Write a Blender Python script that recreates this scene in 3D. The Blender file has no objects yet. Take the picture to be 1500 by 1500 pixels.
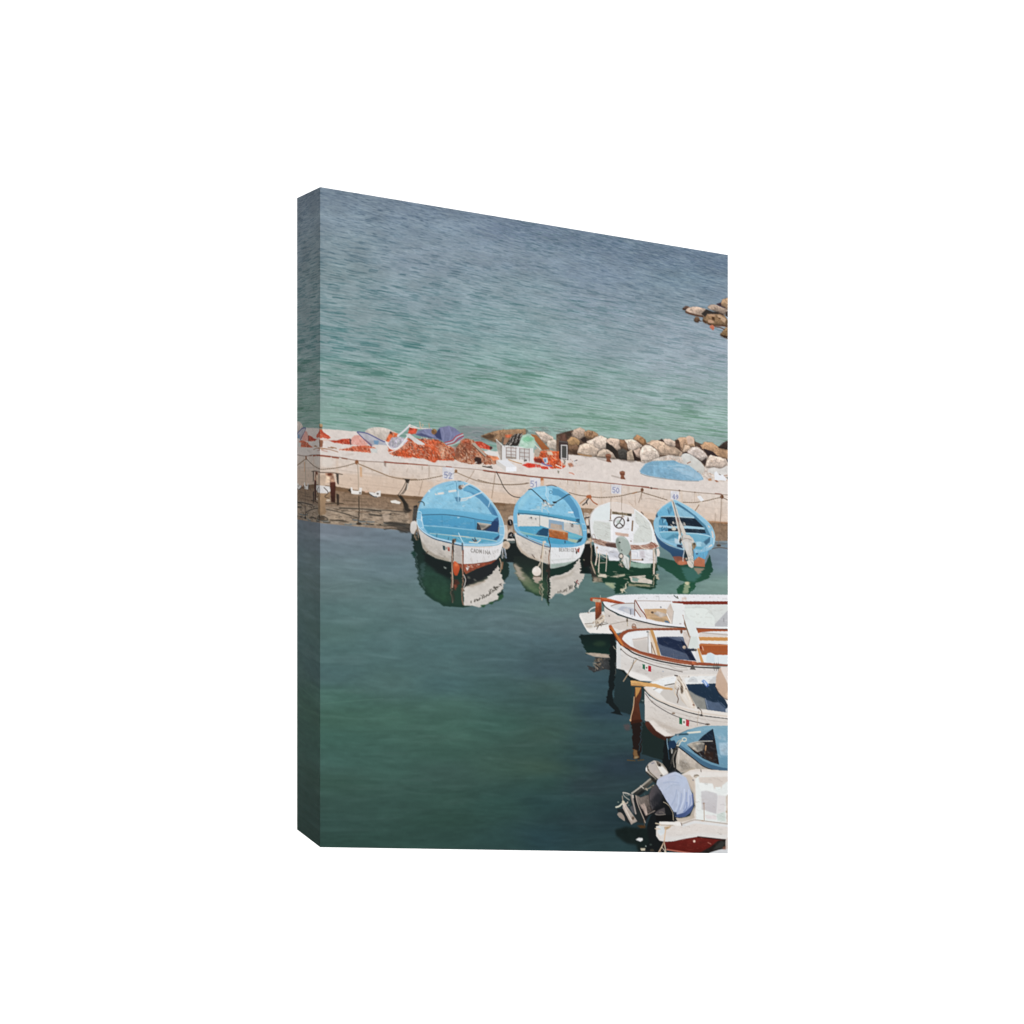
# A wrapped canvas print of a harbour photograph, floating in front of a white studio backdrop.
import bpy, math, random
import numpy as np

# ------------------------------------------------------------------ camera
F_PX, CX, CY, Z0 = 2540.0, 750.0, 1337.0, 1.839        # focal (px of a 1500 px frame), horizon row, distance of the near edge
sc = bpy.context.scene
sc.render.resolution_x = sc.render.resolution_y = 1024
camd = bpy.data.cameras.new('camera')
cam = bpy.data.objects.new('camera', camd)
sc.collection.objects.link(cam)
cam.location = (0, 0, 1.20)
cam.rotation_euler = (math.radians(90), 0, 0)
camd.sensor_width = 36.0
camd.lens = 36.0 * F_PX / 1500.0
camd.shift_y = (CY - 750.0) / 1500.0
camd.clip_end = 200
sc.camera = cam
sc.cycles.pixel_filter_type = 'BLACKMAN_HARRIS'
sc.cycles.filter_width = 1.4

# ------------------------------------------------------------------ light
world = bpy.data.worlds.new('World')
sc.world = world
world.use_nodes = True
WB = world.node_tree.nodes['Background']
WB.inputs[0].default_value = (1, 1, 1, 1)
WB.inputs[1].default_value = 0.17
sc.view_settings.view_transform = 'Standard'
sc.view_settings.look = 'None'
sc.view_settings.exposure = 0
sc.view_settings.gamma = 1


def area(name, loc, target, size, power):
    d = bpy.data.lights.new(name, 'AREA')
    d.shape = 'SQUARE'
    d.size = size
    d.energy = power
    o = bpy.data.objects.new(name, d)
    sc.collection.objects.link(o)
    o.location = loc
    dx, dy, dz = (target[i] - loc[i] for i in range(3))
    o.rotation_euler = (math.atan2(math.hypot(dx, dy), -dz), 0, math.atan2(-dx, dy))
    return o


area('key_lamp', (4.0, -5.0, 1.9), (0.02, 1.93, 1.6), 1.5, 482)      # soft key from the right, in front of the print
area('backdrop_lamp', (4.2, 2.5, 2.7), (3.0, 6.2, 2.8), 1.5, 255)      # two lamps that burn the backdrop out to white
area('backdrop_lamp', (-4.2, 2.5, 2.7), (-3.0, 6.2, 2.8), 1.5, 255)

# ------------------------------------------------------------------ the painted picture
# BUF is the print itself, in canvas space: 1400 x 1980 samples. Points are measured on the photograph's front face and
# brought onto the canvas by the homography of its four corners.
W, H = 1400, 1980
QUAD = [(469.0, 274.0), (1066.2, 373.5), (1066.2, 1250.2), (469.0, 1241.0)]


def homog(src, dst):
    A, b = [], []
    for (x, y), (u, v) in zip(src, dst):
        A.append([x, y, 1, 0, 0, 0, -u * x, -u * y]); b.append(u)
        A.append([0, 0, 0, x, y, 1, -v * x, -v * y]); b.append(v)
    return np.append(np.linalg.solve(np.array(A, float), np.array(b, float)), 1).reshape(3, 3)


TOC = homog(QUAD, [(0, 0), (W, 0), (W, H), (0, H)])     # photograph px -> canvas px
TOP = np.linalg.inv(TOC)
SC = 2.15                                               # canvas px per photograph px, about


def ap(M, p):
    p = np.asarray(p, float).reshape(-1, 2)
    q = np.c_[p, np.ones(len(p))] @ M.T
    return q[:, :2] / q[:, 2:]


rng = np.random.default_rng(7)
random.seed(7)


def noise(X, Y, seed=0):
    """value noise, smooth, 0..1"""
    r = np.random.default_rng(seed)
    T = r.random((256, 256)).astype(np.float32)
    xi = np.floor(X); yi = np.floor(Y)
    fx = (X - xi).astype(np.float32); fy = (Y - yi).astype(np.float32)
    xi = xi.astype(int) & 255; yi = yi.astype(int) & 255
    fx = fx * fx * (3 - 2 * fx); fy = fy * fy * (3 - 2 * fy)
    x1 = (xi + 1) & 255; y1 = (yi + 1) & 255
    a = T[yi, xi] * (1 - fx) + T[yi, x1] * fx
    b = T[y1, xi] * (1 - fx) + T[y1, x1] * fx
    return a * (1 - fy) + b * fy


YY, XX = np.mgrid[0:H, 0:W].astype(np.float32)
NF = noise(XX / 3.2, YY / 3.2, 1) * .5 + noise(XX / 1.7, YY / 1.7, 2) * .3 + noise(XX / 8, YY / 7, 3) * .2
NM = noise(XX / 12, YY / 11, 4) * .6 + noise(XX / 5, YY / 5, 5) * .4
BUF = np.zeros((H, W, 3), np.float32)
IDB = np.zeros((H, W), np.int32)
REG = []            # id -> (part name, label, parent id)
CUR = 0


def hexc(c):
    if isinstance(c, str):
        c = c.lstrip('#')
        return np.array([int(c[i:i + 2], 16) / 255 for i in (0, 2, 4)], np.float32)
    return np.asarray(c, np.float32)


def part(name, label=None):
    global CUR, TOPID
    REG.append((name, label, None))
    CUR = TOPID = len(REG) - 1
    return CUR


def sub(name, label=None):
    global CUR
    for i, r in enumerate(REG):
        if r[0] == name and r[2] == TOPID:
            CUR = i
            return
    REG.append((name, label, TOPID))
    CUR = len(REG) - 1


def back():
    global CUR
    CUR = TOPID


FRAMES = dict(A=(590, 690, 170), B=(740, 690, 130), C=(590, 780, 170), D=(740, 780, 130), E=(700, 610, 160), F=(820, 610, 130),
              G=(940, 610, 130), H=(850, 710, 130), I=(940, 710, 130), J=(840, 800, 230), K=(840, 860, 120), L=(950, 860, 120),
              M=(990, 425, 80), N=(880, 960, 190), O=(950, 975, 120), P=(890, 1090, 180), Q=(895, 1105, 120), R=(960, 1130, 120),
              S=(430, 600, 180), T=(590, 600, 180), U=(430, 740, 500), V=(430, 600, 70), Z=(0, 0, 1500))
FRM = FRAMES['Z']


def fr(k):
    global FRM
    FRM = FRAMES[k]


def cv(pts):
    p = np.asarray(pts, float).reshape(-1, 2)
    s = FRM[2] / 1500.0
    return ap(TOC, np.c_[FRM[0] + p[:, 0] * s, FRM[1] + p[:, 1] * s])


def gauss(m, s):
    if s < 0.25:
        return m
    r = max(1, int(s * 2.6 + .5))
    k = np.exp(-0.5 * (np.arange(-r, r + 1) / s) ** 2); k = (k / k.sum()).astype(np.float32)
    p = np.pad(m, ((r, r), (0, 0)), 'edge')
    m = sum(k[i] * p[i:i + m.shape[0]] for i in range(2 * r + 1))
    p = np.pad(m, ((0, 0), (r, r)), 'edge')
    return sum(k[i] * p[:, i:i + m.shape[1]] for i in range(2 * r + 1))


def catmull(p, closed=True, n=6):
    out = []
    N = len(p)
    t = np.linspace(0, 1, n, endpoint=False)[:, None]
    for i in range(N if closed else N - 1):
        if closed:
            a, b, c, d = p[i - 1], p[i], p[(i + 1) % N], p[(i + 2) % N]
        else:
            a, b, c, d = p[max(i - 1, 0)], p[i], p[i + 1], p[min(i + 2, N - 1)]
        out.append(.5 * (2 * b + (c - a) * t + (2 * a - 5 * b + 4 * c - d) * t ** 2 + (3 * b - a - 3 * c + d) * t ** 3))
    if not closed:
        out.append(p[-1:])
    return np.vstack(out)


def bbox(p, pad):
    x0 = max(0, int(p[:, 0].min() - pad)); x1 = min(W, int(p[:, 0].max() + pad) + 2)
    y0 = max(0, int(p[:, 1].min() - pad)); y1 = min(H, int(p[:, 1].max() + pad) + 2)
    return x0, x1, y0, y1


def inside(p, x0, x1, y0, y1):
    gy, gx = np.mgrid[y0:y1, x0:x1].astype(np.float32)
    m = np.zeros(gx.shape, bool)
    q = np.roll(p, -1, 0)
    for (ax, ay), (bx, by) in zip(p, q):
        if ay == by:
            continue
        lo, hi = (ay, by) if ay < by else (by, ay)
        r0 = max(0, int(math.floor(lo - y0))); r1 = min(m.shape[0], int(math.ceil(hi - y0)) + 1)
        if r1 <= r0:
            continue
        s = slice(r0, r1)
        yy = gy[s]
        c = (yy > lo) & (yy <= hi)
        m[s] ^= c & (gx[s] < (bx - ax) * (yy - ay) / (by - ay) + ax)
    return m.astype(np.float32)


def comp(m, x0, x1, y0, y1, col, a=1.0, keep=False):
    """blend col through mask m; claim the area for the current part"""
    B = BUF[y0:y1, x0:x1]
    mm = (m * a)[..., None]
    B += (col - B) * mm
    if not keep and a > 0.55:
        sub_ = IDB[y0:y1, x0:x1]
        sub_[m > 0.5] = CUR


def f(pts, c, c2=None, d='v', b=.4, n=0.0, nm=0.0, s=0, a=1.0, keep=False, wob=0.0):
    """filled shape: colour c (to c2 along d), edge softness b, fine and medium mottling n / nm"""
    p = cv(pts)
    if s:
        p = catmull(p)
    if wob:
        q = []
        for i in range(len(p)):
            A_, B_ = p[i], p[(i + 1) % len(p)]
            k = max(1, int(np.hypot(*(B_ - A_)) / (4 * SC)))
            for j in range(k):
                q.append(A_ + (B_ - A_) * j / k + rng.normal(0, wob * SC, 2) * (1, .6))
        p = catmull(np.array(q), n=3)
    x0, x1, y0, y1 = bbox(p, b * SC * 3 + 1)
    if x1 <= x0 or y1 <= y0:
        return
    m = gauss(inside(p, x0, x1, y0, y1), b * SC)
    col = np.broadcast_to(hexc(c), m.shape + (3,)).copy()
    if c2 is not None:
        gy, gx = np.mgrid[y0:y1, x0:x1].astype(np.float32)
        if d == 'v':
            t = (gy - p[:, 1].min()) / max(1, np.ptp(p[:, 1]))
        elif d == 'u':
            t = (gx - p[:, 0].min()) / max(1, np.ptp(p[:, 0]))
        else:
            (ax, ay), (bx, by) = cv([d[:2], d[2:]])
            L2 = (bx - ax) ** 2 + (by - ay) ** 2
            t = ((gx - ax) * (bx - ax) + (gy - ay) * (by - ay)) / L2
        t = np.clip(t, 0, 1)[..., None]
        col = col * (1 - t) + hexc(c2) * t
    if n:
        col *= (1 + n * 2 * (NF[y0:y1, x0:x1] - .5))[..., None]
    if nm:
        col *= (1 + nm * 2 * (NM[y0:y1, x0:x1] - .5))[..., None]
    comp(m, x0, x1, y0, y1, col, a, keep)


def l(pts, w, c, b=.3, s=1, a=1.0, keep=False, br=0.0):
    """stroke, w photograph px wide; br breaks it up"""
    p = cv(pts)
    if s and len(p) > 2:
        p = catmull(p, closed=False, n=5)
    hw = w * SC / 2
    x0, x1, y0, y1 = bbox(p, hw + b * SC * 3 + 2)
    if x1 <= x0 or y1 <= y0:
        return
    gy, gx = np.mgrid[y0:y1, x0:x1].astype(np.float32)
    D = np.full(gx.shape, 1e9, np.float32)
    for (ax, ay), (bx, by) in zip(p[:-1], p[1:]):
        vx, vy = bx - ax, by - ay
        L2 = vx * vx + vy * vy + 1e-9
        t = np.clip(((gx - ax) * vx + (gy - ay) * vy) / L2, 0, 1)
        D = np.minimum(D, (gx - ax - t * vx) ** 2 + (gy - ay - t * vy) ** 2)
    D = np.sqrt(D)
    soft = .5 + b * SC
    m = np.clip((hw - D) / soft * .5 + .5, 0, 1)
    if w < 1:
        m *= min(1, w + .25)
    if br:
        m = m * np.clip((NM[y0:y1, x0:x1] - br) * 6 + .5, 0, 1)
    comp(m, x0, x1, y0, y1, hexc(c), a, keep)


def e(cx, cy, rx, ry, c, c2=None, b=.4, n=0, a=1.0, rot=0, **k):
    t = np.linspace(0, 2 * math.pi, 20, endpoint=False)
    ca, sa = math.cos(rot), math.sin(rot)
    f([(cx + rx * math.cos(i) * ca - ry * math.sin(i) * sa, cy + rx * math.cos(i) * sa + ry * math.sin(i) * ca) for i in t],
      c, c2, b=b, n=n, a=a, **k)


def ring(cx, cy, rx, ry, w, c, a=1.0):
    t = np.linspace(0, 2 * math.pi, 19)
    l([(cx + rx * math.cos(i), cy + ry * math.sin(i)) for i in t], w, c, s=0, a=a)


def scat(pts, cnt, ln, w, pal, ang=0.0, spread=3.14, a=.9, keep=True, s=0):
    """short strokes of the palette scattered inside a shape (nets, ropes, rubble)"""
    P_ = np.asarray(pts, float)
    if s:
        P_ = catmull(P_, n=4)
    lo, hi = P_.min(0), P_.max(0)
    q = np.roll(P_, -1, 0)
    done = 0
    k = 1500.0 / FRM[2]
    while done < cnt:
        x, y = lo + (hi - lo) * rng.random(2)
        c = ((P_[:, 1] > y) != (q[:, 1] > y))
        with np.errstate(all='ignore'):
            c &= x < (q[:, 0] - P_[:, 0]) * (y - P_[:, 1]) / (q[:, 1] - P_[:, 1]) + P_[:, 0]
        if c.sum() % 2 == 0:
            continue
        t = ang + rng.uniform(-spread, spread) / 2
        L = ln * k * rng.uniform(.4, 1.2) / 2
        bx, by = rng.normal(0, .25 * L, 2)
        l([(x - L * math.cos(t), y - L * math.sin(t)), (x + bx, y + by), (x + L * math.cos(t), y + L * math.sin(t))],
          w * rng.uniform(.6, 1.3), pal[int(rng.integers(len(pal)))], a=a * rng.uniform(.6, 1), keep=keep)
        done += 1


def weather(pts, cnt, ln=3.0, a=.3, ang=0.0, spread=1.2, pal=('#ffffff', '#1c2024', '#8a7a6c', '#e8e4de'), w=.8, s=1):
    scat(pts, cnt, ln, w, pal, ang, spread, a=a, s=s)


def warp(x0, y0, x1, y1, amp, lx, ly, seed):
    """ripple a part of the picture sideways, as water does to what it mirrors (photograph px)"""
    p = ap(TOC, [(x0, y0), (x1, y1)]).astype(int)
    a0, b0 = np.clip(p.min(0), 0, (W, H)); a1, b1 = np.clip(p.max(0), 0, (W, H))
    gy, gx = np.mgrid[b0:b1, a0:a1]
    d = (noise(gx / (lx * SC), gy / (ly * SC), seed) - .5) * 2 * amp * SC + (noise(gx / (lx * .4 * SC), gy / (ly * .45 * SC), seed + 1) - .5) * amp * SC
    e_ = np.minimum(np.minimum(gx - a0, a1 - 1 - gx), np.minimum(gy - b0, b1 - 1 - gy)) / 12.
    d *= np.clip(e_, 0, 1)
    sx = np.clip(gx + d, 0, W - 1.01); i0 = sx.astype(int); fr_ = (sx - i0)[..., None].astype(np.float32)
    src = BUF.copy()
    BUF[b0:b1, a0:a1] = src[gy, i0] * (1 - fr_) + src[gy, i0 + 1] * fr_
    IDB[b0:b1, a0:a1] = IDB[gy, np.round(sx).astype(int)]


def shade(c, k):
    return np.clip(hexc(c) * k, 0, 1)


def rock(pts, c, lab=None, dark=.5, name='printed_rock', nm=.17, cracks=4):
    part(name, lab)
    c = hexc(c)
    g_ = c.mean()
    c = np.clip((c * .86 + g_ * .14) * 1.03 + (.025 if g_ > .45 else 0), 0, 1)
    pts = [(x_ + rng.normal(0, .22) * 1500 / FRM[2], y_ + rng.normal(0, .22) * 1500 / FRM[2]) for x_, y_ in pts]
    P_ = np.asarray(pts, float)
    f([(x_ - .3 * 1500 / FRM[2], y_ + .7 * 1500 / FRM[2]) for x_, y_ in pts], '#43352c', s=1, b=1.0, a=.55)
    f(pts, shade(c, 1.06), shade(c, .84), n=.10, nm=nm, wob=.42, b=.35)
    c0 = P_.mean(0)
    th = rng.uniform(.2, .9)                                  # two or three broken faces
    for sgn, kk in ((1, .80), (-1, 1.13)):
        nx_, ny_ = math.sin(th) * sgn, math.cos(th) * sgn
        off = rng.uniform(-.02, .14) * np.ptp(P_[:, 1])
        fac = [q for q in P_ if (q[0] - c0[0]) * nx_ + (q[1] - c0[1]) * ny_ > off]
        if len(fac) >= 3:
            fac = [tuple(c0 + (q - c0) * .88) for q in fac]
            f(fac, shade(c, kk), n=.12, nm=nm, b=.7, a=.55, keep=True, wob=.3)
    k_ = 1500.0 / FRM[2]
    area_ = np.ptp(P_[:, 0]) * np.ptp(P_[:, 1]) / k_ ** 2
    scat(pts, int(min(40, area_ / 7)), 1.6, .9, [shade(c, .6), shade(c, .72), shade(c, 1.22), shade(c, 1.14), shade(c, .8) * (1.05, .98, .85)], .5, 2.6, a=.5, s=1)
    lo, hi = P_.min(0), P_.max(0)
    cy = (lo[1] + hi[1]) / 2
    # shaded foot and light crest follow the outline
    foot = [tuple(q) for q in P_ if q[1] > cy + .18 * (hi[1] - lo[1])]
    c_ = P_.mean(0)
    for i in range(len(P_)):
        a_, b_ = P_[i], P_[(i + 1) % len(P_)]
        if min(a_[1], b_[1]) > cy:
            a2, b2 = a_ + (c_ - a_) * .13, b_ + (c_ - b_) * .13
            l([a2, b2], 1.9, shade(c, dark), b=.8, a=.6, keep=True)
        elif max(a_[1], b_[1]) < cy:
            a2, b2 = a_ + (c_ - a_) * .22, b_ + (c_ - b_) * .22
            l([a2, b2], 1.6, shade(c, 1.2), b=1.0, a=.45, keep=True)
    for _ in range(cracks):
        x, y = c_ + rng.normal(0, .17, 2) * (hi - lo)
        L = (hi[0] - lo[0]) * .16
        t = rng.uniform(0, 3.1)
        l([(x, y), (x + L * math.cos(t) * .6, y + L * math.sin(t) * .4), (x + L * math.cos(t + .5), y + L * math.sin(t + .5))], .6,
          shade(c, .55), a=.6, keep=True)


LET = {'A': [[(0, 1), (.5, 0), (1, 1)], [(.2, .62), (.8, .62)]], 'B': [[(0, 0), (0, 1), (.8, .9), (.9, .6), (.1, .5), (.8, .3), (.7, 0), (0, 0)]],
       'C': [[(1, .1), (.4, 0), (0, .5), (.4, 1), (1, .9)]], 'D': [[(0, 0), (0, 1), (.7, .9), (1, .5), (.7, .1), (0, 0)]],
       'E': [[(1, 0), (0, 0), (0, 1), (1, 1)], [(0, .5), (.8, .5)]], 'I': [[(.5, 0), (.5, 1)]],
       'M': [[(0, 1), (.1, 0), (.5, .7), (.9, 0), (1, 1)]], 'N': [[(0, 1), (0, 0), (1, 1), (1, 0)]],
       'R': [[(0, 1), (0, 0), (.8, .1), (.8, .45), (0, .5), (1, 1)]], 'T': [[(0, 0), (1, 0)], [(.5, 0), (.5, 1)]],
       'U': [[(0, 0), (.1, .9), (.5, 1), (.9, .9), (1, 0)]], 'V': [[(0, 0), (.5, 1), (1, 0)]], 'Z': [[(0, 0), (1, 0), (0, 1), (1, 1)]],
       '5': [[(.95, .02), (.15, .02), (.1, .42), (.6, .38), (.95, .68), (.6, 1), (.05, .9)]],
       '2': [[(.05, .25), (.4, 0), (.9, .2), (.6, .6), (.05, 1), (1, 1)]], '1': [[(.2, .2), (.55, 0), (.55, 1)], [(.2, 1), (.9, 1)]],
       '0': [[(.5, 0), (.08, .3), (.08, .7), (.5, 1), (.92, .7), (.92, .3), (.5, 0)]],
       '4': [[(.7, 1), (.7, 0), (.02, .68), (1, .68)], [(.4, 1), (.95, 1)]],
       '9': [[(.9, .35), (.5, .58), (.1, .35), (.5, 0), (.9, .3), (.75, .75), (.3, 1)]]}


def text(t, x0, y0, x1, y1, h, w, c, a=1.0, gap=.3, flip=False):
    n_ = len(t)
    for i, ch in enumerate(t):
        if ch == ' ':
            continue
        cw = (x1 - x0) / n_
        ox = x0 + cw * i; oy = y0 + (y1 - y0) * i / max(1, n_ - 1)
        for st in LET[ch]:
            l([(ox + px * cw * (1 - gap), oy + ((1 - py) if flip else py) * h) for px, py in st], w, c, b=.2, s=0, a=a, keep=True)


def field(pts, sig):
    """smooth colour field through measured colours (photograph px)"""
    yy, xx = np.mgrid[0:H:12, 0:W:12]
    q = ap(TOP, np.c_[xx.ravel(), yy.ravel()])
    num = np.zeros((len(q), 3)); den = np.zeros(len(q))
    for x, y, c in pts:
        w_ = 1 / (((q[:, 0] - x) / sig[0]) ** 2 + ((q[:, 1] - y) / sig[1]) ** 2 + .35) ** 2
        num += w_[:, None] * hexc(c); den += w_
    g = (num / den[:, None]).reshape(xx.shape + (3,)).astype(np.float32)
    gx = np.clip(np.arange(W) / 12, 0, g.shape[1] - 1.001); gy = np.clip(np.arange(H) / 12, 0, g.shape[0] - 1.001)
    ix = gx.astype(int); iy = gy.astype(int); fx = (gx - ix)[None, :, None]; fy = (gy - iy)[:, None, None]
    return ((g[iy][:, ix] * (1 - fx) + g[iy][:, ix + 1] * fx) * (1 - fy) + (g[iy + 1][:, ix] * (1 - fx) + g[iy + 1][:, ix + 1] * fx) * fy).astype(np.float32)

# ------------------------------------------------------------------ sea
part('printed_sea', 'open sea of the print, blue grey above and green towards the stone quay')
SEA = field([(490, 285, '#78899a'), (490, 320, '#8496a4'), (490, 360, '#84969f'), (490, 400, '#80949a'), (490, 450, '#869a9f'), (490, 500, '#859da1'), (490, 550, '#88a3a1'), (490, 610, '#89a8a0'),
             (620, 305, '#76879a'), (620, 340, '#8294a4'), (620, 380, '#8898a6'), (620, 430, '#869aa4'), (620, 500, '#88a1a4'), (620, 560, '#8aa6a3'), (620, 620, '#8caaa2'),
             (760, 330, '#728399'), (760, 380, '#8596a6'), (760, 420, '#879ba5'), (760, 470, '#8ba2a8'), (760, 520, '#8ca8a8'), (760, 570, '#8fada8'), (760, 620, '#90aea6'),
             (880, 350, '#6d7f94'), (880, 400, '#7c8ea1'), (880, 440, '#8999a8'), (880, 500, '#8fa2ab'), (880, 560, '#93abac'), (880, 620, '#92aea6'),
             (1000, 370, '#6b7d92'), (1000, 410, '#748a99'), (1000, 440, '#8395a2'), (1000, 480, '#919fac'), (1000, 530, '#98a8b2'), (1000, 580, '#99adb0'), (1000, 620, '#95afa9'),
             (1060, 385, '#687a90'), (1060, 430, '#7b8c9e'), (1060, 520, '#97a4b2'), (1060, 620, '#96afac')], (80, 26))
BUF[:] = SEA
IDB[:] = CUR
tv = np.clip((YY / H) / 0.40, 0, 1)
dark = np.clip(field([(600, 300, '#4f6478'), (600, 380, '#4f6a7a'), (500, 420, '#436b72'), (500, 500, '#387072'), (520, 550, '#3f7468'), (520, 600, '#4d806b'), (750, 480, '#547b7f'), (750, 560, '#558473'), (750, 620, '#618c78'),
                      (1000, 400, '#4f667a'), (1000, 500, '#66808c'), (1000, 570, '#6b8f88'), (1000, 620, '#568468')], (200, 50)), 0, 1)
bands = [(0.0, 9, 1.25), (0.33, 16, 1.7), (0.66, 27, 2.3), (1.0, 42, 3.1)]
for k in range(2):
    nz = np.zeros((H, W), np.float32)
    for i, (c_, su, sv) in enumerate(bands):
        wgt = np.clip(1 - np.abs(tv - c_) * 3, 0, 1)
        tilt = YY - XX * (.055 + .03 * k) * (1.1 - tv) + 7 * noise(XX / 90, YY / 40, 70 + k)
        m_ = noise(XX / (su * 2.1), tilt / (sv * 1.5), 10 + i + 20 * k) * .62 + noise(XX / (su * .9), tilt / (sv * .7), 30 + i + 20 * k) * .38
        nz += wgt * m_
    patch = noise(XX / 170, YY / 60, 50 + k)
    if k == 0:
        mk = np.clip((nz - .515 - .16 * (patch - .5)) / .22, 0, 1)[..., None]
        BUF += (dark - BUF) * mk * (.74 - .20 * tv[..., None])
    else:
        mk = np.clip((nz - .47) / .26, 0, 1)[..., None]
        BUF += (np.array([.67, .735, .755], np.float32) - BUF) * mk * .35
BUF *= (1 + .07 * (noise(XX / 8, YY / 1.9, 91) - .5) + .03 * (noise(XX / 3.5, YY / 2.2, 93) - .5))[..., None]
BUF *= (1 + .10 * (noise(XX / 60, YY / 22, 92) - .5))[..., None]
# longer swell lines that can be told apart in the photograph
fr('Z')
for x, y, L in [(500, 437, 34), (548, 398, 16), (590, 402, 12), (620, 387, 18), (640, 416, 26), (560, 428, 20), (490, 420, 24), (505, 511, 50), (495, 499, 30), (560, 547, 40),
                (540, 536, 30), (605, 507, 36), (655, 515, 30), (700, 538, 46), (730, 556, 60), (800, 583, 70), (860, 611, 60), (880, 612, 40), (960, 517, 40), (990, 551, 30),
                (840, 455, 30), (915, 457, 18), (935, 437, 12), (780, 552, 40), (900, 545, 40), (940, 575, 70), (1010, 588, 50), (470, 545, 30), (520, 604, 60), (600, 612, 50),
                (690, 590, 70), (640, 566, 50), (1030, 575, 30), (560, 455, 30), (600, 462, 40), (700, 432, 24), (760, 447, 30), (665, 402, 18), (880, 352, 10), (700, 344, 14)]:
    sl = .1675 * (1 - (y - 290) / 1050.)
    q = ap(TOC, [(x, y)])[0]
    dc = dark[min(H - 1, int(max(q[1], 0))), min(W - 1, int(q[0]))]
    for j in range(3):
        yy = y + rng.normal(0, 1.6); xx = x + rng.normal(0, L * .18); LL = L * rng.uniform(.4, .9) / 2
        l([(xx - LL, yy - LL * sl), (xx - LL * .2, yy - LL * .2 * sl - .5), (xx + LL, yy + LL * sl)], rng.uniform(.7, 1.7), dc, b=.5, a=.6)
for i in range(2100):
    x = rng.uniform(470, 1064); v_ = rng.random() ** .8
    yt = 274 + .1675 * (x - 469); y = yt + v_ * (634 - yt)
    L = (3 + 13 * v_) * rng.uniform(.5, 1.3)
    sl = (.1675 + .06) * (1 - v_ * .55) + rng.normal(0, .03)
    q = ap(TOC, [(x, y)])[0]; q = (min(H - 1, int(max(q[1], 0))), min(W - 1, int(q[0])))
    if rng.random() < .58:
        l([(x - L, y - L * sl), (x, y + rng.normal(.3, .4)), (x + L, y + L * sl)], rng.uniform(.45, 1.0), dark[q], b=.22, a=rng.uniform(.25, .75))
    else:
        l([(x - L, y - L * sl), (x, y + rng.normal(.3, .4)), (x + L, y + L * sl)], rng.uniform(.45, 1.1), np.clip(SEA[q] * 1.16 + .02, 0, 1), b=.25, a=rng.uniform(.2, .6))
# lilac lee water in front of the rocks
fr('T')
f([(640, 210), (800, 190), (1000, 200), (1250, 220), (1200, 250), (1000, 300), (980, 350), (1130, 400), (900, 380), (740, 330)], '#7b8688', b=2.5, a=.75)
for i in range(46):
    x = rng.uniform(700, 1250); y = rng.uniform(190, 400)
    if x > 1000 and y > 260:
        continue
    l([(x - 60, y), (x, y - 4), (x + rng.uniform(20, 70), y + 6)], .8, ['#565f68', '#a9a6ac', '#8d8e92'][i % 3], b=.4, a=.6)
fr('E')
for i in range(30):
    x = rng.uniform(700, 1250); y = rng.uniform(150, 235)
    l([(x - 50, y - 3), (x, y - 4), (x + rng.uniform(20, 60), y + 6)], .9, ['#6b6f72', '#9a9696', '#5d6b66'][i % 3], b=.4, a=.55)

# ------------------------------------------------------------------ far rocks at the right edge
fr('M')
rock([(190, 505), (280, 430), (390, 470), (300, 545), (210, 530)], '#5d463c', 'small dark rock at the tip of the far spit')
rock([(262, 560), (330, 490), (430, 462), (600, 458), (740, 480), (810, 520), (790, 660), (740, 720), (600, 700), (400, 645), (280, 620)], '#c0a48f', 'long pale flat rock of the far spit')
l([(270, 590), (400, 645), (590, 695), (740, 720)], 2.2, '#50301f', b=.6, a=.9)
rock([(495, 825), (540, 730), (620, 740), (650, 800), (600, 880), (540, 865)], '#7c5c44', 'small brown rock standing clear below the far spit')
l([(610, 835), (690, 845)], 1.4, '#4b352c')
rock([(735, 850), (760, 700), (880, 610), (1100, 630), (1300, 690), (1430, 830), (1430, 1020), (1300, 970), (1090, 970), (900, 930)], '#93714f', 'broad brown rock at the foot of the far spit', cracks=9)
f([(870, 820), (940, 800), (1060, 870), (1000, 900), (900, 900)], '#c19a7e', b=.5, nm=.1)
f([(1120, 680), (1240, 700), (1380, 800), (1330, 900), (1180, 760)], '#c0a082', b=.6, nm=.15)
f([(830, 640), (1080, 650), (1080, 720), (900, 700)], '#b08c70', b=.6, nm=.15)
for p_ in ([(980, 720), (1060, 740), (1060, 830), (990, 800)], [(1140, 740), (1240, 770), (1200, 800)], [(740, 790), (850, 880), (820, 910), (740, 860)]):
    f(p_, '#4f3624', b=.5)
l([(900, 930), (1090, 975), (1300, 975), (1430, 1010)], 2.0, '#50301f', b=.6, a=.8)
f([(700, 640), (830, 520), (1020, 590), (1170, 580), (1180, 660), (1050, 650), (860, 650), (800, 740)], '#35302d', b=.5)
rock([(880, 480), (940, 395), (1100, 400), (1250, 470), (1400, 500), (1400, 620), (1300, 680), (1180, 600), (1000, 545)], '#ab927f', 'grey brown rock on top of the far spit')
f([(1150, 600), (1280, 640), (1330, 690), (1180, 650)], '#4a3a32', b=.5)
rock([(1225, 390), (1280, 265), (1430, 200), (1430, 520), (1340, 470)], '#b28c67', 'tan rock cut by the right edge at the top of the far spit')
f([(1100, 375), (1230, 335), (1260, 440), (1370, 470), (1340, 490), (1180, 430)], '#423036', b=.5)
f([(1370, 600), (1430, 570), (1430, 740), (1360, 700)], '#3b302c', b=.5)
rock([(1210, 1225), (1290, 1110), (1350, 1040), (1430, 1030), (1430, 1320), (1330, 1290)], '#96744c', 'tan rock at the waterline near the right edge')
f([(1215, 1215), (1330, 1240), (1430, 1270), (1430, 1320), (1330, 1300)], '#38281f', b=.5)
l([(1080, 1000), (1200, 1020), (1330, 1075)], 1.6, '#58443e', b=.5)
l([(1090, 985), (1300, 995), (1425, 1030)], .9, '#c4a89a', b=.5, a=.6)
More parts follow.
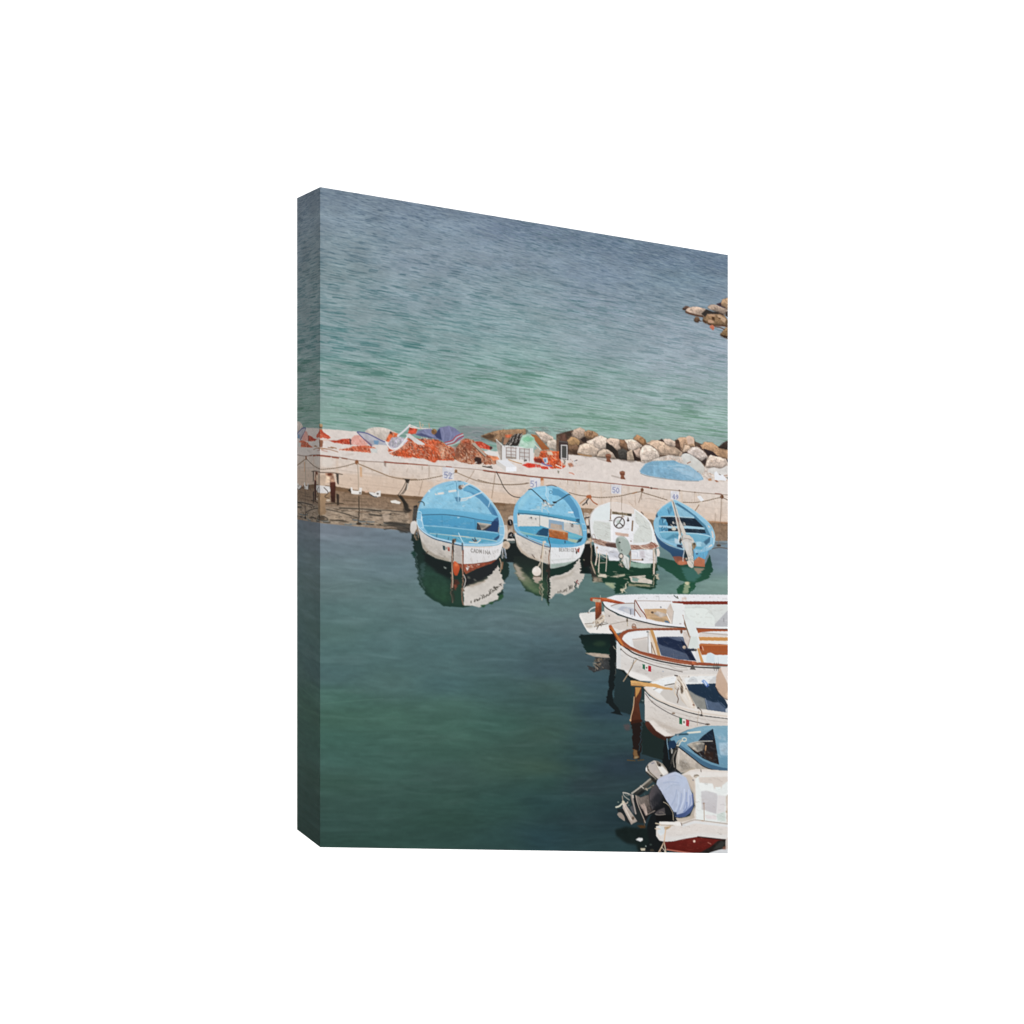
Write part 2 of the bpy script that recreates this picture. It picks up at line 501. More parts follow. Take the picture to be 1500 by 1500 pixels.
part('printed_buoy', 'small orange float below the far rocks')
f([(920, 1000), (1000, 950), (1055, 1010), (1040, 1070), (1010, 1095), (970, 1060)], '#d27c5e', '#b9604a', b=.5, s=1)

# ------------------------------------------------------------------ harbour water
fr('Z')
HW = field([(490, 776, '#757f8a'), (490, 801, '#6e7f88'), (490, 833, '#697f83'), (490, 864, '#617879'), (490, 895, '#597676'), (490, 927, '#54726f'), (490, 958, '#4f6e6d'), (490, 989, '#4b696a'),
            (490, 1021, '#466a60'), (490, 1052, '#426558'), (490, 1083, '#3f6359'), (490, 1115, '#3f6159'), (490, 1146, '#3a584e'), (490, 1177, '#38544d'), (490, 1209, '#34504a'), (490, 1236, '#2f4a43'),
            (570, 790, '#6c7b86'), (570, 830, '#647b82'), (570, 870, '#5e7879'), (570, 940, '#527071'), (570, 1000, '#4f6d6a'), (570, 1050, '#45685c'), (570, 1120, '#3f6158'), (570, 1180, '#37544d'), (570, 1235, '#304c45'),
            (655, 911, '#5b7678'), (655, 945, '#4f6e70'), (655, 975, '#4f6d6e'), (655, 1002, '#48686a'), (655, 1036, '#47695f'), (655, 1060, '#42655a'), (655, 1081, '#426459'), (655, 1104, '#3c5d53'), (655, 1127, '#3c5751'),
            (655, 1172, '#35524a'), (655, 1200, '#2f4b43'), (655, 1232, '#304c46'), (730, 910, '#5c7478'), (730, 960, '#4c686c'), (730, 1010, '#42605f'), (730, 1060, '#3d6057'), (730, 1120, '#3d5a50'), (730, 1180, '#31504a'), (730, 1235, '#2c4745'),
            (805, 897, '#5f7a79'), (805, 915, '#5b7076'), (805, 937, '#4f6970'), (805, 960, '#42595f'), (805, 983, '#445b64'), (805, 1007, '#455f5a'), (805, 1030, '#375250'), (805, 1050, '#3e5a53'), (805, 1077, '#3f5b50'),
            (795, 1100, '#37524a'), (795, 1123, '#405a4c'), (805, 1147, '#31504a'), (805, 1175, '#2a4647'), (805, 1230, '#28434a'), (850, 920, '#56696f'), (860, 960, '#40545c'), (870, 1000, '#37505a'), (880, 1040, '#2e4552'),
            (860, 1080, '#314a50'), (850, 1110, '#2c464a'), (850, 1150, '#2d3d44'), (860, 1200, '#293e42'), (850, 1235, '#283f42'), (900, 1120, '#2a3945'), (900, 1200, '#21343b'), (940, 850, '#5e7b78'), (900, 870, '#587470'),
            (990, 830, '#5f7d7c'), (960, 865, '#66867f'), (1055, 860, '#78938c'), (1060, 820, '#76899a'), (750, 860, '#5b747b'), (1000, 1200, '#1d2c33')], (66, 24))
tilt = YY + XX * .02
wx = XX + 60 * (noise(XX / 150, YY / 60, 66) - .5)
tilt = tilt + 16 * (noise(XX / 120, YY / 70, 65) - .5)
wn = noise(wx / 62, tilt / 13, 61) * .42 + noise(wx / 26, tilt / 7, 62) * .38 + noise(wx / 120, tilt / 44, 63) * .2
HW *= (1 + .17 * (wn - .5))[..., None]
HW += ((np.clip(noise(XX / 110, tilt / 11, 64) - .60, 0, 1)) * np.clip(1.25 - YY / H, 0, 1) * .16)[..., None] * np.array([.9, .9, .95], np.float32)
HW *= (1 + .03 * (NF - .5))[..., None]
_m = inside(cv([(460, 764), (520, 768), (605, 776), (740, 778), (960, 790), (1070, 790), (1070, 1260), (460, 1260)]), 0, W, 0, H)
_m = gauss(_m, 1.2)
part('printed_water', 'calm dark green harbour water of the print')
comp(_m, 0, W, 0, H, HW)
l([(472, 865), (500, 857), (545, 852), (580, 853)], 1.0, '#6f8a8a', b=.8, a=.35)
l([(470, 1031), (500, 1028), (560, 1023)], 1.0, '#5b8474', b=.8, a=.4)
for i in range(240):
    x = rng.uniform(470, 900); y = rng.uniform(785, 1100) ; L = rng.uniform(8, 34)
    q = ap(TOC, [(x, y)])[0]
    c_ = HW[min(H - 1, int(q[1])), min(W - 1, int(max(0, q[0])))]
    l([(x - L, y - .5), (x, y + rng.normal(0, .8)), (x + L, y + .5)], rng.uniform(1.2, 3), np.clip(c_ * rng.uniform(.86, 1.12), 0, 1), b=2.2, a=.10)

# ------------------------------------------------------------------ quay
part('printed_quay', 'pale stone quay running across the print between the open sea and the moored boats')
fr('Z')
WALL = [(460, 664), (525, 674), (590, 680), (660, 684), (740, 692), (860, 705), (950, 713), (1070, 725)]
f([(460, 627), (490, 629), (523, 632), (560, 638), (700, 660), (840, 665), (900, 672), (1070, 680), (1070, 730), (460, 730)], '#ddd2cb', '#dfd5cf', n=.02, nm=.025, b=.3)
f(WALL + [(1070, 768), (960, 766), (740, 740), (600, 728), (530, 722), (460, 709)], '#dccfc5', '#d8c2b1', n=.025, nm=.04, b=.3)
f([(460, 690), (600, 700), (740, 722), (960, 752), (1070, 764), (1070, 768), (960, 766), (740, 740), (600, 728), (530, 722), (460, 711)], '#d7bba3', a=.5, b=1.5, n=.02)
sub('wet_band_reflection', 'brown wet foot of the quay wall and its painted reflection')
f([(460, 709), (490, 712), (530, 719), (562, 723), (600, 726), (740, 737), (870, 745), (960, 762), (1070, 766), (1070, 792), (960, 792), (740, 782), (600, 778), (460, 765)], '#8a6f57', '#93806f', n=.10, nm=.12, b=.35)  # wet foot of the wall, running down into its painted reflection
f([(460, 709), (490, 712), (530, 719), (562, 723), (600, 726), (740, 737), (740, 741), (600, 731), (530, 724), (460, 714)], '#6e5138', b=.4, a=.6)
back()
fr('S')
f([(325, 1180), (640, 1190), (1000, 1200), (1400, 1260), (1420, 1400), (1000, 1420), (560, 1400), (325, 1360)], '#ad9a87', '#9c8975', nm=.16, n=.08, b=1.2, a=.85)  # reflection of the wall, painted in beige on the water
sub('wet_band_reflection')
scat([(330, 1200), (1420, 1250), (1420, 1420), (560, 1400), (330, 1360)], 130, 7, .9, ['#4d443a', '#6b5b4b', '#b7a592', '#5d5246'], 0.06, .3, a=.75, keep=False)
fr('Z')
for i in range(170):
    x = rng.uniform(465, 1066); y0 = np.interp(x, [460, 530, 600, 740, 960, 1070], [712, 721, 728, 740, 765, 768])
    y = y0 + rng.uniform(1, 34); L = rng.uniform(3, 16)
    l([(x - L, y - L * .05), (x, y), (x + L, y + L * .06)], rng.uniform(.5, 1.3), ['#5c4836', '#a58c74', '#6f5a48', '#4a3c30', '#b49c84'][i % 5], a=.4, b=.5)
fr('S')
# broken lower edge of the reflection
for i in range(60):
    x = rng.uniform(325, 1500); y = 1345 + (x - 325) * .075 + rng.normal(0, 16)
    l([(x - 40, y), (x, y + 5), (x + 40, y + 3)], rng.uniform(.8, 2.0), ['#a8957f', '#3e3b35', '#66757c', '#b3a28e', '#6a5c4c'][int(rng.integers(5))], a=.8, b=.3)
for p_ in ([(900, 1240), (1100, 1225), (1250, 1240), (1400, 1250)], [(920, 1275), (1060, 1290), (1180, 1275)], [(1100, 1375), (1250, 1390), (1440, 1400)], [(1110, 1420), (1300, 1410), (1420, 1470)],
           [(1100, 1460), (1230, 1450), (1380, 1500)], [(290, 1330), (350, 1300), (420, 1330), (380, 1350), (300, 1345)], [(560, 1200), (900, 1215), (1060, 1240)], [(400, 1215), (600, 1260), (780, 1320)]):
    l(p_, rng.uniform(.9, 2.2), '#38352f', b=.5, a=.8)
f([(1110, 1370), (1240, 1365), (1360, 1390), (1480, 1430), (1500, 1500), (1300, 1500), (1250, 1440), (1120, 1400)], '#3b3833', b=.8, a=.75)
f([(1080, 1270), (1170, 1270), (1160, 1370), (1100, 1370)], '#c0ab98', b=.8, a=.7)
# wall courses, joints and stains
back()
for p_ in ([(325, 700), (800, 770), (1500, 850)], [(700, 900), (1000, 925), (1300, 960)], [(860, 770), (1030, 780)]):
    l(p_, .6, '#a8927e', a=.5, keep=True)
fr('Z')
for i in range(260):
    x = rng.uniform(470, 1066)
    y0 = np.interp(x, [q[0] for q in WALL], [q[1] for q in WALL])
    y = y0 + rng.uniform(2, 44)
    l([(x, y), (x + rng.normal(0, 2), y + rng.uniform(.5, 4))], rng.uniform(.5, 1.6), ['#b39c88', '#e0d6cc', '#9c8470', '#cdb29a', '#d9cabc'][i % 5], a=.28, b=.6, keep=True)
for i in range(220):
    x = rng.uniform(470, 1066)
    y0 = np.interp(x, [q[0] for q in WALL], [q[1] for q in WALL])
    y = y0 - rng.uniform(2, 34)
    l([(x, y), (x + rng.normal(0, 5), y + rng.normal(0, 1))], rng.uniform(.5, 2.0), ['#c4b4aa', '#e8ded8', '#b5a59c', '#e2d6cf'][i % 4], a=.28, b=.8, keep=True)
for i in range(26):
    x = rng.uniform(470, 1066); y0 = np.interp(x, [q[0] for q in WALL], [q[1] for q in WALL]); h_ = rng.uniform(8, 34)
    l([(x, y0 + 2), (x + rng.normal(0, 1), y0 + 2 + h_)], rng.uniform(1, 4), ['#b9a592', '#e4dcd6', '#a8917c', '#c9a888'][i % 4], a=.22, b=1.2, keep=True)
for k_ in (12, 22, 31, 39):
    l([(q[0], q[1] + k_ + rng.normal(0, .5)) for q in WALL], .6, '#ab9480', a=.32, keep=True, br=.42)
fr('T')
for p_ in ([(320, 680), (318, 820)], [(1128, 780), (1110, 900), (1085, 1080)], [(240, 870), (195, 1040)], [(870, 740), (830, 810), (770, 880)], [(235, 690), (235, 730)]):
    l(p_, .8, '#9c8470', a=.8, keep=True)
fr('E')
for p_ in ([(235, 770), (215, 930), (185, 1110)], [(1230, 880), (1232, 930)], [(1390, 890), (1390, 930)]):
    l(p_, .8, '#a08a76', a=.7, keep=True)
fr('F')
for p_ in ([(860, 1150), (862, 1310)], [(1045, 1160), (1045, 1320)], [(865, 1360), (865, 1500)], [(1048, 1360), (1048, 1500)], [(1270, 1330), (1275, 1500)], [(1160, 1440), (1230, 1500)], [(130, 1080), (140, 1110)], [(325, 1090), (330, 1140)]):
    l(p_, .7, '#a78c78', a=.7, keep=True)
fr('G')
for p_ in ([(480, 1260), (480, 1380)], [(890, 1285), (890, 1440)], [(630, 1250), (640, 1300)], [(60, 1380), (230, 1400), (360, 1440)]):
    l(p_, .7, '#ab9584', a=.7, keep=True)
fr('I')
f([(1090, 605), (1300, 620), (1455, 632), (1455, 660), (1250, 640), (1100, 630)], '#9c6a44', b=.5, a=.7, keep=True)
fr('S')
e(410, 645, 80, 55, '#dfd6cd', a=.7, b=1.5, keep=True)
f([(1080, 650), (1150, 660), (1160, 780), (1090, 780)], '#e0d6cf', a=.6, b=1, keep=True)
f([(1100, 635), (1130, 640), (1125, 700), (1105, 680)], '#8a7468', b=.6, a=.8, keep=True)
f([(805, 690), (830, 700), (830, 820), (812, 820)], '#cf9560', b=.8, a=.7, keep=True)
# rusty coping rail
sub('coping_rail', 'rusty steel edge strip along the quay')
fr('S'); l([(180, 562), (325, 558), (560, 580), (780, 620), (1100, 640), (1500, 663)], .9, '#8b7266')
l([(180, 560), (325, 560), (445, 572)], 2.2, '#93503c'); l([(470, 578), (545, 588)], 2.0, '#93503c'); l([(590, 590), (650, 600)], 1.6, '#8a5c48'); l([(1110, 635), (1250, 650), (1395, 658)], 1.8, '#93523f')
fr('T'); l([(0, 655), (300, 677)], 1.5, '#97573f'); l([(300, 677), (600, 702), (870, 725), (1000, 742)], .8, '#94796c'); l([(530, 693), (590, 700)], 1.5, '#a0553c'); l([(980, 740), (1150, 765), (1500, 800)], 1.5, '#9a5745')
fr('E'); l([(80, 738), (500, 793), (860, 832), (1500, 885)], 1.6, '#94543f'); l([(90, 750), (500, 800), (860, 840), (1500, 893)], .7, '#6e4030')
fr('F'); l([(0, 1050), (450, 1090), (850, 1128), (1200, 1165), (1500, 1192)], 1.5, '#8e5444')
fr('G'); l([(0, 1188), (130, 1205), (270, 1222)], 1.5, '#8a5546'); l([(270, 1222), (630, 1252), (900, 1280), (1450, 1325)], .8, '#85705f'); l([(1240, 1300), (1340, 1310)], 1.4, '#8a5a48')
e(160, 1208, 18, 16, '#4d4038'); e(635, 1250, 14, 14, '#6a5040'); e(895, 1280, 12, 8, '#6a5040')

part('mooring_chain', 'swagged mooring chain along the quay wall of the print')
CH = '#9a846f'
def chain(pts, w, c):
    l(pts, w, c)
    q = catmull(np.array(pts, float), closed=False, n=14)
    for a_, b_ in zip(q[::2], q[1::2]):
        l([a_, (a_ + b_) / 2], w * .9, shade(c, .66), b=.2, s=0, a=.8)


fr('S'); chain([(150, 620), (230, 690), (320, 725), (480, 715), (620, 690), (760, 650)], 1.0, CH); l([(780, 655), (900, 705), (1060, 770), (1200, 822), (1380, 850), (1500, 850)], 1.4, '#93795f')
e(770, 640, 22, 28, '#8c5b3c')
fr('T'); chain([(0, 840), (80, 858), (250, 850), (450, 812), (640, 765)], 1.1, CH); l([(650, 762), (800, 828), (950, 880), (1130, 905), (1300, 915), (1500, 905)], 1.3, '#98826e'); e(648, 750, 16, 22, '#8c6440')
fr('E'); chain([(0, 868), (200, 920), (380, 935), (560, 930), (700, 912)], 1.1, CH); e(668, 915, 18, 8, '#7a6656')
fr('F'); chain([(160, 1285), (330, 1330), (480, 1345)], 1.1, CH); chain([(490, 1350), (700, 1368), (1000, 1345), (1200, 1300), (1380, 1265)], 1.2, CH)
f([(455, 1335), (520, 1320), (540, 1370), (500, 1390), (465, 1370)], '#b0603a', b=.4); l([(490, 1350), (400, 1420), (340, 1470)], 1.6, '#b58a66'); l([(500, 1360), (560, 1440), (630, 1485)], 1.8, '#a8623f')
l([(485, 1380), (440, 1450), (385, 1495)], 1.6, '#3a3430'); l([(450, 1420), (460, 1480)], 1.3, '#3a3430')
e(1390, 1240, 26, 34, '#6d4a36'); l([(1390, 1260), (1350, 1400), (1330, 1450)], .9, '#8a7462'); l([(1380, 1260), (1380, 1400)], .7, '#8f7a68'); l([(1230, 1300), (1300, 1275)], 1.5, '#a67a58')
fr('G'); chain([(0, 1280), (200, 1340), (430, 1410)], 1.2, CH); chain([(700, 1448), (900, 1452), (1100, 1420), (1330, 1370), (1450, 1410)], 1.1, CH); e(1355, 1355, 30, 36, '#6f4a35')
fr('B'); e(1405, 430, 40, 26, '#b0633c')

part('mooring_rope', 'thin ropes hanging down the quay wall of the print and their painted reflection')
fr('S'); l([(780, 660), (790, 850), (790, 980)], 1.3, '#b3a08c'); l([(795, 1060), (797, 1250), (795, 1390)], 1.6, '#4a4036'); l([(830, 1090), (832, 1330)], .9, '#6e5c4a', a=.7)  # the dark lower streak is the rope's painted reflection
l([(122, 600), (122, 900)], .8, '#a3978d'); e(795, 1390, 38, 16, '#3d362e')
l([(690, 1090), (840, 1085), (1000, 1090)], .8, '#6b5b4a', a=.8)
fr('E'); l([(250, 755), (300, 850), (350, 960), (430, 1060), (500, 1100), (580, 1112)], 1.2, '#4b443e')
fr('I'); l([(1342, 190), (1335, 500), (1300, 900), (1300, 1040)], .9, '#8a7464'); l([(1240, 480), (1235, 900), (1240, 1010)], .7, '#8f7a68', a=.8); l([(870, 410), (970, 310), (1010, 290)], 1.8, '#dccdbd'); l([(900, 440), (965, 340)], 1.2, '#8a6a50')
e(1300, 1025, 40, 18, '#4a4038'); l([(1190, 1080), (1300, 1060), (1450, 1075)], 1.0, '#5a4c40'); l([(1250, 1000), (1400, 1000), (1450, 980)], .8, '#6a5a4c', a=.7)
fr('S')
sub('rope_bundle', 'dark bundle of ropes over the quay wall and its painted reflection')
f([(1350, 840), (1420, 850), (1400, 900), (1375, 890)], '#3a342e', b=.4)
for p_ in ([(1370, 880), (1330, 960), (1270, 1045)], [(1385, 890), (1350, 980), (1300, 1040)], [(1400, 880), (1380, 960), (1330, 1030)], [(1395, 900), (1360, 980)]):
    l(p_, .9, '#4a423a')
l([(1395, 900), (1385, 970)], 1.0, '#ddd5cc')
f([(1270, 1045), (1320, 1050), (1390, 1150), (1400, 1210), (1450, 1225), (1400, 1245), (1360, 1230), (1330, 1130)], '#2f2b26', b=.6)  # dark reflection of the bundle, painted below it

part('quay_fender', 'rusty timber fender rack on the quay wall at the left edge of the print')
l([(210, 755), (325, 765), (480, 770), (595, 790)], 1.1, '#5a4a40'); f([(245, 765), (300, 765), (300, 900), (250, 880)], '#7d6a60', b=.4, nm=.2); f([(225, 760), (245, 765), (240, 880), (228, 870)], '#4d4440', b=.4)
f([(385, 770), (480, 770), (500, 850), (500, 890), (440, 880), (395, 860)], '#a5806a', b=.4, nm=.25, n=.2)
f([(325, 790), (385, 790), (385, 930), (325, 930)], '#c9b09a', b=.4, nm=.1)
f([(240, 850), (275, 850), (275, 1130), (245, 1120)], '#573a34', b=.4); f([(440, 885), (512, 880), (505, 1130), (458, 1130)], '#5d3228', '#3a2620', b=.4, nm=.2)
f([(515, 775), (550, 785), (550, 915), (530, 900), (520, 820)], '#4b443e', b=.4); f([(395, 800), (440, 820), (440, 900), (385, 900)], '#d8bda4', b=.4, nm=.2)
f([(270, 940), (325, 925), (440, 935), (450, 990), (400, 1030), (325, 1020), (280, 1010)], '#dcd8d6', b=.4, n=.05)
f([(325, 1020), (440, 1020), (430, 1090), (390, 1120), (390, 1280), (325, 1290)], '#a98a6b', '#8d745a', b=.5, nm=.1)
f([(225, 1000), (250, 1000), (250, 1130), (228, 1120)], '#3b332d', b=.4); f([(520, 1025), (552, 1030), (555, 1160), (530, 1170)], '#3a302a', b=.4)
l([(390, 1150), (500, 1140), (605, 1145)], 1.1, '#3f352c'); l([(370, 950), (420, 1010), (380, 1060), (430, 1080)], 1.0, '#4b3f36'); e(330, 1325, 60, 26, '#453a30', a=.8, b=.8)
e(440, 790, 30, 16, '#6b3c2c'); e(420, 1105, 26, 14, '#c9b8a4')

part('styrofoam_float', 'white plastic float with a notch, first of the two against the quay foot')
f([(690, 948), (715, 945), (722, 985), (800, 988), (803, 950), (835, 955), (825, 1035), (705, 1025)], '#e6e1dc', b=.35); f([(662, 985), (692, 955), (702, 1015)], '#3c342c', b=.4); e(810, 1015, 12, 10, '#5a5048')
part('styrofoam_float', 'crumpled white plastic float, second of the two against the quay foot')
f([(915, 1000), (990, 1012), (1030, 990), (1062, 985), (1062, 1055), (1000, 1072), (930, 1030)], '#e0dcd8', b=.35); e(1025, 1025, 14, 10, '#4c4640'); l([(930, 1030), (980, 1060), (1010, 1062)], 1.2, '#3b4248'); e(890, 1000, 26, 12, '#d9b49c')
part('floating_gull', 'white bird shape drifting on the brown water under the quay')
f([(1178, 1112), (1240, 1100), (1312, 1130), (1290, 1150), (1195, 1138)], '#e4dfd8', b=.35)

# number plates on the wall
def plate(frm, pts, t, x0, y0, x1, y1, h, lab, c='#5d659c', w=.95):
    fr(frm)
    part('number_plate', lab)
    f(pts, '#d6d5da', b=.5, nm=.05)
    text(t, x0, y0, x1, y1, h, w, c, gap=.22, a=.78)


plate('T', [(485, 698), (626, 708), (620, 850), (485, 842)], '52', 505, 760, 610, 768, 70, 'white number plate reading 52')
fr('T'); l([(500, 795), (560, 800), (620, 775)], .8, '#8a8a98')
plate('E', [(713, 838), (862, 850), (855, 962), (713, 970)], '51', 722, 884, 835, 892, 82, 'white number plate reading 51')
e(880, 870, 22, 34, '#b5683c', b=.5); f([(865, 880), (905, 870), (900, 950), (860, 930)], '#dcb89c', b=.5)
plate('F', [(865, 1142), (1042, 1152), (1036, 1312), (865, 1300)], '50', 890, 1196, 1015, 1206, 84, 'white number plate reading 50')
plate('I', [(485, 103), (627, 112), (620, 255), (485, 245)], '49', 520, 160, 628, 168, 72, 'white number plate reading 49')
fr('I')
part('paper_notice', 'white paper notice on the quay wall beside plate 49')
f([(930, 200), (990, 178), (1052, 258), (1000, 282)], '#e8eaee', b=.4)

# ------------------------------------------------------------------ things on the quay
fr('T')
rock([(950, 320), (1100, 262), (1200, 245), (1500, 232), (1500, 300), (1300, 400), (1130, 395), (1000, 350)], '#9c7756', 'long brown rock behind the crates', cracks=8)
scat([(1000, 300), (1200, 250), (1480, 240), (1480, 290), (1250, 380), (1130, 380)], 80, 2, 1.2, ['#5e4030', '#c79d76', '#b5835c', '#7a5a40'], 0, 3, a=.6)
f([(960, 325), (1060, 290), (1120, 310), (1100, 350), (1010, 350)], '#4f3b2c', b=.6, a=.8)
fr('E')
rock([(790, 205), (900, 205), (1025, 280), (1025, 320), (940, 370), (880, 330)], '#cbb5a4', 'pale rock behind the brown plank')
rock([(950, 390), (960, 330), (1050, 318), (1125, 370), (1120, 475), (1000, 445)], '#c6b6a6', 'pale rock between the plank and the sign frame')
fr('F')
part('rock_gap_shade', 'painted shade in the gaps and at the foot of the rock bank')  # ambient shade between the rocks, painted as a mottled brown underlay
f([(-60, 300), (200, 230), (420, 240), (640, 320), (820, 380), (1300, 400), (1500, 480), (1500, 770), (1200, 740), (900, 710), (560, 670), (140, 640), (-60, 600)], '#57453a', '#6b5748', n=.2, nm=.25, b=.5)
fr('G')
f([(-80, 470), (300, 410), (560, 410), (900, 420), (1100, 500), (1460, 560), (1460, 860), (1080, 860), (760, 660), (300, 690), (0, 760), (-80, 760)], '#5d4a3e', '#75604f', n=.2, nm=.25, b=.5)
fr('F')
rock([(210, 340), (200, 290), (240, 220), (340, 185), (420, 220), (440, 300), (400, 360), (340, 395), (260, 365)], '#b79c87', 'grey brown rock highest behind the sign frame')
f([(90, 275), (170, 245), (210, 320), (130, 335)], '#44372f', b=.5)
f([(0, 300), (110, 300), (130, 430), (0, 420)], '#5c4238', b=.6, nm=.3)
rock([(410, 270), (480, 228), (570, 250), (645, 300), (620, 355), (500, 380), (430, 340)], '#a07855', 'orange brown rock behind the big white boulders')
scat([(420, 280), (560, 250), (640, 310), (600, 350), (450, 350)], 30, 1.6, 1.0, ['#5d3c28', '#d0a078'], 1.5, 1, a=.7)
rock([(120, 410), (190, 340), (280, 360), (335, 420), (300, 485), (200, 510), (130, 480)], '#a98054', 'tan rock just right of the sign frame')
rock([(145, 500), (280, 470), (340, 540), (300, 640), (200, 610), (150, 560)], '#7e5d46', 'dark brown rock low beside the sign frame')
f([(345, 380), (420, 335), (470, 435), (380, 430)], '#352a26', b=.5)
f([(200, 560), (320, 560), (320, 640), (230, 640)], '#3f2f25', b=.8, a=.8)
rock([(450, 430), (560, 370), (690, 325), (800, 370), (805, 450), (785, 540), (700, 565), (640, 625), (600, 545), (500, 480)], '#cdb8a7', 'largest pale boulder in the middle of the rock bank')
rock([(300, 620), (315, 550), (340, 490), (440, 455), (560, 478), (645, 550), (620, 650), (530, 675), (400, 655)], '#d3b9a3', 'round pale boulder right of the sign frame')
l([(310, 630), (400, 650), (530, 668)], 1.8, '#b3804c', b=.6, a=.8)
rock([(610, 680), (640, 600), (730, 548), (820, 558), (900, 620), (965, 715), (700, 695)], '#bda793', 'sloping boulder behind the rusty bollard')
rock([(780, 400), (850, 358), (1000, 388), (1025, 450), (1005, 575), (930, 560), (860, 490)], '#ceb19c', 'boulder with a dark cleft below it')
f([(780, 440), (880, 490), (960, 570), (1010, 640), (1010, 710), (950, 705), (880, 595), (780, 540)], '#2f2a26', b=.4)
rock([(980, 570), (1060, 538), (1165, 600), (1135, 738), (1000, 712)], '#484540', 'dark grey rock among the pale boulders')
rock([(1010, 395), (1095, 398), (1165, 500), (1155, 570), (1010, 495)], '#8e674b', 'brown stained rock at the middle of the bank')
rock([(1090, 400), (1200, 378), (1300, 400), (1385, 490), (1300, 552), (1230, 592), (1160, 560), (1130, 450)], '#d4beac', 'clean pale boulder right of the brown stained rock')
rock([(1245, 365), (1300, 308), (1365, 330), (1450, 400), (1450, 470), (1400, 475), (1300, 405)], '#ad7b4f', 'orange rock at the waterline')
rock([(1140, 600), (1205, 558), (1265, 745), (1135, 742)], '#b8a088', 'narrow upright rock')
f([(1225, 580), (1290, 565), (1385, 745), (1260, 748)], '#2f2521', b=.4)
rock([(1250, 580), (1350, 530), (1390, 640), (1375, 710), (1290, 665)], '#bb9f8d', 'small rock wedged beside the round white boulder')
rock([(1345, 610), (1390, 510), (1450, 480), (1535, 488), (1625, 540), (1690, 620), (1675, 700), (1560, 755), (1485, 765), (1380, 758)], '#d8c4b4', 'round white boulder left of the blue tarpaulin')
fr('G')
rock([(90, 450), (180, 398), (290, 398), (430, 420), (570, 520), (690, 610), (650, 670), (480, 645), (310, 645), (260, 560), (180, 500)], '#cbab90', 'long tan boulder behind the blue tarpaulin')
rock([(370, 370), (470, 378), (585, 430), (565, 515), (440, 480), (380, 425)], '#cfb5a2', 'pale flat boulder behind the long tan one')
f([(275, 405), (340, 372), (385, 435)], '#453531', b=.4)
rock([(585, 390), (650, 350), (740, 345), (890, 370), (895, 505), (800, 505), (740, 465), (700, 610), (660, 545), (600, 500)], '#bc9473', 'jagged tan boulder with a white top')
f([(750, 340), (800, 320), (875, 350), (885, 450), (780, 470)], '#d8baa5', b=.4, nm=.1); f([(560, 395), (620, 385), (650, 480), (655, 560), (570, 520)], '#4c382e', b=.5, nm=.3)
rock([(690, 605), (720, 480), (800, 498), (835, 560), (750, 605)], '#caab90', 'small tan rock under the jagged boulder')
rock([(770, 605), (850, 515), (950, 508), (1065, 610), (1105, 690), (1065, 780), (950, 710), (860, 665)], '#cfbdb3', 'grey white boulder behind the white sacks')
f([(680, 630), (740, 590), (770, 610), (720, 650)], '#3a2e2a', b=.4)
rock([(920, 495), (1000, 478), (1060, 428), (1200, 438), (1285, 510), (1460, 560), (1460, 725), (1300, 685), (1100, 565), (1010, 540)], '#bd9069', 'long orange tan boulder at the right edge', cracks=6)
f([(1035, 535), (1200, 590), (1310, 695), (1455, 725), (1455, 755), (1300, 700), (1110, 655)], '#33292a', b=.5); f([(915, 495), (980, 478), (1030, 545)], '#47332f', b=.5)
rock([(1290, 525), (1380, 438), (1460, 405), (1460, 555)], '#43352f', 'dark rock cut by the right edge')
rock([(1075, 860), (1085, 760), (1150, 645), (1280, 678), (1420, 718), (1460, 800), (1385, 880), (1200, 858)], '#d3bcab', 'square pale boulder at the right edge')
f([(1000, 760), (1095, 690), (1070, 825)], '#3a302e', b=.5)
part('rubble', 'small rubble and litter on the quay beside the sacks')
f([(160, 740), (300, 690), (450, 650), (700, 680), (900, 800), (1080, 860), (1250, 930), (1460, 900), (1460, 1090), (1300, 1110), (1100, 1060), (900, 950), (500, 750)], '#d2c5bb', n=.12, nm=.1, b=.5)
scat([(300, 700), (700, 690), (1050, 880), (1250, 930), (1450, 950), (1450, 1090), (1100, 1060), (600, 760)], 110, 1.6, 1.0, ['#b58a74', '#efeae4', '#9c8676', '#c8a48c'], 0, 3, a=.7)
f([(1120, 1050), (1170, 1040), (1180, 1085), (1125, 1085)], '#bd8a66', b=.4); f([(1225, 1075), (1260, 1070), (1300, 1100), (1260, 1108)], '#a2694c', b=.4)
part('sack', 'white sack with a rust mark behind the blue tarpaulin')
f([(670, 660), (740, 620), (830, 645), (1000, 770), (1060, 880), (1010, 960), (870, 905), (720, 790)], '#d8d8d4', '#c8c4bd', s=1, nm=.05)
l([(770, 790), (820, 765)], 1.3, '#9c6a54'); l([(910, 945), (950, 930)], 1.2, '#8a5a48')
part('sack', 'white sack at the right edge of the quay')
f([(1110, 920), (1200, 860), (1330, 880), (1460, 830), (1460, 960), (1300, 1000), (1210, 975)], '#d6d2ce', s=1, nm=.05)
f([(1225, 950), (1260, 920), (1300, 985), (1380, 985), (1430, 1060), (1420, 1085), (1230, 1070)], '#e8eaef', b=.4)
l([(1310, 975), (1330, 985)], 1.0, '#6a5a50'); l([(1440, 1030), (1455, 1050)], 1.5, '#4a5a58'); l([(1390, 1000), (1440, 990)], 1.4, '#a88a7a')
part('tarpaulin', 'crumpled light blue tarpaulin lying on the quay')
f([(-35, 920), (0, 870), (60, 800), (180, 752), (380, 750), (540, 738), (650, 790), (800, 830), (880, 890), (1000, 980), (1045, 1062), (960, 1086), (700, 1078), (400, 1045), (100, 995), (-20, 955)], '#78b0cf', '#78abcb', n=.05, nm=.09)
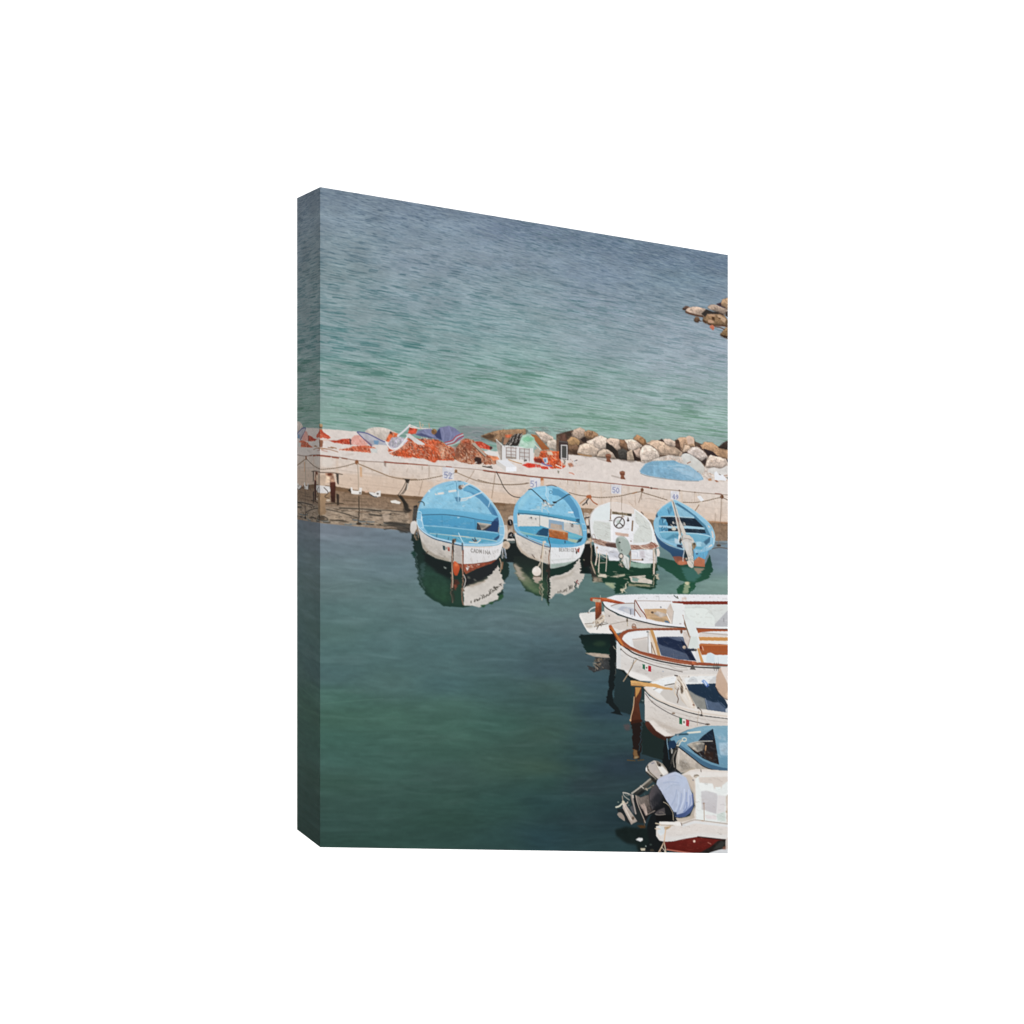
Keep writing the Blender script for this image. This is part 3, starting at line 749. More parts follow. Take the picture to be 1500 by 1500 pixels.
f([(500, 880), (640, 800), (800, 840), (880, 900), (1000, 990), (1030, 1060), (850, 1060), (600, 960)], '#a3c2d6', b=2, a=.8, nm=.05)
f([(-30, 920), (60, 800), (150, 770), (200, 860), (100, 940)], '#6b9cbc', b=1.5, a=.6)
for i in range(22):
    x = rng.uniform(80, 800); y = 800 + rng.uniform(0, 220)
    l([(x, y), (x + 60, y + rng.uniform(-15, 25)), (x + 150, y + rng.uniform(0, 50))], rng.uniform(.7, 1.8), ['#8cc4e0', '#5a98bd', '#b4d0de'][i % 3], a=.5, b=.7)
l([(-20, 962), (100, 1005), (400, 1052), (700, 1085), (960, 1090)], .9, '#6c7880', a=.8)

fr('F')
for bx, by, k, lab in ((820, 770, 1, 'rusty iron bollard near the rocks'), (1058, 1060, .96, 'rusty iron bollard near the quay edge')):
    l([(bx - 180, by - 60), (bx - 50, by - 25)], 1.6, '#a09288', b=.8, a=.8)  # shadow of the bollard, painted as a grey streak on the quay
    part('mooring_bollard', lab)
    f([(bx - 40 * k, by - 10), (bx - 28 * k, by - 60), (bx - 50 * k, by - 100), (bx - 48 * k, by - 130), (bx, by - 145), (bx + 45 * k, by - 125), (bx + 42 * k, by - 80), (bx + 25 * k, by - 55), (bx + 52 * k, by + 4), (bx, by - 2)],
      '#8b5843', '#7b4a34', d='v', nm=.15)
    l([(bx - 30, by - 115), (bx + 20, by - 120)], 1.4, '#a7735a', a=.8, b=.6); l([(bx - 38, by - 90), (bx + 30, by - 82)], 1.0, '#5d3628', a=.7)
part('paint_mark', 'scattered orange scraps on the quay')
f([(130, 790), (190, 780), (240, 840), (160, 860)], '#c08468', b=.6, nm=.4, n=.2); l([(160, 950), (200, 955), (235, 975)], 1.4, '#d0826a', b=.5); l([(265, 745), (290, 735)], 1.2, '#5a4a48')
for i in range(20):
    x = rng.uniform(140, 320); y = rng.uniform(720, 860); l([(x, y), (x + rng.normal(0, 12), y + rng.normal(0, 6))], 1.0, ['#b06a50', '#7c8a9a', '#e0b0a0'][i % 3], a=.6)

ORG = ['#dc5c32', '#dd7048', '#c24c28', '#e8a488', '#94402a', '#e6cabb', '#6f3428', '#dd6236', '#caa08a', '#5c3a30']
RED = ['#c9402a', '#b53424', '#dd6a4a', '#8c3026', '#e2a48c']
BRN = ['#a06244', '#c08a6a', '#7a4030', '#d3a88a', '#c0532f', '#8a5038', '#e0c0a4']
fr('V')
part('iron_post', 'rusty iron post with a round head at the left corner of the print')
e(858, 500, 52, 60, '#b5926a', '#a37a54'); e(862, 480, 30, 26, '#c8ab84', b=.8, a=.7)
f([(820, 540), (895, 545), (885, 580), (820, 580)], '#3f332a'); f([(810, 580), (885, 580), (910, 640), (810, 640)], '#a08468')
f([(800, 930), (920, 960), (920, 1030), (900, 1180), (800, 1180)], '#98664c', '#8a5a44', nm=.1); l([(800, 1210), (950, 1215), (1050, 1240)], 1.0, '#b07a52'); l([(880, 1270), (1050, 1310)], 1.0, '#c08a78')
part('fishing_net', 'small red orange net hung round the iron post')
P_ = [(820, 640), (890, 630), (920, 690), (1000, 760), (1100, 810), (1165, 880), (1080, 915), (920, 870), (820, 905)]
f(P_, '#c85a40', nm=.2); scat(P_, 50, 1.6, .8, RED + ['#e08a6c'], .8, 1.5)
part('fishing_net', 'thin strip of red net behind the left end of the quay')
fr('S'); l([(455, 455), (520, 470)], 1.2, '#9a6a44'); l([(340, 480), (420, 480), (540, 515)], .9, '#9c6a4c'); l([(420, 460), (480, 470)], 1.0, '#8c6448')
P_ = [(425, 375), (520, 375), (600, 355), (690, 355), (700, 425), (600, 415), (500, 400)]
f(P_, '#c0462e', nm=.2); scat(P_, 60, 2, .8, RED)
l([(355, 370), (420, 368)], 1.2, '#e0b8a4'); f([(680, 350), (720, 370), (715, 425), (685, 425)], '#5a3c40', b=.4)
part('tarpaulin', 'beige cover sheet in a mound at the back of the quay')
f([(870, 280), (920, 228), (1050, 212), (1180, 245), (1290, 310), (1200, 360), (1090, 370), (950, 330)], '#d2c8bf', '#c5b9ae', s=1, nm=.08, n=.08)
part('sack', 'pink net bag beside the blue edged cloth')
P_ = [(700, 420), (705, 350), (745, 312), (830, 310), (910, 420), (850, 445), (760, 430)]
f(P_, '#dca195', nm=.06); scat(P_, 40, 2.4, .7, ['#f0c8be', '#c87868', '#e8b0a2'], .8, 2)
part('folded_cloth', 'grey cloth with a blue edge folded over the net')
f([(775, 270), (860, 285), (1080, 370), (1180, 440), (1000, 420), (950, 445), (860, 360)], '#b6b4bc', '#a7a9b4', nm=.08)
l([(775, 275), (850, 350), (950, 445)], 1.2, '#565a86'); l([(780, 270), (900, 290), (1060, 370), (1110, 390)], 1.6, '#5d6292'); l([(870, 365), (915, 400), (950, 430)], 1.6, '#8a6a78')
f([(975, 375), (1040, 375), (1030, 425), (985, 420)], '#6c96bb', b=.5)
part('fishing_net', 'orange net strip along the front of the cloth')
P_ = [(555, 485), (680, 465), (720, 445), (900, 435), (1010, 470), (930, 525), (780, 510), (640, 500)]
f(P_, '#d2694a', nm=.2); scat(P_, 110, 2, .8, ORG)
f([(930, 470), (1020, 470), (1020, 525), (940, 520)], '#c8cbc8', b=.6, nm=.1)
part('fishing_net', 'large heap of bright orange net on the quay')
fr('T')
P_ = [(-180, 420), (-60, 370), (60, 350), (300, 355), (430, 368), (530, 430), (620, 470), (660, 560), (620, 625), (420, 615), (385, 645), (270, 600), (120, 580), (-100, 560), (-180, 520)]
f(P_, '#c9603e', '#d65a30', nm=.3, n=.2, wob=.5); scat(P_, 900, 2.4, .7, ORG, 1.2, 2.6)
scat([(60, 380), (260, 400), (280, 560), (60, 540)], 90, 2, .8, ['#8a4a38', '#e6d2c2', '#f2b898'], .7, 2)
f([(430, 400), (560, 450), (600, 560), (480, 600), (430, 500)], '#d39a78', a=.4, b=2, keep=True); scat([(430, 400), (560, 440), (640, 600), (430, 600)], 130, 2.2, .8, ['#e0c0a0', '#b05a3a', '#c89070', '#7d4634'], .9, 2)
f([(0, 540), (120, 545), (100, 590), (0, 590)], '#e0562a', a=.6, b=1)
f([(300, 380), (380, 370), (430, 560), (400, 640), (320, 600)], '#e0572c', a=.5, b=1.5)
fr('S'); f([(1120, 380), (1180, 270), (1270, 290), (1270, 330), (1190, 340), (1170, 400)], '#d8683c', nm=.3, b=.5); scat([(1120, 380), (1180, 280), (1270, 300), (1170, 400)], 16, 2, .8, ORG)
e(1184, 278, 12, 14, '#4a3430')
def strands(pts, cnt, pal, ln=9):
    scat(pts, cnt, ln, .6, pal, .9, 2.4, a=.85)
    scat(pts, cnt // 2, ln * .8, 1.5, ['#5a2c20', '#6d3424', '#3f241c'], 1.1, 1.6, a=.4)


fr('T')
strands([(-160, 440), (60, 370), (300, 365), (430, 380), (610, 480), (650, 560), (400, 610), (270, 590), (-100, 550)], 120, ['#f0cdb8', '#7a3220', '#e88a60', '#e6d6c8', '#b8401e'])
f([(-150, 430), (-40, 385), (40, 400), (60, 470), (-60, 500)], '#cdb3a4', b=1.5, a=.35, nm=.3, keep=True); f([(200, 520), (280, 500), (300, 590), (240, 580)], '#8c3a22', b=1.2, a=.45, keep=True); f([(430, 470), (480, 450), (520, 560), (470, 600)], '#e2c4aa', b=1.5, a=.35, nm=.3, keep=True)
fr('S')
part('folded_cloth', 'pale lilac cloth and white straps draped over the orange net')
f([(1150, 410), (1200, 340), (1290, 330), (1400, 370), (1330, 440), (1240, 480), (1170, 460)], '#b8b2bd', nm=.25, n=.1); scat([(1150, 410), (1290, 330), (1400, 370), (1240, 480)], 40, 2.4, .9, ['#8d88a0', '#d8d8dc', '#9aa49c'], .5, 3)
l([(1130, 400), (1180, 470), (1250, 475), (1320, 420), (1400, 310)], 2.2, '#e4e2e2'); l([(1160, 525), (1260, 485), (1330, 430)], 1.4, '#e8e0da'); l([(1270, 320), (1360, 245), (1420, 185)], 2.4, '#dcdce0'); l([(1415, 185), (1500, 215)], 1.4, '#e6dcd8')
fr('T'); f([(85, 200), (110, 215), (180, 235), (160, 290), (110, 300), (60, 290)], '#c8503a', nm=.3); l([(75, 190), (110, 215), (350, 235)], 1.6, '#e8dcd6')
f([(30, 300), (80, 290), (150, 340), (260, 410), (270, 430), (180, 425), (110, 370)], '#d6d2d0', nm=.06); l([(205, 150), (215, 225)], 1.3, '#cdb298'); l([(230, 180), (250, 185), (225, 215)], .8, '#cdb298'); l([(318, 170), (322, 215)], 1.2, '#b89878')
e(330, 340, 30, 18, '#4a4048', a=.7, b=.8, keep=True); scat([(200, 330), (400, 350), (400, 380), (240, 380)], 20, 2, 1.0, ['#3a3440', '#dcd4cc', '#8a7a78'], 0, 2)
part('tarpaulin', 'slate blue tarpaulin with red and white stripes over the nets')
f([(150, 305), (190, 255), (260, 235), (345, 232), (400, 280), (450, 215), (560, 195), (640, 225), (700, 280), (745, 320), (740, 350), (640, 400), (540, 435), (480, 380), (400, 355), (320, 335), (230, 320)], '#7d80a2', '#74799c', nm=.08)
f([(380, 300), (450, 225), (475, 370), (410, 340)], '#3d4468', b=.6); f([(150, 300), (230, 285), (340, 330), (420, 350), (300, 340), (200, 320)], '#454a6e', b=.7, a=.8)
for p_ in ([(260, 245), (300, 290), (370, 330)], [(480, 230), (500, 300), (490, 370)], [(560, 205), (590, 300), (560, 390)], [(240, 280), (330, 310)]):
    l(p_, 1.4, '#9297bb', b=.8, a=.7)
l([(510, 400), (600, 375), (650, 325), (730, 290)], 1.4, '#b84c50'); l([(525, 412), (610, 390), (660, 338), (735, 303)], 1.0, '#e0dad8'); l([(545, 425), (630, 400), (680, 350), (740, 320)], 1.4, '#b54a4c'); l([(550, 437), (640, 415), (740, 345)], .9, '#d8d2d0')
part('straw_basket', 'small brown basket between the folds of the blue tarpaulin')
e(380, 268, 34, 36, '#a0794e', '#6c5038', nm=.3, rot=.4)
part('fishing_net', 'brown and orange net bundle right of the striped tarpaulin')
P_ = [(650, 470), (700, 400), (780, 352), (860, 375), (950, 480), (1080, 590), (1190, 630), (1130, 665), (990, 668), (830, 662), (700, 640), (620, 590)]
f(P_, '#a9694a', nm=.3, n=.2, wob=.4); scat(P_, 620, 2.2, .7, BRN, 1, 2.8); f([(600, 450), (680, 430), (690, 600), (630, 570)], '#6a4034', b=1.5, a=.55, nm=.2)
e(790, 440, 60, 50, '#7d3a2c', a=.5, b=1.5); e(760, 380, 60, 26, '#d05a38', a=.6, b=1)
strands([(660, 470), (720, 400), (780, 365), (860, 390), (950, 490), (1100, 610), (990, 655), (700, 630)], 110, ['#e8ccb2', '#6e2e20', '#d98a62', '#f0dccb', '#8c4430'], 8)
scat([(900, 560), (1080, 590), (1150, 650), (960, 650)], 50, 3, .9, ['#e0c4ae', '#c8a084', '#8a5844'], .7, 2)
f([(865, 600), (900, 575), (955, 590), (962, 660), (900, 665)], '#3b2a27', b=.5)
part('fishing_net', 'small red net behind the white crate')
P_ = [(870, 390), (950, 385), (1095, 462), (1070, 492), (960, 470), (900, 440)]
f(P_, '#c94a34', nm=.2); scat(P_, 60, 1.8, .8, RED); e(1075, 465, 18, 18, '#4a3838')
part('folded_cloth', 'white sheet and grey strip between the nets and the crate')
f([(835, 405), (880, 400), (1020, 560), (1000, 575)], '#b3a494', b=.4); l([(850, 430), (1000, 570)], .8, '#4c443c')
f([(985, 520), (1050, 490), (1130, 520), (1200, 590), (1190, 610), (1060, 560)], '#dedbd8', b=.5); f([(1040, 555), (1150, 570), (1180, 605), (1100, 620)], '#d5835c', nm=.3, b=.5)
part('coiled_rope', 'cream rope and cable coiled at the quay edge')
for p_ in ([(870, 700), (880, 650), (900, 640)], [(875, 690), (960, 700), (1030, 700), (1080, 690)], [(940, 680), (980, 650), (960, 690)], [(900, 665), (960, 690), (1000, 670)]):
    l(p_, 1.3, '#e2d6ca')
l([(975, 690), (1030, 700), (1090, 712)], 1.6, '#4e463f'); l([(1030, 700), (1080, 690)], 1.4, '#3d3833')

fr('E')
part('plank', 'brown board leaning behind the green cloth')
f([(720, 238), (800, 250), (990, 452), (880, 462)], '#ab6c41', '#9a5a34'); f([(770, 378), (795, 385), (872, 460), (850, 455)], '#e6d6c6', b=.3)
part('crate', 'white lattice crates with a dark net inside')
f([(248, 310), (330, 390), (760, 428), (764, 642), (600, 600), (345, 600), (310, 595), (262, 440)], '#dcdbdb')
f([(248, 310), (330, 390), (330, 590), (308, 595), (262, 440)], '#a39b93', '#b5a99e', nm=.15); l([(250, 312), (332, 392)], 1.0, '#e2ded8'); l([(318, 400), (320, 590)], .8, '#7a6e66')
sub('crate_lattice', 'rusty lattice panels of the crate')
for (x0, y0, x1, y1, nx, ny) in ((388, 425, 520, 565, 2, 3), (572, 440, 705, 600, 2, 3)):
    f([(x0, y0), (x1, y0 + 10), (x1, y1 + 10), (x0, y1)], '#cfccca', nm=.08, b=.3)
    for i in range(nx + 1):
        x = x0 + (x1 - x0) * i / nx
        l([(x, y0), (x, y1 + 6)], .9, '#86706a', s=0)
    for i in range(ny + 1):
        y = y0 + (y1 - y0) * i / ny
        l([(x0, y), (x1, y + 9)], .8, '#8f7a72', s=0)
f([(395, 545), (520, 560), (520, 590), (395, 580)], '#8a7a6c', b=.5, a=.7); f([(610, 590), (700, 600), (700, 625), (620, 615)], '#5c544e', b=.5, a=.8)
back()
scat([(345, 400), (560, 420), (560, 435), (345, 420)], 10, 1, 1, ['#8a7a70'], 0, 3, a=.6)
part('fishing_net', 'black net piled in the crate')
P_ = [(330, 392), (400, 365), (440, 310), (500, 242), (612, 228), (600, 290), (560, 405), (450, 400)]
f(P_, '#35302d', nm=.2); scat(P_, 46, 4, .8, ['#b9b1aa', '#6a625c', '#dcd6d0', '#1e1c1b'], 2.2, .7)
f([(330, 285), (365, 285), (350, 385), (330, 375)], '#5c554c', b=.4); f([(365, 290), (430, 295), (380, 382), (345, 382)], '#a07a62', b=.4); f([(370, 250), (470, 245), (440, 290), (380, 290)], '#d06a46', b=.5, nm=.2)
part('folded_cloth', 'pale green cloth piled on the crate')
f([(556, 405), (590, 300), (610, 255), (690, 238), (770, 285), (795, 380), (765, 432), (650, 435)], '#b0d0be', '#b8d4c4', nm=.08); f([(612, 300), (640, 275), (720, 262), (770, 320), (700, 345), (630, 350)], '#83c39c', b=1, nm=.08)
for i in range(10):
    x = rng.uniform(590, 760); y = rng.uniform(270, 410); l([(x, y), (x + 30, y + rng.normal(0, 16))], 1.0, ['#cfe4d8', '#7eb896'][i % 2], a=.6, b=.5)
part('fishing_net', 'orange and red net heap beside the sign frame')
P_ = [(770, 600), (780, 520), (850, 475), (920, 462), (1110, 478), (1130, 600), (1205, 680), (1150, 712), (1000, 712), (950, 650), (860, 640)]
f(P_, '#d65c34', '#dd4c28', nm=.2, n=.1, wob=.3); scat(P_, 210, 2.4, .9, ['#e2602e', '#f08a4c', '#c8431e', '#a04a30', '#f2b090', '#c9622e'], 1.2, 2)
strands([(780, 530), (920, 470), (1110, 485), (1140, 620), (1150, 700), (1000, 700), (860, 630)], 50, ['#f4c8a8', '#8c2c18', '#f09a68', '#ecdccf'], 7)
f([(765, 580), (860, 570), (905, 640), (780, 632)], '#6c2824', b=.8, nm=.2, a=.85); f([(935, 472), (1010, 478), (1035, 530), (960, 522)], '#dac4ae', b=.6, nm=.06)
f([(770, 460), (825, 428), (862, 470), (835, 550), (780, 555)], '#bcac9c', nm=.2, b=.5)
sub('float_bag', 'white bag with a blue mark in the net heap')
f([(888, 570), (950, 558), (965, 630), (920, 652)], '#c9cdd2', b=.4); f([(905, 585), (935, 580), (935, 625), (912, 628)], '#5f80b4', b=.5); l([(880, 640), (940, 665), (1010, 680)], 2.2, '#7b6794')
back()
l([(1070, 665), (1150, 700)], 1.6, '#ecdcd0')
part('fishing_net', 'bright red net spread in front of the crates')
for P_ in ([(605, 665), (680, 635), (795, 655), (785, 695), (700, 705)], [(845, 680), (960, 688), (965, 722), (880, 718)], [(800, 655), (860, 670), (850, 700), (790, 690)]):
    f(P_, '#d43a2c' if P_[0][0] != 800 else '#b99aa4', nm=.12, b=.5); scat(P_, 26, 1.8, .8, ['#e85540', '#b92c20', '#e8583c'])
part('tray', 'white tray propped on a strip of wood')
f([(390, 578), (480, 582), (635, 592), (620, 645), (520, 620)], '#e4ded8', b=.4); l([(420, 590), (500, 620), (600, 648)], 1.2, '#c08e5e'); f([(640, 590), (700, 590), (700, 630), (650, 620)], '#dcdad8', b=.5); e(655, 600, 18, 10, '#4a4440')
part('polystyrene_box', 'white polystyrene box at the quay edge')
f([(250, 600), (400, 598), (530, 692), (385, 692)], '#e3e4e8', b=.3); f([(250, 600), (385, 692), (385, 757), (252, 655)], '#d2cdc8', b=.3); f([(385, 692), (530, 690), (530, 752), (385, 757)], '#eff0f5', b=.3)
part('sign_frame', 'upright white sign frame with a dark board on two legs')
f([(1108, 330), (1237, 345), (1240, 600), (1115, 575)], '#463a38', '#352c2b', b=.35); l([(1118, 340), (1225, 352)], 1.0, '#6a6460'); f([(1150, 400), (1218, 405), (1218, 565), (1150, 560)], '#4b4a48', b=.3)
l([(1145, 392), (1222, 396), (1222, 580), (1145, 570), (1145, 392)], 1.3, '#ece8e6', s=0); l([(1150, 572), (1152, 740)], 1.1, '#e6e0dc'); l([(1217, 575), (1217, 690)], 1.1, '#e6d8d2')
f([(1160, 590), (1210, 590), (1208, 680), (1160, 670)], '#c8bcae', b=.4, a=.7); l([(1180, 600), (1195, 620), (1180, 650)], 1.0, '#4c443e')
f([(1090, 740), (1120, 750), (1110, 782), (1095, 775)], '#8c8878', b=.4)

# ------------------------------------------------------------------ reflections and dark water between the boats
part('water_reflection', 'dark and white reflection of the boat at plate 52')
fr('C')
DK = '#1f2a29'
f([(118, 20), (120, 90), (150, 250), (165, 420), (195, 560), (215, 680), (290, 770), (280, 790), (330, 830), (400, 880), (470, 905), (520, 945), (640, 960), (780, 968), (900, 945), (1010, 965), (1120, 915),
   (1230, 880), (1285, 820), (1290, 700), (1310, 620), (1370, 560), (1370, 420), (1330, 360), (1440, 380), (1440, 60), (1240, 60), (220, 30)], '#1e2b2a', '#213b31', b=.5, wob=.35)
f([(230, 500), (300, 420), (420, 480), (600, 640), (620, 880), (520, 900), (380, 820), (260, 680)], '#2c4840', '#2b4c37', b=3, nm=.1, a=.85)
f([(660, 620), (760, 640), (760, 940), (660, 930)], '#274236', b=1.2, a=.8)
l([(170, 260), (190, 470), (230, 620), (270, 720)], 1.4, '#6a8286', b=.8, a=.5); f([(230, 400), (290, 380), (270, 560), (230, 600)], '#3c5554', b=1, a=.7)
f([(250, 240), (420, 335), (620, 385), (620, 600), (450, 520), (300, 400)], '#1b2122', b=1.6, a=.85)
f([(785, 560), (900, 500), (1050, 420), (1240, 330), (1240, 440), (1180, 520), (1040, 600), (900, 660), (790, 700)], '#25282a', b=.6)
f([(785, 712), (840, 690), (900, 672), (1040, 622), (1140, 540), (1245, 420), (1262, 520), (1310, 640), (1280, 740), (1230, 800), (1230, 860), (1130, 905), (1060, 940), (1000, 965), (900, 945), (788, 940)], '#c9c1b8', '#d1ccc6', b=.35, nm=.04, wob=.25)
f([(790, 700), (900, 660), (1040, 605), (1100, 570), (1050, 640), (900, 700)], '#9d8a78', b=1, a=.6)
for q_ in ([(1240, 820), (1290, 800), (1290, 850), (1230, 885)], [(1110, 905), (1170, 890), (1150, 930)], [(1000, 940), (1070, 930), (1040, 968)]):
    f(q_, '#2c5136', b=.5, wob=.2)
for x0_, y0_, h_ in [(880, 905, 18), (925, 890, 22), (960, 878, 14), (985, 868, 20), (1025, 850, 36), (1050, 840, 32), (1075, 828, 26), (1100, 810, 50), (1128, 790, 58), (1165, 770, 30), (1185, 745, 44), (1205, 735, 32), (1225, 715, 22), (1262, 680, 18)]:
    l([(x0_, y0_), (x0_ + rng.normal(4, 5), y0_ - h_ * .5), (x0_ + rng.normal(2, 6), y0_ - h_)], rng.uniform(1.1, 2.0), '#4a463f', b=.3)
l([(635, 520), (630, 700), (640, 900)], 2.0, '#8a7868'); l([(655, 560), (660, 880)], 1.2, '#3a342c'); l([(775, 560), (770, 760), (765, 860), (780, 930)], 1.8, '#8f6c5a'); l([(640, 600), (635, 900)], 1.0, '#20201c'); l([(790, 540), (815, 640), (780, 700)], 2.6, '#15181a')
f([(650, 600), (720, 610), (720, 680), (680, 750), (655, 700)], '#4a2e26', b=.8); f([(665, 680), (705, 670), (690, 750)], '#a1543e', b=.8, a=.7)
l([(530, 445), (565, 462)], 1.6, '#8a938c', b=.4); e(850, 580, 20, 16, '#5b5d54', b=.6); e(930, 612, 16, 14, '#62645c', b=.6)
f([(120, 240), (165, 240), (160, 330), (118, 290)], '#213f38', b=.8)
fr('D')
part('water_reflection', 'reflection of the boat at plate 51 with its mirrored name')
f([(0, 60), (160, 60), (260, 300), (560, 480), (770, 560), (1000, 540), (1270, 400), (1500, 380), (1500, 560), (1340, 560), (1300, 480), (1180, 640), (770, 740), (600, 760), (300, 640), (140, 520), (130, 500), (0, 500)], '#1d2424', b=.6)
f([(138, 500), (150, 620), (200, 740), (260, 860), (340, 950), (330, 985), (430, 1010), (520, 1065), (600, 1080), (700, 1130), (690, 1160), (735, 1245), (745, 1150), (760, 1000), (770, 560), (560, 480), (300, 400), (160, 400)], '#222927', '#2b4a38', b=.4, wob=.25)
f([(145, 520), (240, 560), (330, 700), (440, 800), (600, 900), (600, 1040), (480, 1010), (350, 930), (250, 820), (170, 680)], '#8d8271', '#4f6b4b', b=1.6, nm=.06)
f([(150, 530), (200, 540), (290, 700), (330, 800), (260, 800), (180, 680)], '#aea293', b=1.5, a=.8)
f([(420, 620), (600, 740), (700, 860), (700, 1060), (600, 1000), (450, 860)], '#37523c', b=3, a=.8)
f([(768, 745), (900, 715), (1050, 665), (1160, 560), (1255, 435), (1300, 500), (1330, 600), (1345, 700), (1300, 820), (1240, 900), (1160, 960), (1080, 1030), (1010, 1062), (960, 1030), (830, 1030), (800, 1090), (752, 1130)], '#cdc6be', '#c6bfb6', b=.35, nm=.04, wob=.2)
f([(780, 800), (900, 750), (1080, 700), (1180, 600), (1120, 720), (950, 780)], '#a99f90', b=1.2, a=.6)
f([(768, 605), (900, 590), (1090, 530), (1200, 480), (1260, 430), (1160, 560), (1050, 660), (900, 712), (768, 742)], '#1b322b', b=.5)
for x0_, y0_, h_ in [(895, 1020, 26), (925, 1010, 34), (950, 1010, 20), (985, 1010, 34), (1000, 990, 26), (1030, 990, 44), (1075, 960, 60), (1085, 950, 40), (1110, 940, 46), (1135, 920, 30)]:
    l([(x0_, y0_), (x0_ + rng.normal(4, 5), y0_ - h_ * .5), (x0_ + rng.normal(2, 4), y0_ - h_)], 1.2, '#5a564e', b=.3)
l([(1185, 840), (1190, 930)], 2.2, '#2c3a38'); l([(1210, 810), (1230, 870)], 2.2, '#7c3a3c'); l([(1225, 880), (1240, 930)], 1.6, '#e0dad0')
f([(470, 750), (600, 750), (605, 800), (550, 855), (500, 840)], '#c3b1a4', '#a99a8c', b=.6, s=1)
l([(595, 860), (590, 1000), (600, 1040)], 1.8, '#8f7e6c'); l([(610, 870), (630, 980), (620, 1140)], 1.2, '#d0bfa8'); l([(725, 700), (735, 900), (730, 1060), (735, 1180)], 2.0, '#151c1c'); l([(715, 720), (720, 950), (715, 1050)], .9, '#8a7c70', a=.7)
fr('H')
part('water_reflection', 'broken green and white reflection of the motor boat at plate 50')
f([(0, 1180), (240, 1000), (250, 1220), (660, 1270), (860, 1300), (1260, 1320), (1270, 1500), (0, 1500)], '#14211f', b=.6)
f([(60, 1200), (240, 1150), (230, 1500), (140, 1500)], '#1a2324', b=.6)
fr('J')
f([(160, 140), (240, 160), (245, 120), (800, 160), (800, 230), (775, 250), (800, 290), (790, 400), (740, 415), (620, 395), (540, 370), (500, 400), (480, 450), (390, 452), (395, 350), (300, 350), (180, 330), (165, 290), (185, 240)], '#1b3c2e', b=.5, wob=.3)
f([(160, 150), (200, 180), (210, 240), (230, 320), (180, 330), (165, 280)], '#3b3a34', b=.6, nm=.3)
f([(235, 262), (320, 268), (318, 300), (240, 292)], '#d0c6b4', b=.5, nm=.1); f([(350, 290), (440, 268), (500, 265), (495, 280), (420, 300)], '#a9a490', b=.5, nm=.2); f([(300, 345), (390, 350), (390, 410), (330, 380)], '#98a284', b=.8, nm=.1)
f([(535, 290), (680, 275), (690, 310), (760, 325), (750, 360), (620, 345), (560, 345)], '#d2c8bb', b=.4, nm=.1); f([(560, 300), (620, 310), (615, 340), (565, 330)], '#7d9a90', b=.5); f([(530, 355), (740, 368), (730, 385), (530, 380)], '#8e8c70', b=.6, nm=.1)
f([(785, 260), (815, 270), (808, 320), (785, 310)], '#b8b09c', b=.5); l([(765, 210), (770, 370)], 1.4, '#a89c84'); l([(520, 340), (490, 400), (450, 450)], 1.6, '#d8ceb8'); l([(240, 170), (238, 290)], 1.2, '#b8a890', a=.7); e(470, 420, 20, 14, '#cdc2a8'); l([(480, 400), (500, 440)], 1.2, '#d8ceb8')
for i in range(26):
    x = rng.uniform(180, 790); y = rng.uniform(220, 400); l([(x - 16, y), (x + 16, y + 3)], .9, ['#12281f', '#4c6a50', '#b9ae98'][i % 3], a=.7)
f([(170, 290), (270, 300), (280, 340), (190, 345)], '#9c8a78', b=.8, nm=.3, a=.8)
part('water_reflection', 'green reflection of the slim blue rowing boat')
f([(800, 100), (1010, 150), (1250, 190), (1300, 80), (1335, 220), (1290, 300), (1240, 325), (1160, 355), (1165, 400), (1130, 420), (1110, 455), (1000, 455), (985, 410), (1020, 370), (1080, 345), (1000, 320), (950, 270), (880, 230), (800, 170)], '#1f4339', '#27573f', b=.5, wob=.3)
f([(1030, 200), (1240, 205), (1210, 290), (1150, 340), (1080, 330)], '#3f6d66', b=1.2, a=.85); f([(1140, 205), (1250, 210), (1195, 272)], '#91826f', b=.7); f([(1060, 350), (1110, 345), (1100, 452), (1040, 452)], '#8a9c7c', b=.9); e(1085, 355, 18, 16, '#c9c2a0'); ring(1135, 390, 26, 34, 1.4, '#1c5038')
# lower right dark water
part('water_reflection', 'dark water and reflections beside the row of boats on the right')
f([(55, 845), (380, 835), (420, 960), (400, 1035), (250, 1035), (115, 1030), (120, 1000), (75, 910)], '#131f1f', '#17302a', b=.5, wob=.3)
e(250, 930, 60, 26, '#24382c', b=1.5)
f([(110, 1018), (200, 1018), (360, 1035), (370, 1068), (280, 1066), (190, 1050)], '#b2a292', b=.5, nm=.1, wob=.2)
f([(200, 1062), (380, 1066), (400, 1190), (300, 1175), (190, 1205), (130, 1160), (140, 1140), (200, 1160), (220, 1110)], '#37393a', b=.5, nm=.3, wob=.4); scat([(200, 1070), (300, 1075), (280, 1170), (190, 1190)], 26, 4, 1.4, ['#8a7a68', '#5a4c3c', '#a09080'], .6, 2, keep=False)
f([(350, 850), (400, 850), (415, 1100), (400, 1300), (370, 1400), (380, 1500), (315, 1500), (340, 1300), (345, 1050)], '#151d1e', b=.5, wob=.3)
f([(400, 1180), (480, 1180), (560, 1260), (700, 1290), (700, 1500), (390, 1500), (390, 1300)], '#24373a', b=.6)
f([(415, 1165), (480, 1180), (540, 1240), (640, 1285), (560, 1290), (480, 1230)], '#17201f', b=.5)
l([(410, 1060), (405, 1120), (395, 1230)], .8, '#8a8478', a=.8, b=.5); l([(380, 955), (410, 990)], 1.2, '#a09888')
fr('N')
f([(170, 150), (245, 180), (350, 290), (350, 480), (400, 760), (350, 690), (250, 655), (180, 640), (150, 560), (160, 400)], '#25363a', '#1f2d2f', b=.5, wob=.3)
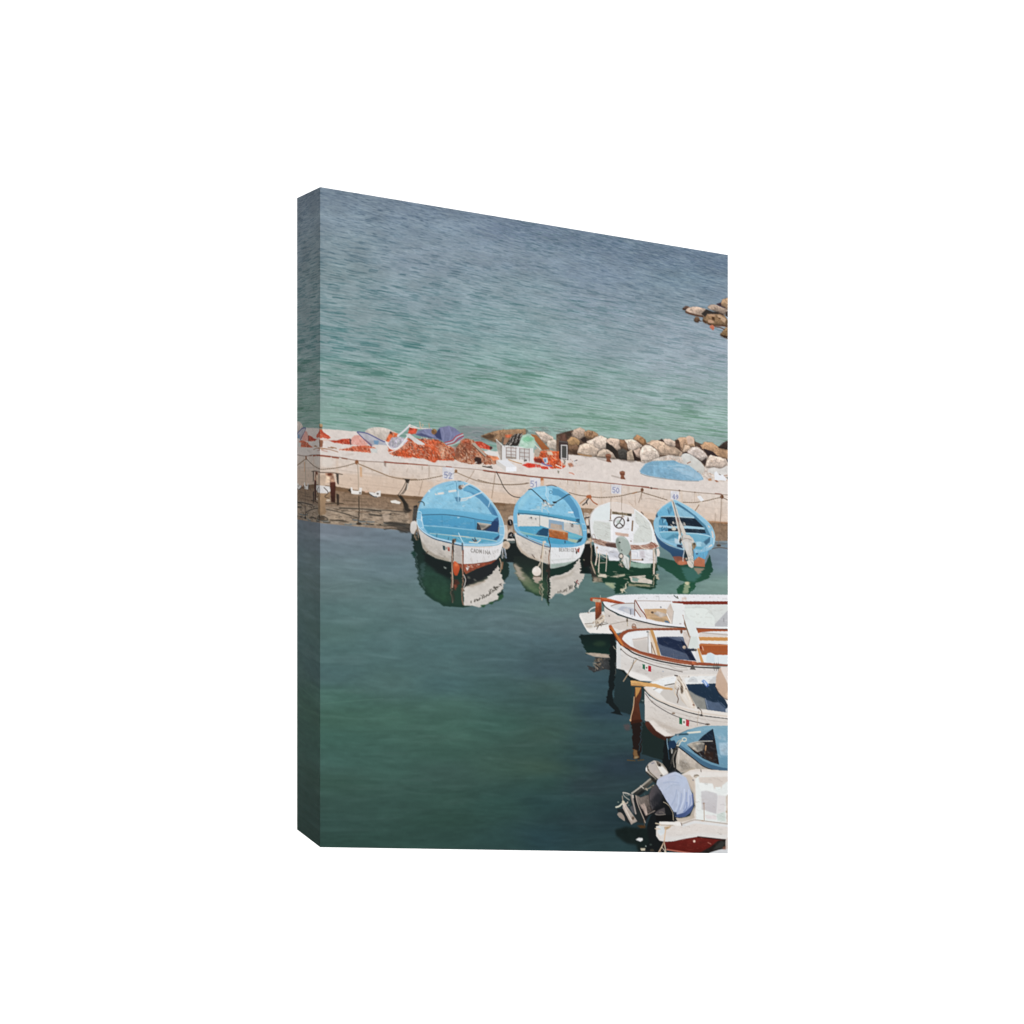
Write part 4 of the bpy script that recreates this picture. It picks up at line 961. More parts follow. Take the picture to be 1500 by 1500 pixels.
f([(100, 0), (185, 0), (160, 150), (150, 380), (130, 450), (160, 560), (210, 620), (250, 690), (180, 680), (110, 660), (160, 640), (95, 570), (65, 480), (85, 400), (110, 200)], '#161e1f', b=.5, wob=.2)
f([(350, 750), (480, 740), (470, 1100), (440, 1200), (380, 1190), (365, 980)], '#231a17', b=.5); f([(370, 1080), (420, 1100), (440, 1180), (390, 1200)], '#7a5a38', b=.7); l([(310, 1210), (390, 1215), (495, 1205)], 1.6, '#55452c', br=.3); e(410, 1180, 18, 12, '#9a8a6c', a=.8)
l([(475, 700), (465, 900), (440, 1100)], 1.4, '#2f4b58', a=.8)
f([(490, 760), (620, 850), (760, 940), (790, 1000), (800, 1240), (480, 1140), (470, 900)], '#1c2927', '#1d2a29', b=.5)
f([(265, 800), (330, 790), (345, 850), (290, 870)], '#584a4b', b=1.2, a=.8)
f([(740, 960), (900, 1060), (900, 1330), (700, 1300)], '#15191b', b=.6)
fr('P')
f([(690, 260), (860, 300), (900, 360), (880, 900), (840, 960), (620, 950), (600, 1150), (720, 1200), (690, 1335), (430, 1335), (480, 1000), (520, 880), (600, 800)], '#15191b', b=.6)
f([(90, 1040), (200, 1010), (480, 1020), (500, 1180), (440, 1330), (380, 1330), (350, 1230), (230, 1210), (110, 1120)], '#15201f', b=1.6, nm=.1, wob=.4)
f([(340, 1165), (380, 1140), (425, 1145), (430, 1170), (400, 1190)], '#dedede', b=.5); f([(395, 1270), (460, 1268), (455, 1300), (410, 1300)], '#c4baa4', b=.5); e(465, 1245, 10, 9, '#8a9690'); e(540, 1295, 26, 18, '#3a362e'); e(525, 1225, 16, 12, '#34403c')

warp(590, 786, 1066, 905, 1.9, 9, 2.0, 301)
for _c in range(3):
    _p = ap(TOC, [(600, 835), (1066, 900)]).astype(int)
    BUF[_p[0][1]:_p[1][1] + 40, _p[0][0]:, _c] = gauss(BUF[_p[0][1]:_p[1][1] + 40, _p[0][0]:, _c], .9)
warp(840, 905, 1010, 1180, 1.6, 10, 3, 305)
warp(460, 735, 640, 790, 1.2, 12, 2, 309)
# ------------------------------------------------------------------ fenders between the boats
fr('A')
part('boat_fender', 'white fender and dark pipe left of the first blue boat')
f([(135, 480), (195, 470), (175, 640), (120, 655)], '#4b4946', b=.5, nm=.15); f([(135, 450), (185, 435), (190, 470), (140, 475)], '#2f2f30', b=.4); f([(98, 690), (120, 650), (160, 645), (182, 680), (172, 780), (135, 812), (98, 780)], '#dedad6', '#c6c0ba', s=1)
l([(175, 760), (150, 830), (180, 890)], 1.4, '#6a5848'); l([(190, 700), (200, 860)], 1.6, '#8c7a6a'); scat([(130, 800), (210, 800), (210, 890), (150, 890)], 16, 3, .9, ['#a0907c', '#2c2824', '#6a5a4a'], 1.5, 1)
f([(20, 430), (70, 420), (100, 530), (30, 550), (0, 500)], '#37332e', b=.8, a=.6)
part('boat_fender', 'row of black and cream fenders between the two blue and white boats')
f([(1290, 690), (1345, 700), (1360, 800), (1350, 880), (1300, 880)], '#d1c4b8', b=.4, nm=.06); f([(1360, 600), (1390, 575), (1430, 580), (1430, 650), (1370, 640)], '#ccbfb4', b=.4)
f([(1335, 870), (1440, 870), (1450, 900), (1340, 900)], '#d8d2ca', b=.4); f([(1340, 900), (1450, 900), (1450, 930), (1360, 930)], '#5a6664', b=.5); f([(1350, 780), (1420, 700), (1420, 790), (1370, 860)], '#b2a292', nm=.2)
e(1385, 665, 36, 42, '#231f20'); l([(1385, 640), (1395, 680)], 1.1, '#b8b4b0'); e(1395, 828, 36, 42, '#1d1b1d'); l([(1385, 835), (1405, 815)], 1.1, '#c8c4c0'); l([(1395, 825), (1415, 850)], .9, '#a8a4a0')
e(1332, 955, 52, 54, '#cdbba8', '#c2ac98'); e(1325, 958, 22, 22, '#b39d88', b=.6); l([(1290, 1000), (1285, 1120)], 1.8, '#c4c6cc'); l([(1310, 1000), (1335, 1120)], 1.8, '#8592a4'); scat([(1270, 1000), (1345, 1000), (1340, 1130), (1260, 1120)], 26, 3, .9, ['#d6d4d2', '#6a7480', '#a09890', '#3a3c40'], 1.5, .8)
l([(1250, 1130), (1270, 1200), (1260, 1300)], 1.6, '#b49a82'); l([(1290, 1180), (1280, 1260)], 2.0, '#8c6a50')
fr('H')
part('boat_fender', 'cream and black fenders between the lettered boat and the white motor boat')
f([(60, 470), (150, 480), (160, 560), (120, 620), (60, 540)], '#b7a89a', nm=.3, n=.2); l([(80, 560), (150, 545)], 1.6, '#2c2826'); f([(85, 600), (130, 580), (150, 690), (110, 710)], '#d6ccc2', nm=.1); f([(100, 690), (150, 680), (160, 740), (120, 750)], '#3a3230'); f([(110, 740), (170, 760), (175, 830), (120, 820)], '#cfc2b6', nm=.1)
e(140, 855, 34, 44, '#201c1d'); f([(120, 910), (190, 900), (210, 960), (150, 980)], '#b99f86', nm=.25); f([(80, 980), (110, 940), (170, 950), (190, 1010), (180, 1060), (90, 1060)], '#cfbfae', b=.4); f([(80, 1000), (170, 990), (180, 1350), (60, 1400), (30, 1200)], '#1c1d1d', b=.6)
l([(170, 980), (190, 1100), (185, 1300), (240, 1480)], 2.0, '#8a7a68', b=.5); l([(180, 1300), (215, 1400), (250, 1500)], 1.4, '#b8a690'); e(60, 1270, 14, 12, '#7a7a66')

# ------------------------------------------------------------------ boat 1
fr('A')
part('printed_boat', 'blue and white wooden boat at plate 52, widest of the four at the quay')
RIM1 = [(178, 640), (183, 560), (205, 460), (255, 350), (340, 245), (440, 178), (560, 138), (690, 122), (800, 140), (920, 190), (1020, 262), (1110, 355), (1190, 455), (1258, 560), (1300, 670), (1313, 780), (1300, 880), (1265, 935), (1180, 958), (1000, 968),
        (800, 962), (700, 945), (600, 918), (420, 872), (300, 815), (220, 745), (188, 690)]
sub('hull', 'white hull side with a red brown bottom')
f([(188, 700), (215, 820), (235, 900), (260, 1000), (320, 1065), (430, 1125), (600, 1168), (690, 1190), (790, 1205), (790, 940), (420, 850), (230, 730)], '#d2cdc8', '#b9b1a8', b=.35, nm=.05, n=.02)
f([(782, 940), (1200, 940), (1300, 860), (1290, 960), (1255, 1085), (1210, 1140), (1100, 1172), (900, 1198), (782, 1206)], '#e6e5e7', '#dad7d6', b=.35, n=.02)
f([(230, 880), (260, 1000), (320, 1065), (430, 1125), (600, 1168), (600, 1130), (430, 1085), (330, 1020), (270, 940)], '#8f8473', b=1.0, a=.6); l([(320, 1040), (300, 1060)], 1.8, '#5a4c40', a=.7)
f([(670, 975), (782, 965), (782, 1200), (680, 1180)], '#bab3ae', b=.4, n=.03)
f([(700, 1190), (790, 1200), (900, 1198), (1100, 1172), (1212, 1140), (1150, 1192), (1050, 1225), (950, 1262), (812, 1332), (790, 1300)], '#8b4330', '#96503a', b=.4, nm=.2, n=.12)
f([(810, 1240), (860, 1230), (850, 1260), (830, 1290)], '#d5d0cc', b=.4, n=.2); scat([(800, 1205), (1000, 1200), (980, 1225), (850, 1260), (805, 1270)], 24, 2.4, 1.0, ['#d8d2cc', '#c47a5a', '#6e3222'], 0, 1, a=.8)
l([(215, 740), (300, 815), (420, 878), (600, 925), (700, 950), (775, 965)], 1.5, '#2d4a66', b=.35); l([(660, 930), (775, 955)], 2.2, '#27405c', b=.4)
back()
f(RIM1, '#86c3e4', '#78bbe0', s=1, b=.35, n=.02)
l(RIM1[8:17], .9, '#d6ebf4', a=.8, b=.4); l([(182, 640), (190, 690), (225, 745), (300, 805), (420, 860), (600, 905), (720, 935), (800, 950), (1000, 955), (1180, 946), (1262, 915), (1300, 860)], 1.2, '#cfe6f2', a=.85)
l([(800, 962), (1000, 968), (1180, 960), (1240, 945)], .8, '#6fb2cd'); l([(790, 975), (1000, 982), (1150, 975)], .7, '#c9a98e', a=.8)
sub('foredeck', 'faded light blue foredeck')
f([(225, 480), (265, 370), (350, 265), (450, 200), (560, 162), (690, 148), (770, 180), (790, 250), (860, 280), (990, 370), (1090, 480), (1150, 560), (900, 525), (640, 492), (400, 475)], '#86c9e8', '#80c5e6', nm=.04, n=.03, b=.4)
f([(225, 480), (270, 370), (350, 270), (450, 205), (420, 300), (330, 400), (300, 470)], '#9fd6ec', a=.5, b=2)
f([(765, 175), (860, 182), (920, 215), (1000, 272), (1100, 372), (1180, 480), (1232, 590), (1150, 560), (1095, 470), (990, 360), (860, 272), (785, 252)], '#4f9ccb', '#4585b4', b=.4, n=.03)
f([(765, 175), (860, 182), (930, 225), (1010, 290), (960, 300), (860, 262), (785, 240)], '#62b4dc', a=.8, b=.6); f([(1140, 470), (1190, 500), (1232, 590), (1180, 570)], '#3a78ab', b=.6, a=.8); l([(850, 190), (930, 225), (990, 262)], 1.0, '#3b7ea8')
l([(1130, 385), (1105, 460)], 1.1, '#b8dcec'); l([(1020, 268), (1080, 318), (1170, 420), (1240, 540)], .9, '#9ed2ea', a=.7)
f([(215, 485), (400, 478), (640, 495), (900, 527), (1150, 562), (1240, 585), (1232, 600), (1222, 655), (1000, 622), (800, 588), (500, 558), (245, 560), (200, 540)], '#60b5de', '#55acd8', b=.35, n=.02); l([(640, 500), (900, 532), (1220, 590)], .8, '#8ccbe8', a=.5)
l([(245, 566), (500, 560), (650, 572), (800, 592), (1000, 630), (1222, 662)], 1.3, '#2b5f80', b=.3)
for p_ in ([(425, 295), (520, 283)], [(598, 262), (680, 250)]):
    l(p_, 2.8, '#e3ded8', b=.5, br=.22)
e(340, 258, 12, 16, '#dcecf2', b=.6); e(783, 450, 18, 7, '#d4e6ee'); l([(560, 190), (650, 160)], 1.6, '#5a9dc0', a=.6); scat([(600, 120), (800, 130), (800, 150), (600, 150)], 14, 2, .8, ['#4d8fb0', '#a8d8ea', '#5a7a8a'], 0, 1)
l([(690, 150), (700, 260), (712, 320)], .8, '#4f86a4'); l([(715, 260), (718, 370)], 2.6, '#a8d4ea'); f([(670, 338), (700, 330), (745, 340), (745, 392), (690, 392)], '#4d86ac', b=.5); l([(715, 330), (716, 385)], 1.6, '#8cc4e0'); e(712, 420, 40, 16, '#5a9cc0', a=.4, b=1)
e(745, 208, 30, 30, '#6b5a50', b=.5); e(765, 195, 20, 20, '#b8a89a', b=.5); l([(780, 210), (810, 185), (858, 165)], 1.8, '#e0dbd4'); l([(770, 215), (790, 200), (780, 170)], 1.4, '#d6cec6')
scat([(380, 400), (720, 390), (1000, 470), (600, 480)], 26, 4, .8, ['#74b8d8', '#9ad2ea'], 0, .6, a=.5)
sub('cockpit', 'blue open cockpit with benches')
f([(245, 570), (500, 565), (800, 597), (1000, 636), (1240, 672), (1240, 800), (1230, 880), (1195, 915), (960, 930), (780, 922), (560, 885), (420, 852), (320, 800), (270, 720)], '#46a1cf', '#4ea5cc', b=.35, n=.03)
f([(255, 575), (500, 570), (930, 625), (945, 760), (700, 735), (480, 715), (275, 705)], '#48a5d3', '#3f98ca', b=.3, n=.02); l([(505, 575), (507, 712)], .7, '#3686b4'); l([(930, 630), (940, 760)], .9, '#3a7ba4')
f([(940, 622), (1140, 655), (1120, 668), (950, 650)], '#4a94c0', b=.5, a=.8)
f([(1150, 655), (1225, 600), (1240, 640), (1236, 795), (1060, 772), (1080, 715), (1135, 695)], '#253f6c', b=.4); f([(1170, 630), (1230, 590), (1232, 655)], '#2f5a8c', b=.5)
f([(958, 665), (1135, 690), (1130, 720), (1060, 772), (950, 762)], '#3b3d44', b=.4); f([(968, 668), (1138, 690), (1050, 745), (1015, 765), (1005, 715)], '#b0a79c', b=.5); f([(990, 690), (1085, 705), (1045, 740), (1005, 735)], '#7d756c', b=.6); l([(965, 665), (1138, 690)], .9, '#d8cdbf')
l([(270, 702), (480, 716), (700, 738), (945, 765), (1070, 778), (1250, 802)], 1.4, '#86c6e2', b=.35)
f([(275, 712), (480, 724), (945, 775), (1245, 812), (1240, 830), (1185, 888), (1050, 872), (640, 826), (380, 800), (310, 770)], '#479fc7', '#3b96c2', b=.3, n=.03)
f([(1250, 822), (1240, 870), (1205, 895), (1170, 880)], '#2a4c74', b=.4); l([(1240, 700), (1238, 800)], 1.4, '#6a88a0', br=.3); l([(1245, 730), (1235, 780)], 1.2, '#b0a89c')
l([(350, 805), (480, 815), (640, 832), (820, 848), (1050, 875), (1210, 905)], 1.2, '#b2cac6', b=.4); l([(640, 832), (850, 852)], 1.2, '#d2cdb8', a=.8); l([(820, 860), (1000, 880)], 1.6, '#a3d0d8', a=.7)
f([(340, 812), (640, 845), (1050, 888), (1190, 915), (960, 928), (780, 920), (560, 882), (430, 852)], '#4fa6c4', b=.6, a=.7, n=.05)
l([(440, 815), (435, 850)], 1.1, '#2f6888'); l([(590, 855), (585, 885)], 1.1, '#2f6888'); l([(900, 880), (930, 910)], 1.8, '#4a4c58'); l([(930, 865), (940, 900)], 1.6, '#2e3a4a'); l([(1000, 890), (960, 925)], 1.6, '#dcd8d0'); l([(860, 915), (950, 925)], 1.8, '#d0d4c8'); e(945, 895, 14, 12, '#6c5a50')
e(718, 598, 18, 6, '#c8e2ee'); l([(720, 800), (750, 870), (785, 930)], 1.3, '#bfe0ee'); l([(700, 860), (780, 925)], .9, '#7ec0dc')
l([(190, 525), (232, 530), (242, 620), (262, 725), (235, 730)], .9, '#c9e6f2'); l([(190, 625), (240, 630)], .8, '#b8dcec'); l([(245, 590), (240, 640)], 1.4, '#e4f0f4', a=.8)
l([(200, 402), (240, 392), (270, 410), (275, 440)], 1.3, '#33474f'); l([(1250, 710), (1310, 712)], .8, '#bcdcec'); l([(1255, 820), (1305, 825)], .8, '#bcdcec')
sub('mooring_line', 'white and beige mooring lines')
l([(750, 362), (880, 332), (940, 305), (1022, 272)], 1.3, '#e4e8e8'); l([(745, 385), (820, 370), (845, 345)], 1.2, '#d8dcdc'); l([(755, 375), (780, 350), (880, 345)], .9, '#d2d4d2')
sub('rudder_post', 'stern posts and worn ropes')
e(660, 900, 26, 30, '#b59c84', b=.4); f([(640, 880), (690, 870), (690, 900), (650, 920)], '#3c3634', b=.5, a=.7); l([(648, 900), (645, 1000), (650, 1030)], 3.0, '#3d3632'); l([(636, 930), (650, 960)], 1.0, '#a08870')
l([(640, 1030), (640, 1160), (640, 1300), (635, 1500)], 2.4, '#7a5a4c'); l([(650, 1050), (630, 1180), (645, 1400), (640, 1500)], 1.1, '#cbb8a2'); l([(652, 1040), (650, 1150)], .9, '#2c2624'); l([(628, 1100), (625, 1300)], .9, '#2c2422', a=.8)
l([(768, 935), (770, 1020)], 2.4, '#56646e'); l([(770, 1030), (768, 1200), (775, 1345)], 1.8, '#a07866'); l([(782, 1020), (780, 1200), (785, 1340)], 1.0, '#6a3c30'); l([(760, 1040), (765, 1200)], .8, '#d8d0c8'); l([(785, 1340), (810, 1400), (800, 1460), (785, 1500)], 1.2, '#d0c8c0')
sub('flag_decal', 'small green white and red decal')
f([(513, 960), (542, 966), (548, 1022), (520, 1016)], '#1f3d42', b=.35); e(560, 995, 14, 14, '#8a8478', a=.9); f([(575, 978), (606, 984), (606, 1036), (582, 1030)], '#b9685a', b=.35); e(592, 1020, 12, 10, '#7d3428')
sub('name_lettering', 'hand painted boat name')
text('CADMINA', 878, 1002, 1140, 1030, 44, .8, '#7c7874', gap=.3); text('UVT', 1160, 1030, 1245, 1015, 36, .6, '#a09c98', a=.8)
part('printed_buoy', 'orange pear shaped buoy under the stern of the boat at plate 52')
f([(655, 1175), (690, 1172), (735, 1235), (725, 1290), (702, 1345), (672, 1345), (650, 1290)], '#d4623a', '#b04524', s=1); e(690, 1210, 20, 20, '#ee8a58', b=1, a=.7)

# ------------------------------------------------------------------ boat 2
fr('D')
part('printed_boat', 'blue and white boat with a wooden box at plate 51')
sub('hull', 'white hull side')
f([(155, 0), (175, 120), (200, 230), (265, 330), (380, 412), (560, 480), (690, 520), (765, 600), (765, 220), (560, 170), (380, 90), (220, 20)], '#d9d1c9', '#c5b9ad', b=.35, nm=.05, n=.02)
f([(165, 60), (200, 230), (265, 330), (380, 412), (560, 480), (560, 450), (390, 380), (280, 300), (220, 200)], '#a48f78', b=1.2, a=.6)
f([(765, 220), (1200, 225), (1345, 140), (1335, 250), (1270, 410), (1180, 478), (1000, 560), (850, 595), (765, 606)], '#e8e9eb', '#dedfe0', b=.35, n=.02)
f([(765, 530), (1000, 510), (1180, 475), (1100, 520), (1000, 560), (850, 595), (765, 606)], '#8ea298', b=.7, a=.85, nm=.08); l([(765, 470), (950, 455), (1180, 440)], 1.6, '#c5cac6', b=1, a=.7)
l([(455, 375), (495, 425)], 1.5, '#6a5a50', a=.8); l([(680, 310), (685, 360)], 1.0, '#8a7a70')
l([(200, 20), (300, 70), (420, 130), (560, 190), (660, 225), (745, 245)], 1.6, '#45688a', b=.4)
fr('B')
back()
RIM2 = [(133, 830), (140, 680), (175, 560), (240, 460), (320, 390), (410, 305), (560, 262), (700, 248), (860, 255), (1000, 325), (1105, 402), (1200, 500), (1270, 615), (1325, 790), (1370, 950), (1375, 1120), (1330, 1225), (1200, 1275), (1000, 1290), (780, 1285), (740, 1268), (560, 1205), (380, 1130), (240, 1070), (165, 1000), (140, 900)]
f(RIM2, '#7cc2e6', '#5fb0dc', s=1, b=.35, n=.02)
l([(150, 900), (180, 990), (260, 1050), (400, 1110), (560, 1170), (740, 1240)], 1.4, '#a8c8dc', a=.8); l([(1200, 495), (1265, 610), (1320, 790), (1368, 950)], .9, '#a4d6ee', a=.8); l([(150, 893), (210, 893)], .8, '#cfe8f4'); l([(1300, 890), (1340, 895)], .8, '#cfe8f4'); l([(1310, 1000), (1370, 1000)], .8, '#bfe0f0')
l([(690, 250), (780, 235), (860, 258)], 1.3, '#5a4a44', a=.8)
sub('foredeck', 'light blue foredeck')
f([(215, 650), (215, 540), (300, 430), (420, 330), (600, 285), (700, 275), (790, 300), (800, 400), (900, 425), (1000, 490), (1090, 600), (1150, 690), (1190, 785), (900, 735), (600, 692), (235, 652)], '#82caec', '#78c2e6', b=.35, n=.02, nm=.03)
f([(215, 540), (300, 430), (420, 330), (480, 330), (360, 470), (300, 600), (235, 640)], '#9ad4e6', a=.5, b=2)
f([(800, 285), (900, 302), (1030, 385), (1080, 410), (1150, 500), (1230, 640), (1262, 790), (1185, 785), (1140, 680), (1080, 580), (1000, 485), (900, 415), (800, 400)], '#4f9fcb', '#4590c2', b=.35)
f([(220, 650), (400, 665), (600, 695), (900, 740), (1255, 800), (1255, 862), (1100, 840), (900, 792), (600, 740), (220, 704)], '#48a5cd', '#3f9cc8', b=.35); l([(620, 700), (900, 745), (1200, 795)], .8, '#7cc4e2', a=.6); f([(1190, 810), (1255, 800), (1258, 862), (1200, 850)], '#2c5a7c', b=.5)
l([(215, 710), (600, 742), (900, 796), (1100, 842), (1260, 872)], 1.0, '#2c4a58')
e(732, 722, 10, 10, '#2f6888'); l([(1070, 695), (1140, 695)], 2.2, '#dfe6ea', b=.5); ring(768, 352, 26, 24, .8, '#4a7c9c')
sub('cockpit', 'white bulkhead, blue benches and a wooden box')
f([(195, 722), (580, 750), (900, 800), (1270, 882), (1310, 1000), (1320, 1090), (1260, 1190), (1150, 1232), (900, 1235), (740, 1215), (560, 1160), (380, 1095), (270, 1040), (210, 930)], '#4aa8d2', '#46a6d0', b=.35)
f([(198, 722), (580, 755), (580, 935), (210, 935)], '#dedcd7', '#d5d2cc', b=.3, n=.03); f([(585, 755), (740, 780), (735, 965), (570, 910)], '#dcdcd8', b=.3); f([(985, 855), (1100, 880), (1250, 905), (1290, 1000), (1300, 1100), (1060, 1020), (985, 1000)], '#d0cdc8', '#bdb9b4', b=.4, nm=.05)
f([(740, 780), (1000, 820), (1200, 862), (1240, 880), (1100, 880), (980, 858), (735, 818)], '#e4e2de', b=.3)
l([(580, 755), (582, 935)], .9, '#8a8680'); f([(732, 815), (985, 858), (985, 998), (732, 965)], '#8ba6bd', b=.35); f([(762, 878), (960, 912), (960, 985), (762, 960)], '#b4a292', b=.4, nm=.08)
e(225, 732, 12, 11, '#2c2a2a'); e(412, 790, 16, 16, '#b0b4b8', b=.6); e(438, 785, 13, 14, '#302c2c'); e(515, 805, 9, 13, '#6a6c70'); e(1130, 915, 26, 24, '#8c8a88', b=.5); e(1130, 898, 12, 12, '#4a4644'); e(1098, 882, 8, 8, '#6a6660'); l([(1120, 940), (1145, 940)], 1.1, '#6a6a6a')
l([(205, 740), (215, 935)], 1.0, '#c6b8a8', a=.8); l([(1250, 900), (1270, 980), (1255, 1060)], 1.6, '#b8a48e', a=.8); l([(1280, 900), (1305, 1090)], 1.0, '#a09484')
f([(228, 930), (560, 932), (735, 975), (735, 1000), (1300, 1108), (1210, 1190), (1060, 1135), (720, 1108), (500, 1080), (270, 1030)], '#45a6d0', b=.35, n=.02)
f([(505, 1080), (560, 1010), (640, 958), (735, 975), (718, 1110)], '#1f4c70', b=.4); l([(240, 1020), (350, 1045), (500, 1080), (715, 1112)], 1.4, '#9cc6c4', b=.5); f([(260, 1030), (450, 1055), (480, 1080), (330, 1075)], '#8ab8ac', b=.6, a=.7)
f([(1060, 1050), (1180, 1055), (1300, 1115), (1290, 1135), (1060, 1120)], '#5fb6cc', b=.4)
f([(1060, 1130), (1150, 1150), (1250, 1165), (1190, 1215), (1060, 1190)], '#a8bca6', b=.5); f([(1310, 1120), (1280, 1185), (1200, 1220), (1240, 1150)], '#2c4450', b=.4)
f([(300, 1080), (720, 1115), (740, 1125), (1040, 1170), (1190, 1215), (1150, 1230), (900, 1235), (745, 1210), (560, 1160), (400, 1105)], '#3aa0cc', b=.4)
f([(740, 960), (960, 985), (1062, 1040), (740, 985)], '#c3ac98', b=.4); f([(733, 980), (1062, 1040), (1056, 1165), (900, 1145), (738, 1110)], '#b0683a', '#a65c30', b=.3, nm=.15); l([(740, 985), (1060, 1042)], 1.0, '#d89060'); l([(740, 1112), (1055, 1166)], .7, '#6c3a20'); e(990, 1055, 10, 14, '#d8b898', a=.7)
e(1008, 1195, 12, 26, '#2a5c80'); l([(360, 1090), (375, 1105)], 1.5, '#3a6480')
sub('mooring_line', 'dark lines crossing the foredeck to a white knot')
l([(395, 312), (440, 305), (500, 355), (580, 430), (655, 500)], 1.2, '#26343c'); l([(1095, 400), (1060, 395), (960, 460), (850, 525)], 1.2, '#26343c'); f([(630, 480), (690, 490), (700, 530), (640, 520)], '#2c2e32', b=.4); f([(790, 515), (850, 510), (870, 535), (820, 550)], '#2c2e32', b=.4)
l([(690, 530), (740, 575), (820, 570)], 1.6, '#3c3c3c'); scat([(600, 530), (680, 510), (740, 550), (830, 560), (800, 610), (620, 600)], 60, 2.6, .9, ['#e0dcd4', '#c8c8c4', '#8c9498', '#f0ece4'], 0, 3, keep=False)
e(560, 610, 36, 22, '#a8ccd8', a=.9); l([(600, 650), (560, 640), (430, 655)], 1.1, '#b8d4de'); l([(620, 600), (620, 680)], 1.1, '#d4d8d4'); l([(700, 600), (710, 660), (740, 690)], 1.1, '#b8ccd4'); l([(640, 620), (680, 640)], 1.0, '#d8d8d0')
l([(690, 255), (695, 340), (685, 400), (720, 470), (735, 500)], 1.4, '#bcdcec'); l([(720, 290), (725, 440)], 2.0, '#a6d4ec', a=.8)
fr('D')
sub('rudder_post', 'stern ropes')
e(665, 160, 26, 22, '#d8cfc2'); l([(640, 150), (638, 240), (635, 320), (612, 400), (600, 480), (560, 570)], 1.6, '#cfc0ac'); l([(650, 180), (640, 300), (630, 430), (622, 600), (620, 800)], 1.3, '#d8cab4'); l([(630, 200), (610, 380)], .7, '#6a5a4c', br=.4); l([(605, 395), (600, 430)], 1.6, '#8a6a58'); l([(595, 480), (600, 600), (590, 730)], 1.0, '#a08c78')
l([(740, 60), (735, 120), (760, 220), (755, 300), (745, 330)], 1.2, '#4a3630'); e(745, 308, 8, 14, '#5d3428'); l([(745, 340), (735, 420), (740, 520), (735, 600)], 1.2, '#8a5c48'); l([(745, 540), (735, 760)], 1.8, '#3a2a28'); e(710, 640, 20, 22, '#6a3830', b=.6)
f([(700, 520), (745, 540), (740, 700), (690, 640)], '#2c2c28', b=.6, a=.8)
sub('name_lettering', 'painted boat name')
text('BEATRICE', 912, 262, 1178, 268, 54, .75, '#8b8886', gap=.3)
sub('flag_decal', 'small red and green flag mark')
l([(1195, 325), (1200, 355)], 1.2, '#5a4040'); l([(1188, 270), (1205, 330)], 1.4, '#7c4a42'); l([(1245, 262), (1205, 345)], 1.6, '#3c4c44'); l([(1248, 262), (1240, 328)], 1.6, '#b44a40'); l([(1218, 280), (1232, 320)], 1.4, '#b0483e')
part('printed_buoy', 'round white buoy hanging at the stern of the boat at plate 51')
e(530, 655, 78, 80, '#ebe4dd', '#dccfc4'); f([(505, 570), (555, 565), (550, 600), (510, 600)], '#e0d6cc', b=.4); e(500, 640, 20, 30, '#f4efea', b=1.2, a=.8); l([(480, 735), (530, 745), (590, 735)], 1.2, '#6a5448', b=.5)

# ------------------------------------------------------------------ boat 3
fr('H')
part('printed_boat', 'white motor boat with a steering wheel at plate 50')
f([(148, 600), (165, 500), (215, 425), (320, 348), (500, 288), (620, 295), (700, 310), (830, 345), (925, 415), (1050, 505), (1150, 605), (1215, 700), (1250, 830), (1310, 980), (1335, 1050), (1240, 1085), (1000, 1095), (600, 1060), (300, 1015), (200, 950), (165, 800)], '#e3e4e5', b=.35, n=.02)
l([(150, 600), (165, 790), (200, 930)], 1.5, '#5f5750', b=.6, a=.8); l([(160, 590), (180, 500), (230, 420)], .9, '#a29284', a=.7)
f([(500, 288), (700, 310), (840, 348), (905, 410), (905, 490), (870, 490), (540, 450), (505, 470)], '#e0d3ca', b=.4, n=.02); f([(230, 450), (320, 380), (490, 300), (505, 450), (495, 600), (260, 595), (190, 620)], '#dfe6e7', b=.6)
f([(235, 605), (505, 640), (515, 950), (290, 915), (235, 830), (205, 720)], '#d0d4cf', b=.5, n=.02); f([(930, 430), (1040, 520), (1160, 640), (1215, 790), (1215, 965), (900, 985), (890, 860), (1000, 700), (930, 620)], '#d3d7d2', b=.5, n=.02)
f([(900, 700), (990, 700), (900, 820)], '#e6e8ea', b=.5); l([(990, 700), (1060, 700), (1130, 740)], .9, '#b8bcb8', a=.8); l([(1180, 680), (1220, 800), (1222, 960)], 1.6, '#eceeee'); l([(930, 420), (1050, 510), (1180, 640), (1250, 830)], 1.4, '#f0f2f4')
l([(1030, 460), (1100, 530)], 1.6, '#6b5a50', br=.35); l([(200, 930), (210, 840), (240, 850), (260, 920)], .8, '#8a7a6c', a=.8)
sub('console', 'white steering console')
f([(520, 495), (865, 525), (900, 620), (895, 960), (850, 985), (540, 965), (515, 800)], '#e8e8ec', b=.4, n=.01); f([(515, 480), (545, 455), (545, 960), (520, 960)], '#f2f2f4', b=.5)
f([(535, 448), (868, 488), (862, 530), (530, 495)], '#85765f', b=.35, nm=.25, n=.15); f([(790, 488), (868, 498), (862, 530), (795, 520)], '#3f3a30', b=.5); l([(560, 465), (650, 495)], 1.2, '#5a4c3c'); e(715, 535, 30, 12, '#a89684')
sub('steering_wheel', 'dark steering wheel')
e(655, 637, 84, 88, '#e4e6e8'); e(645, 630, 34, 34, '#bfcbc4', b=.8); ring(655, 638, 90, 94, 1.7, '#5b4d49'); l([(655, 636), (695, 575)], 1.5, '#3a3230'); l([(655, 640), (605, 690)], 1.4, '#4a403c'); l([(660, 640), (715, 690)], 1.4, '#4a403c'); e(612, 690, 12, 12, '#3a302e'); e(705, 685, 12, 12, '#3a302e'); e(652, 632, 14, 14, '#a8b0a8')
back()
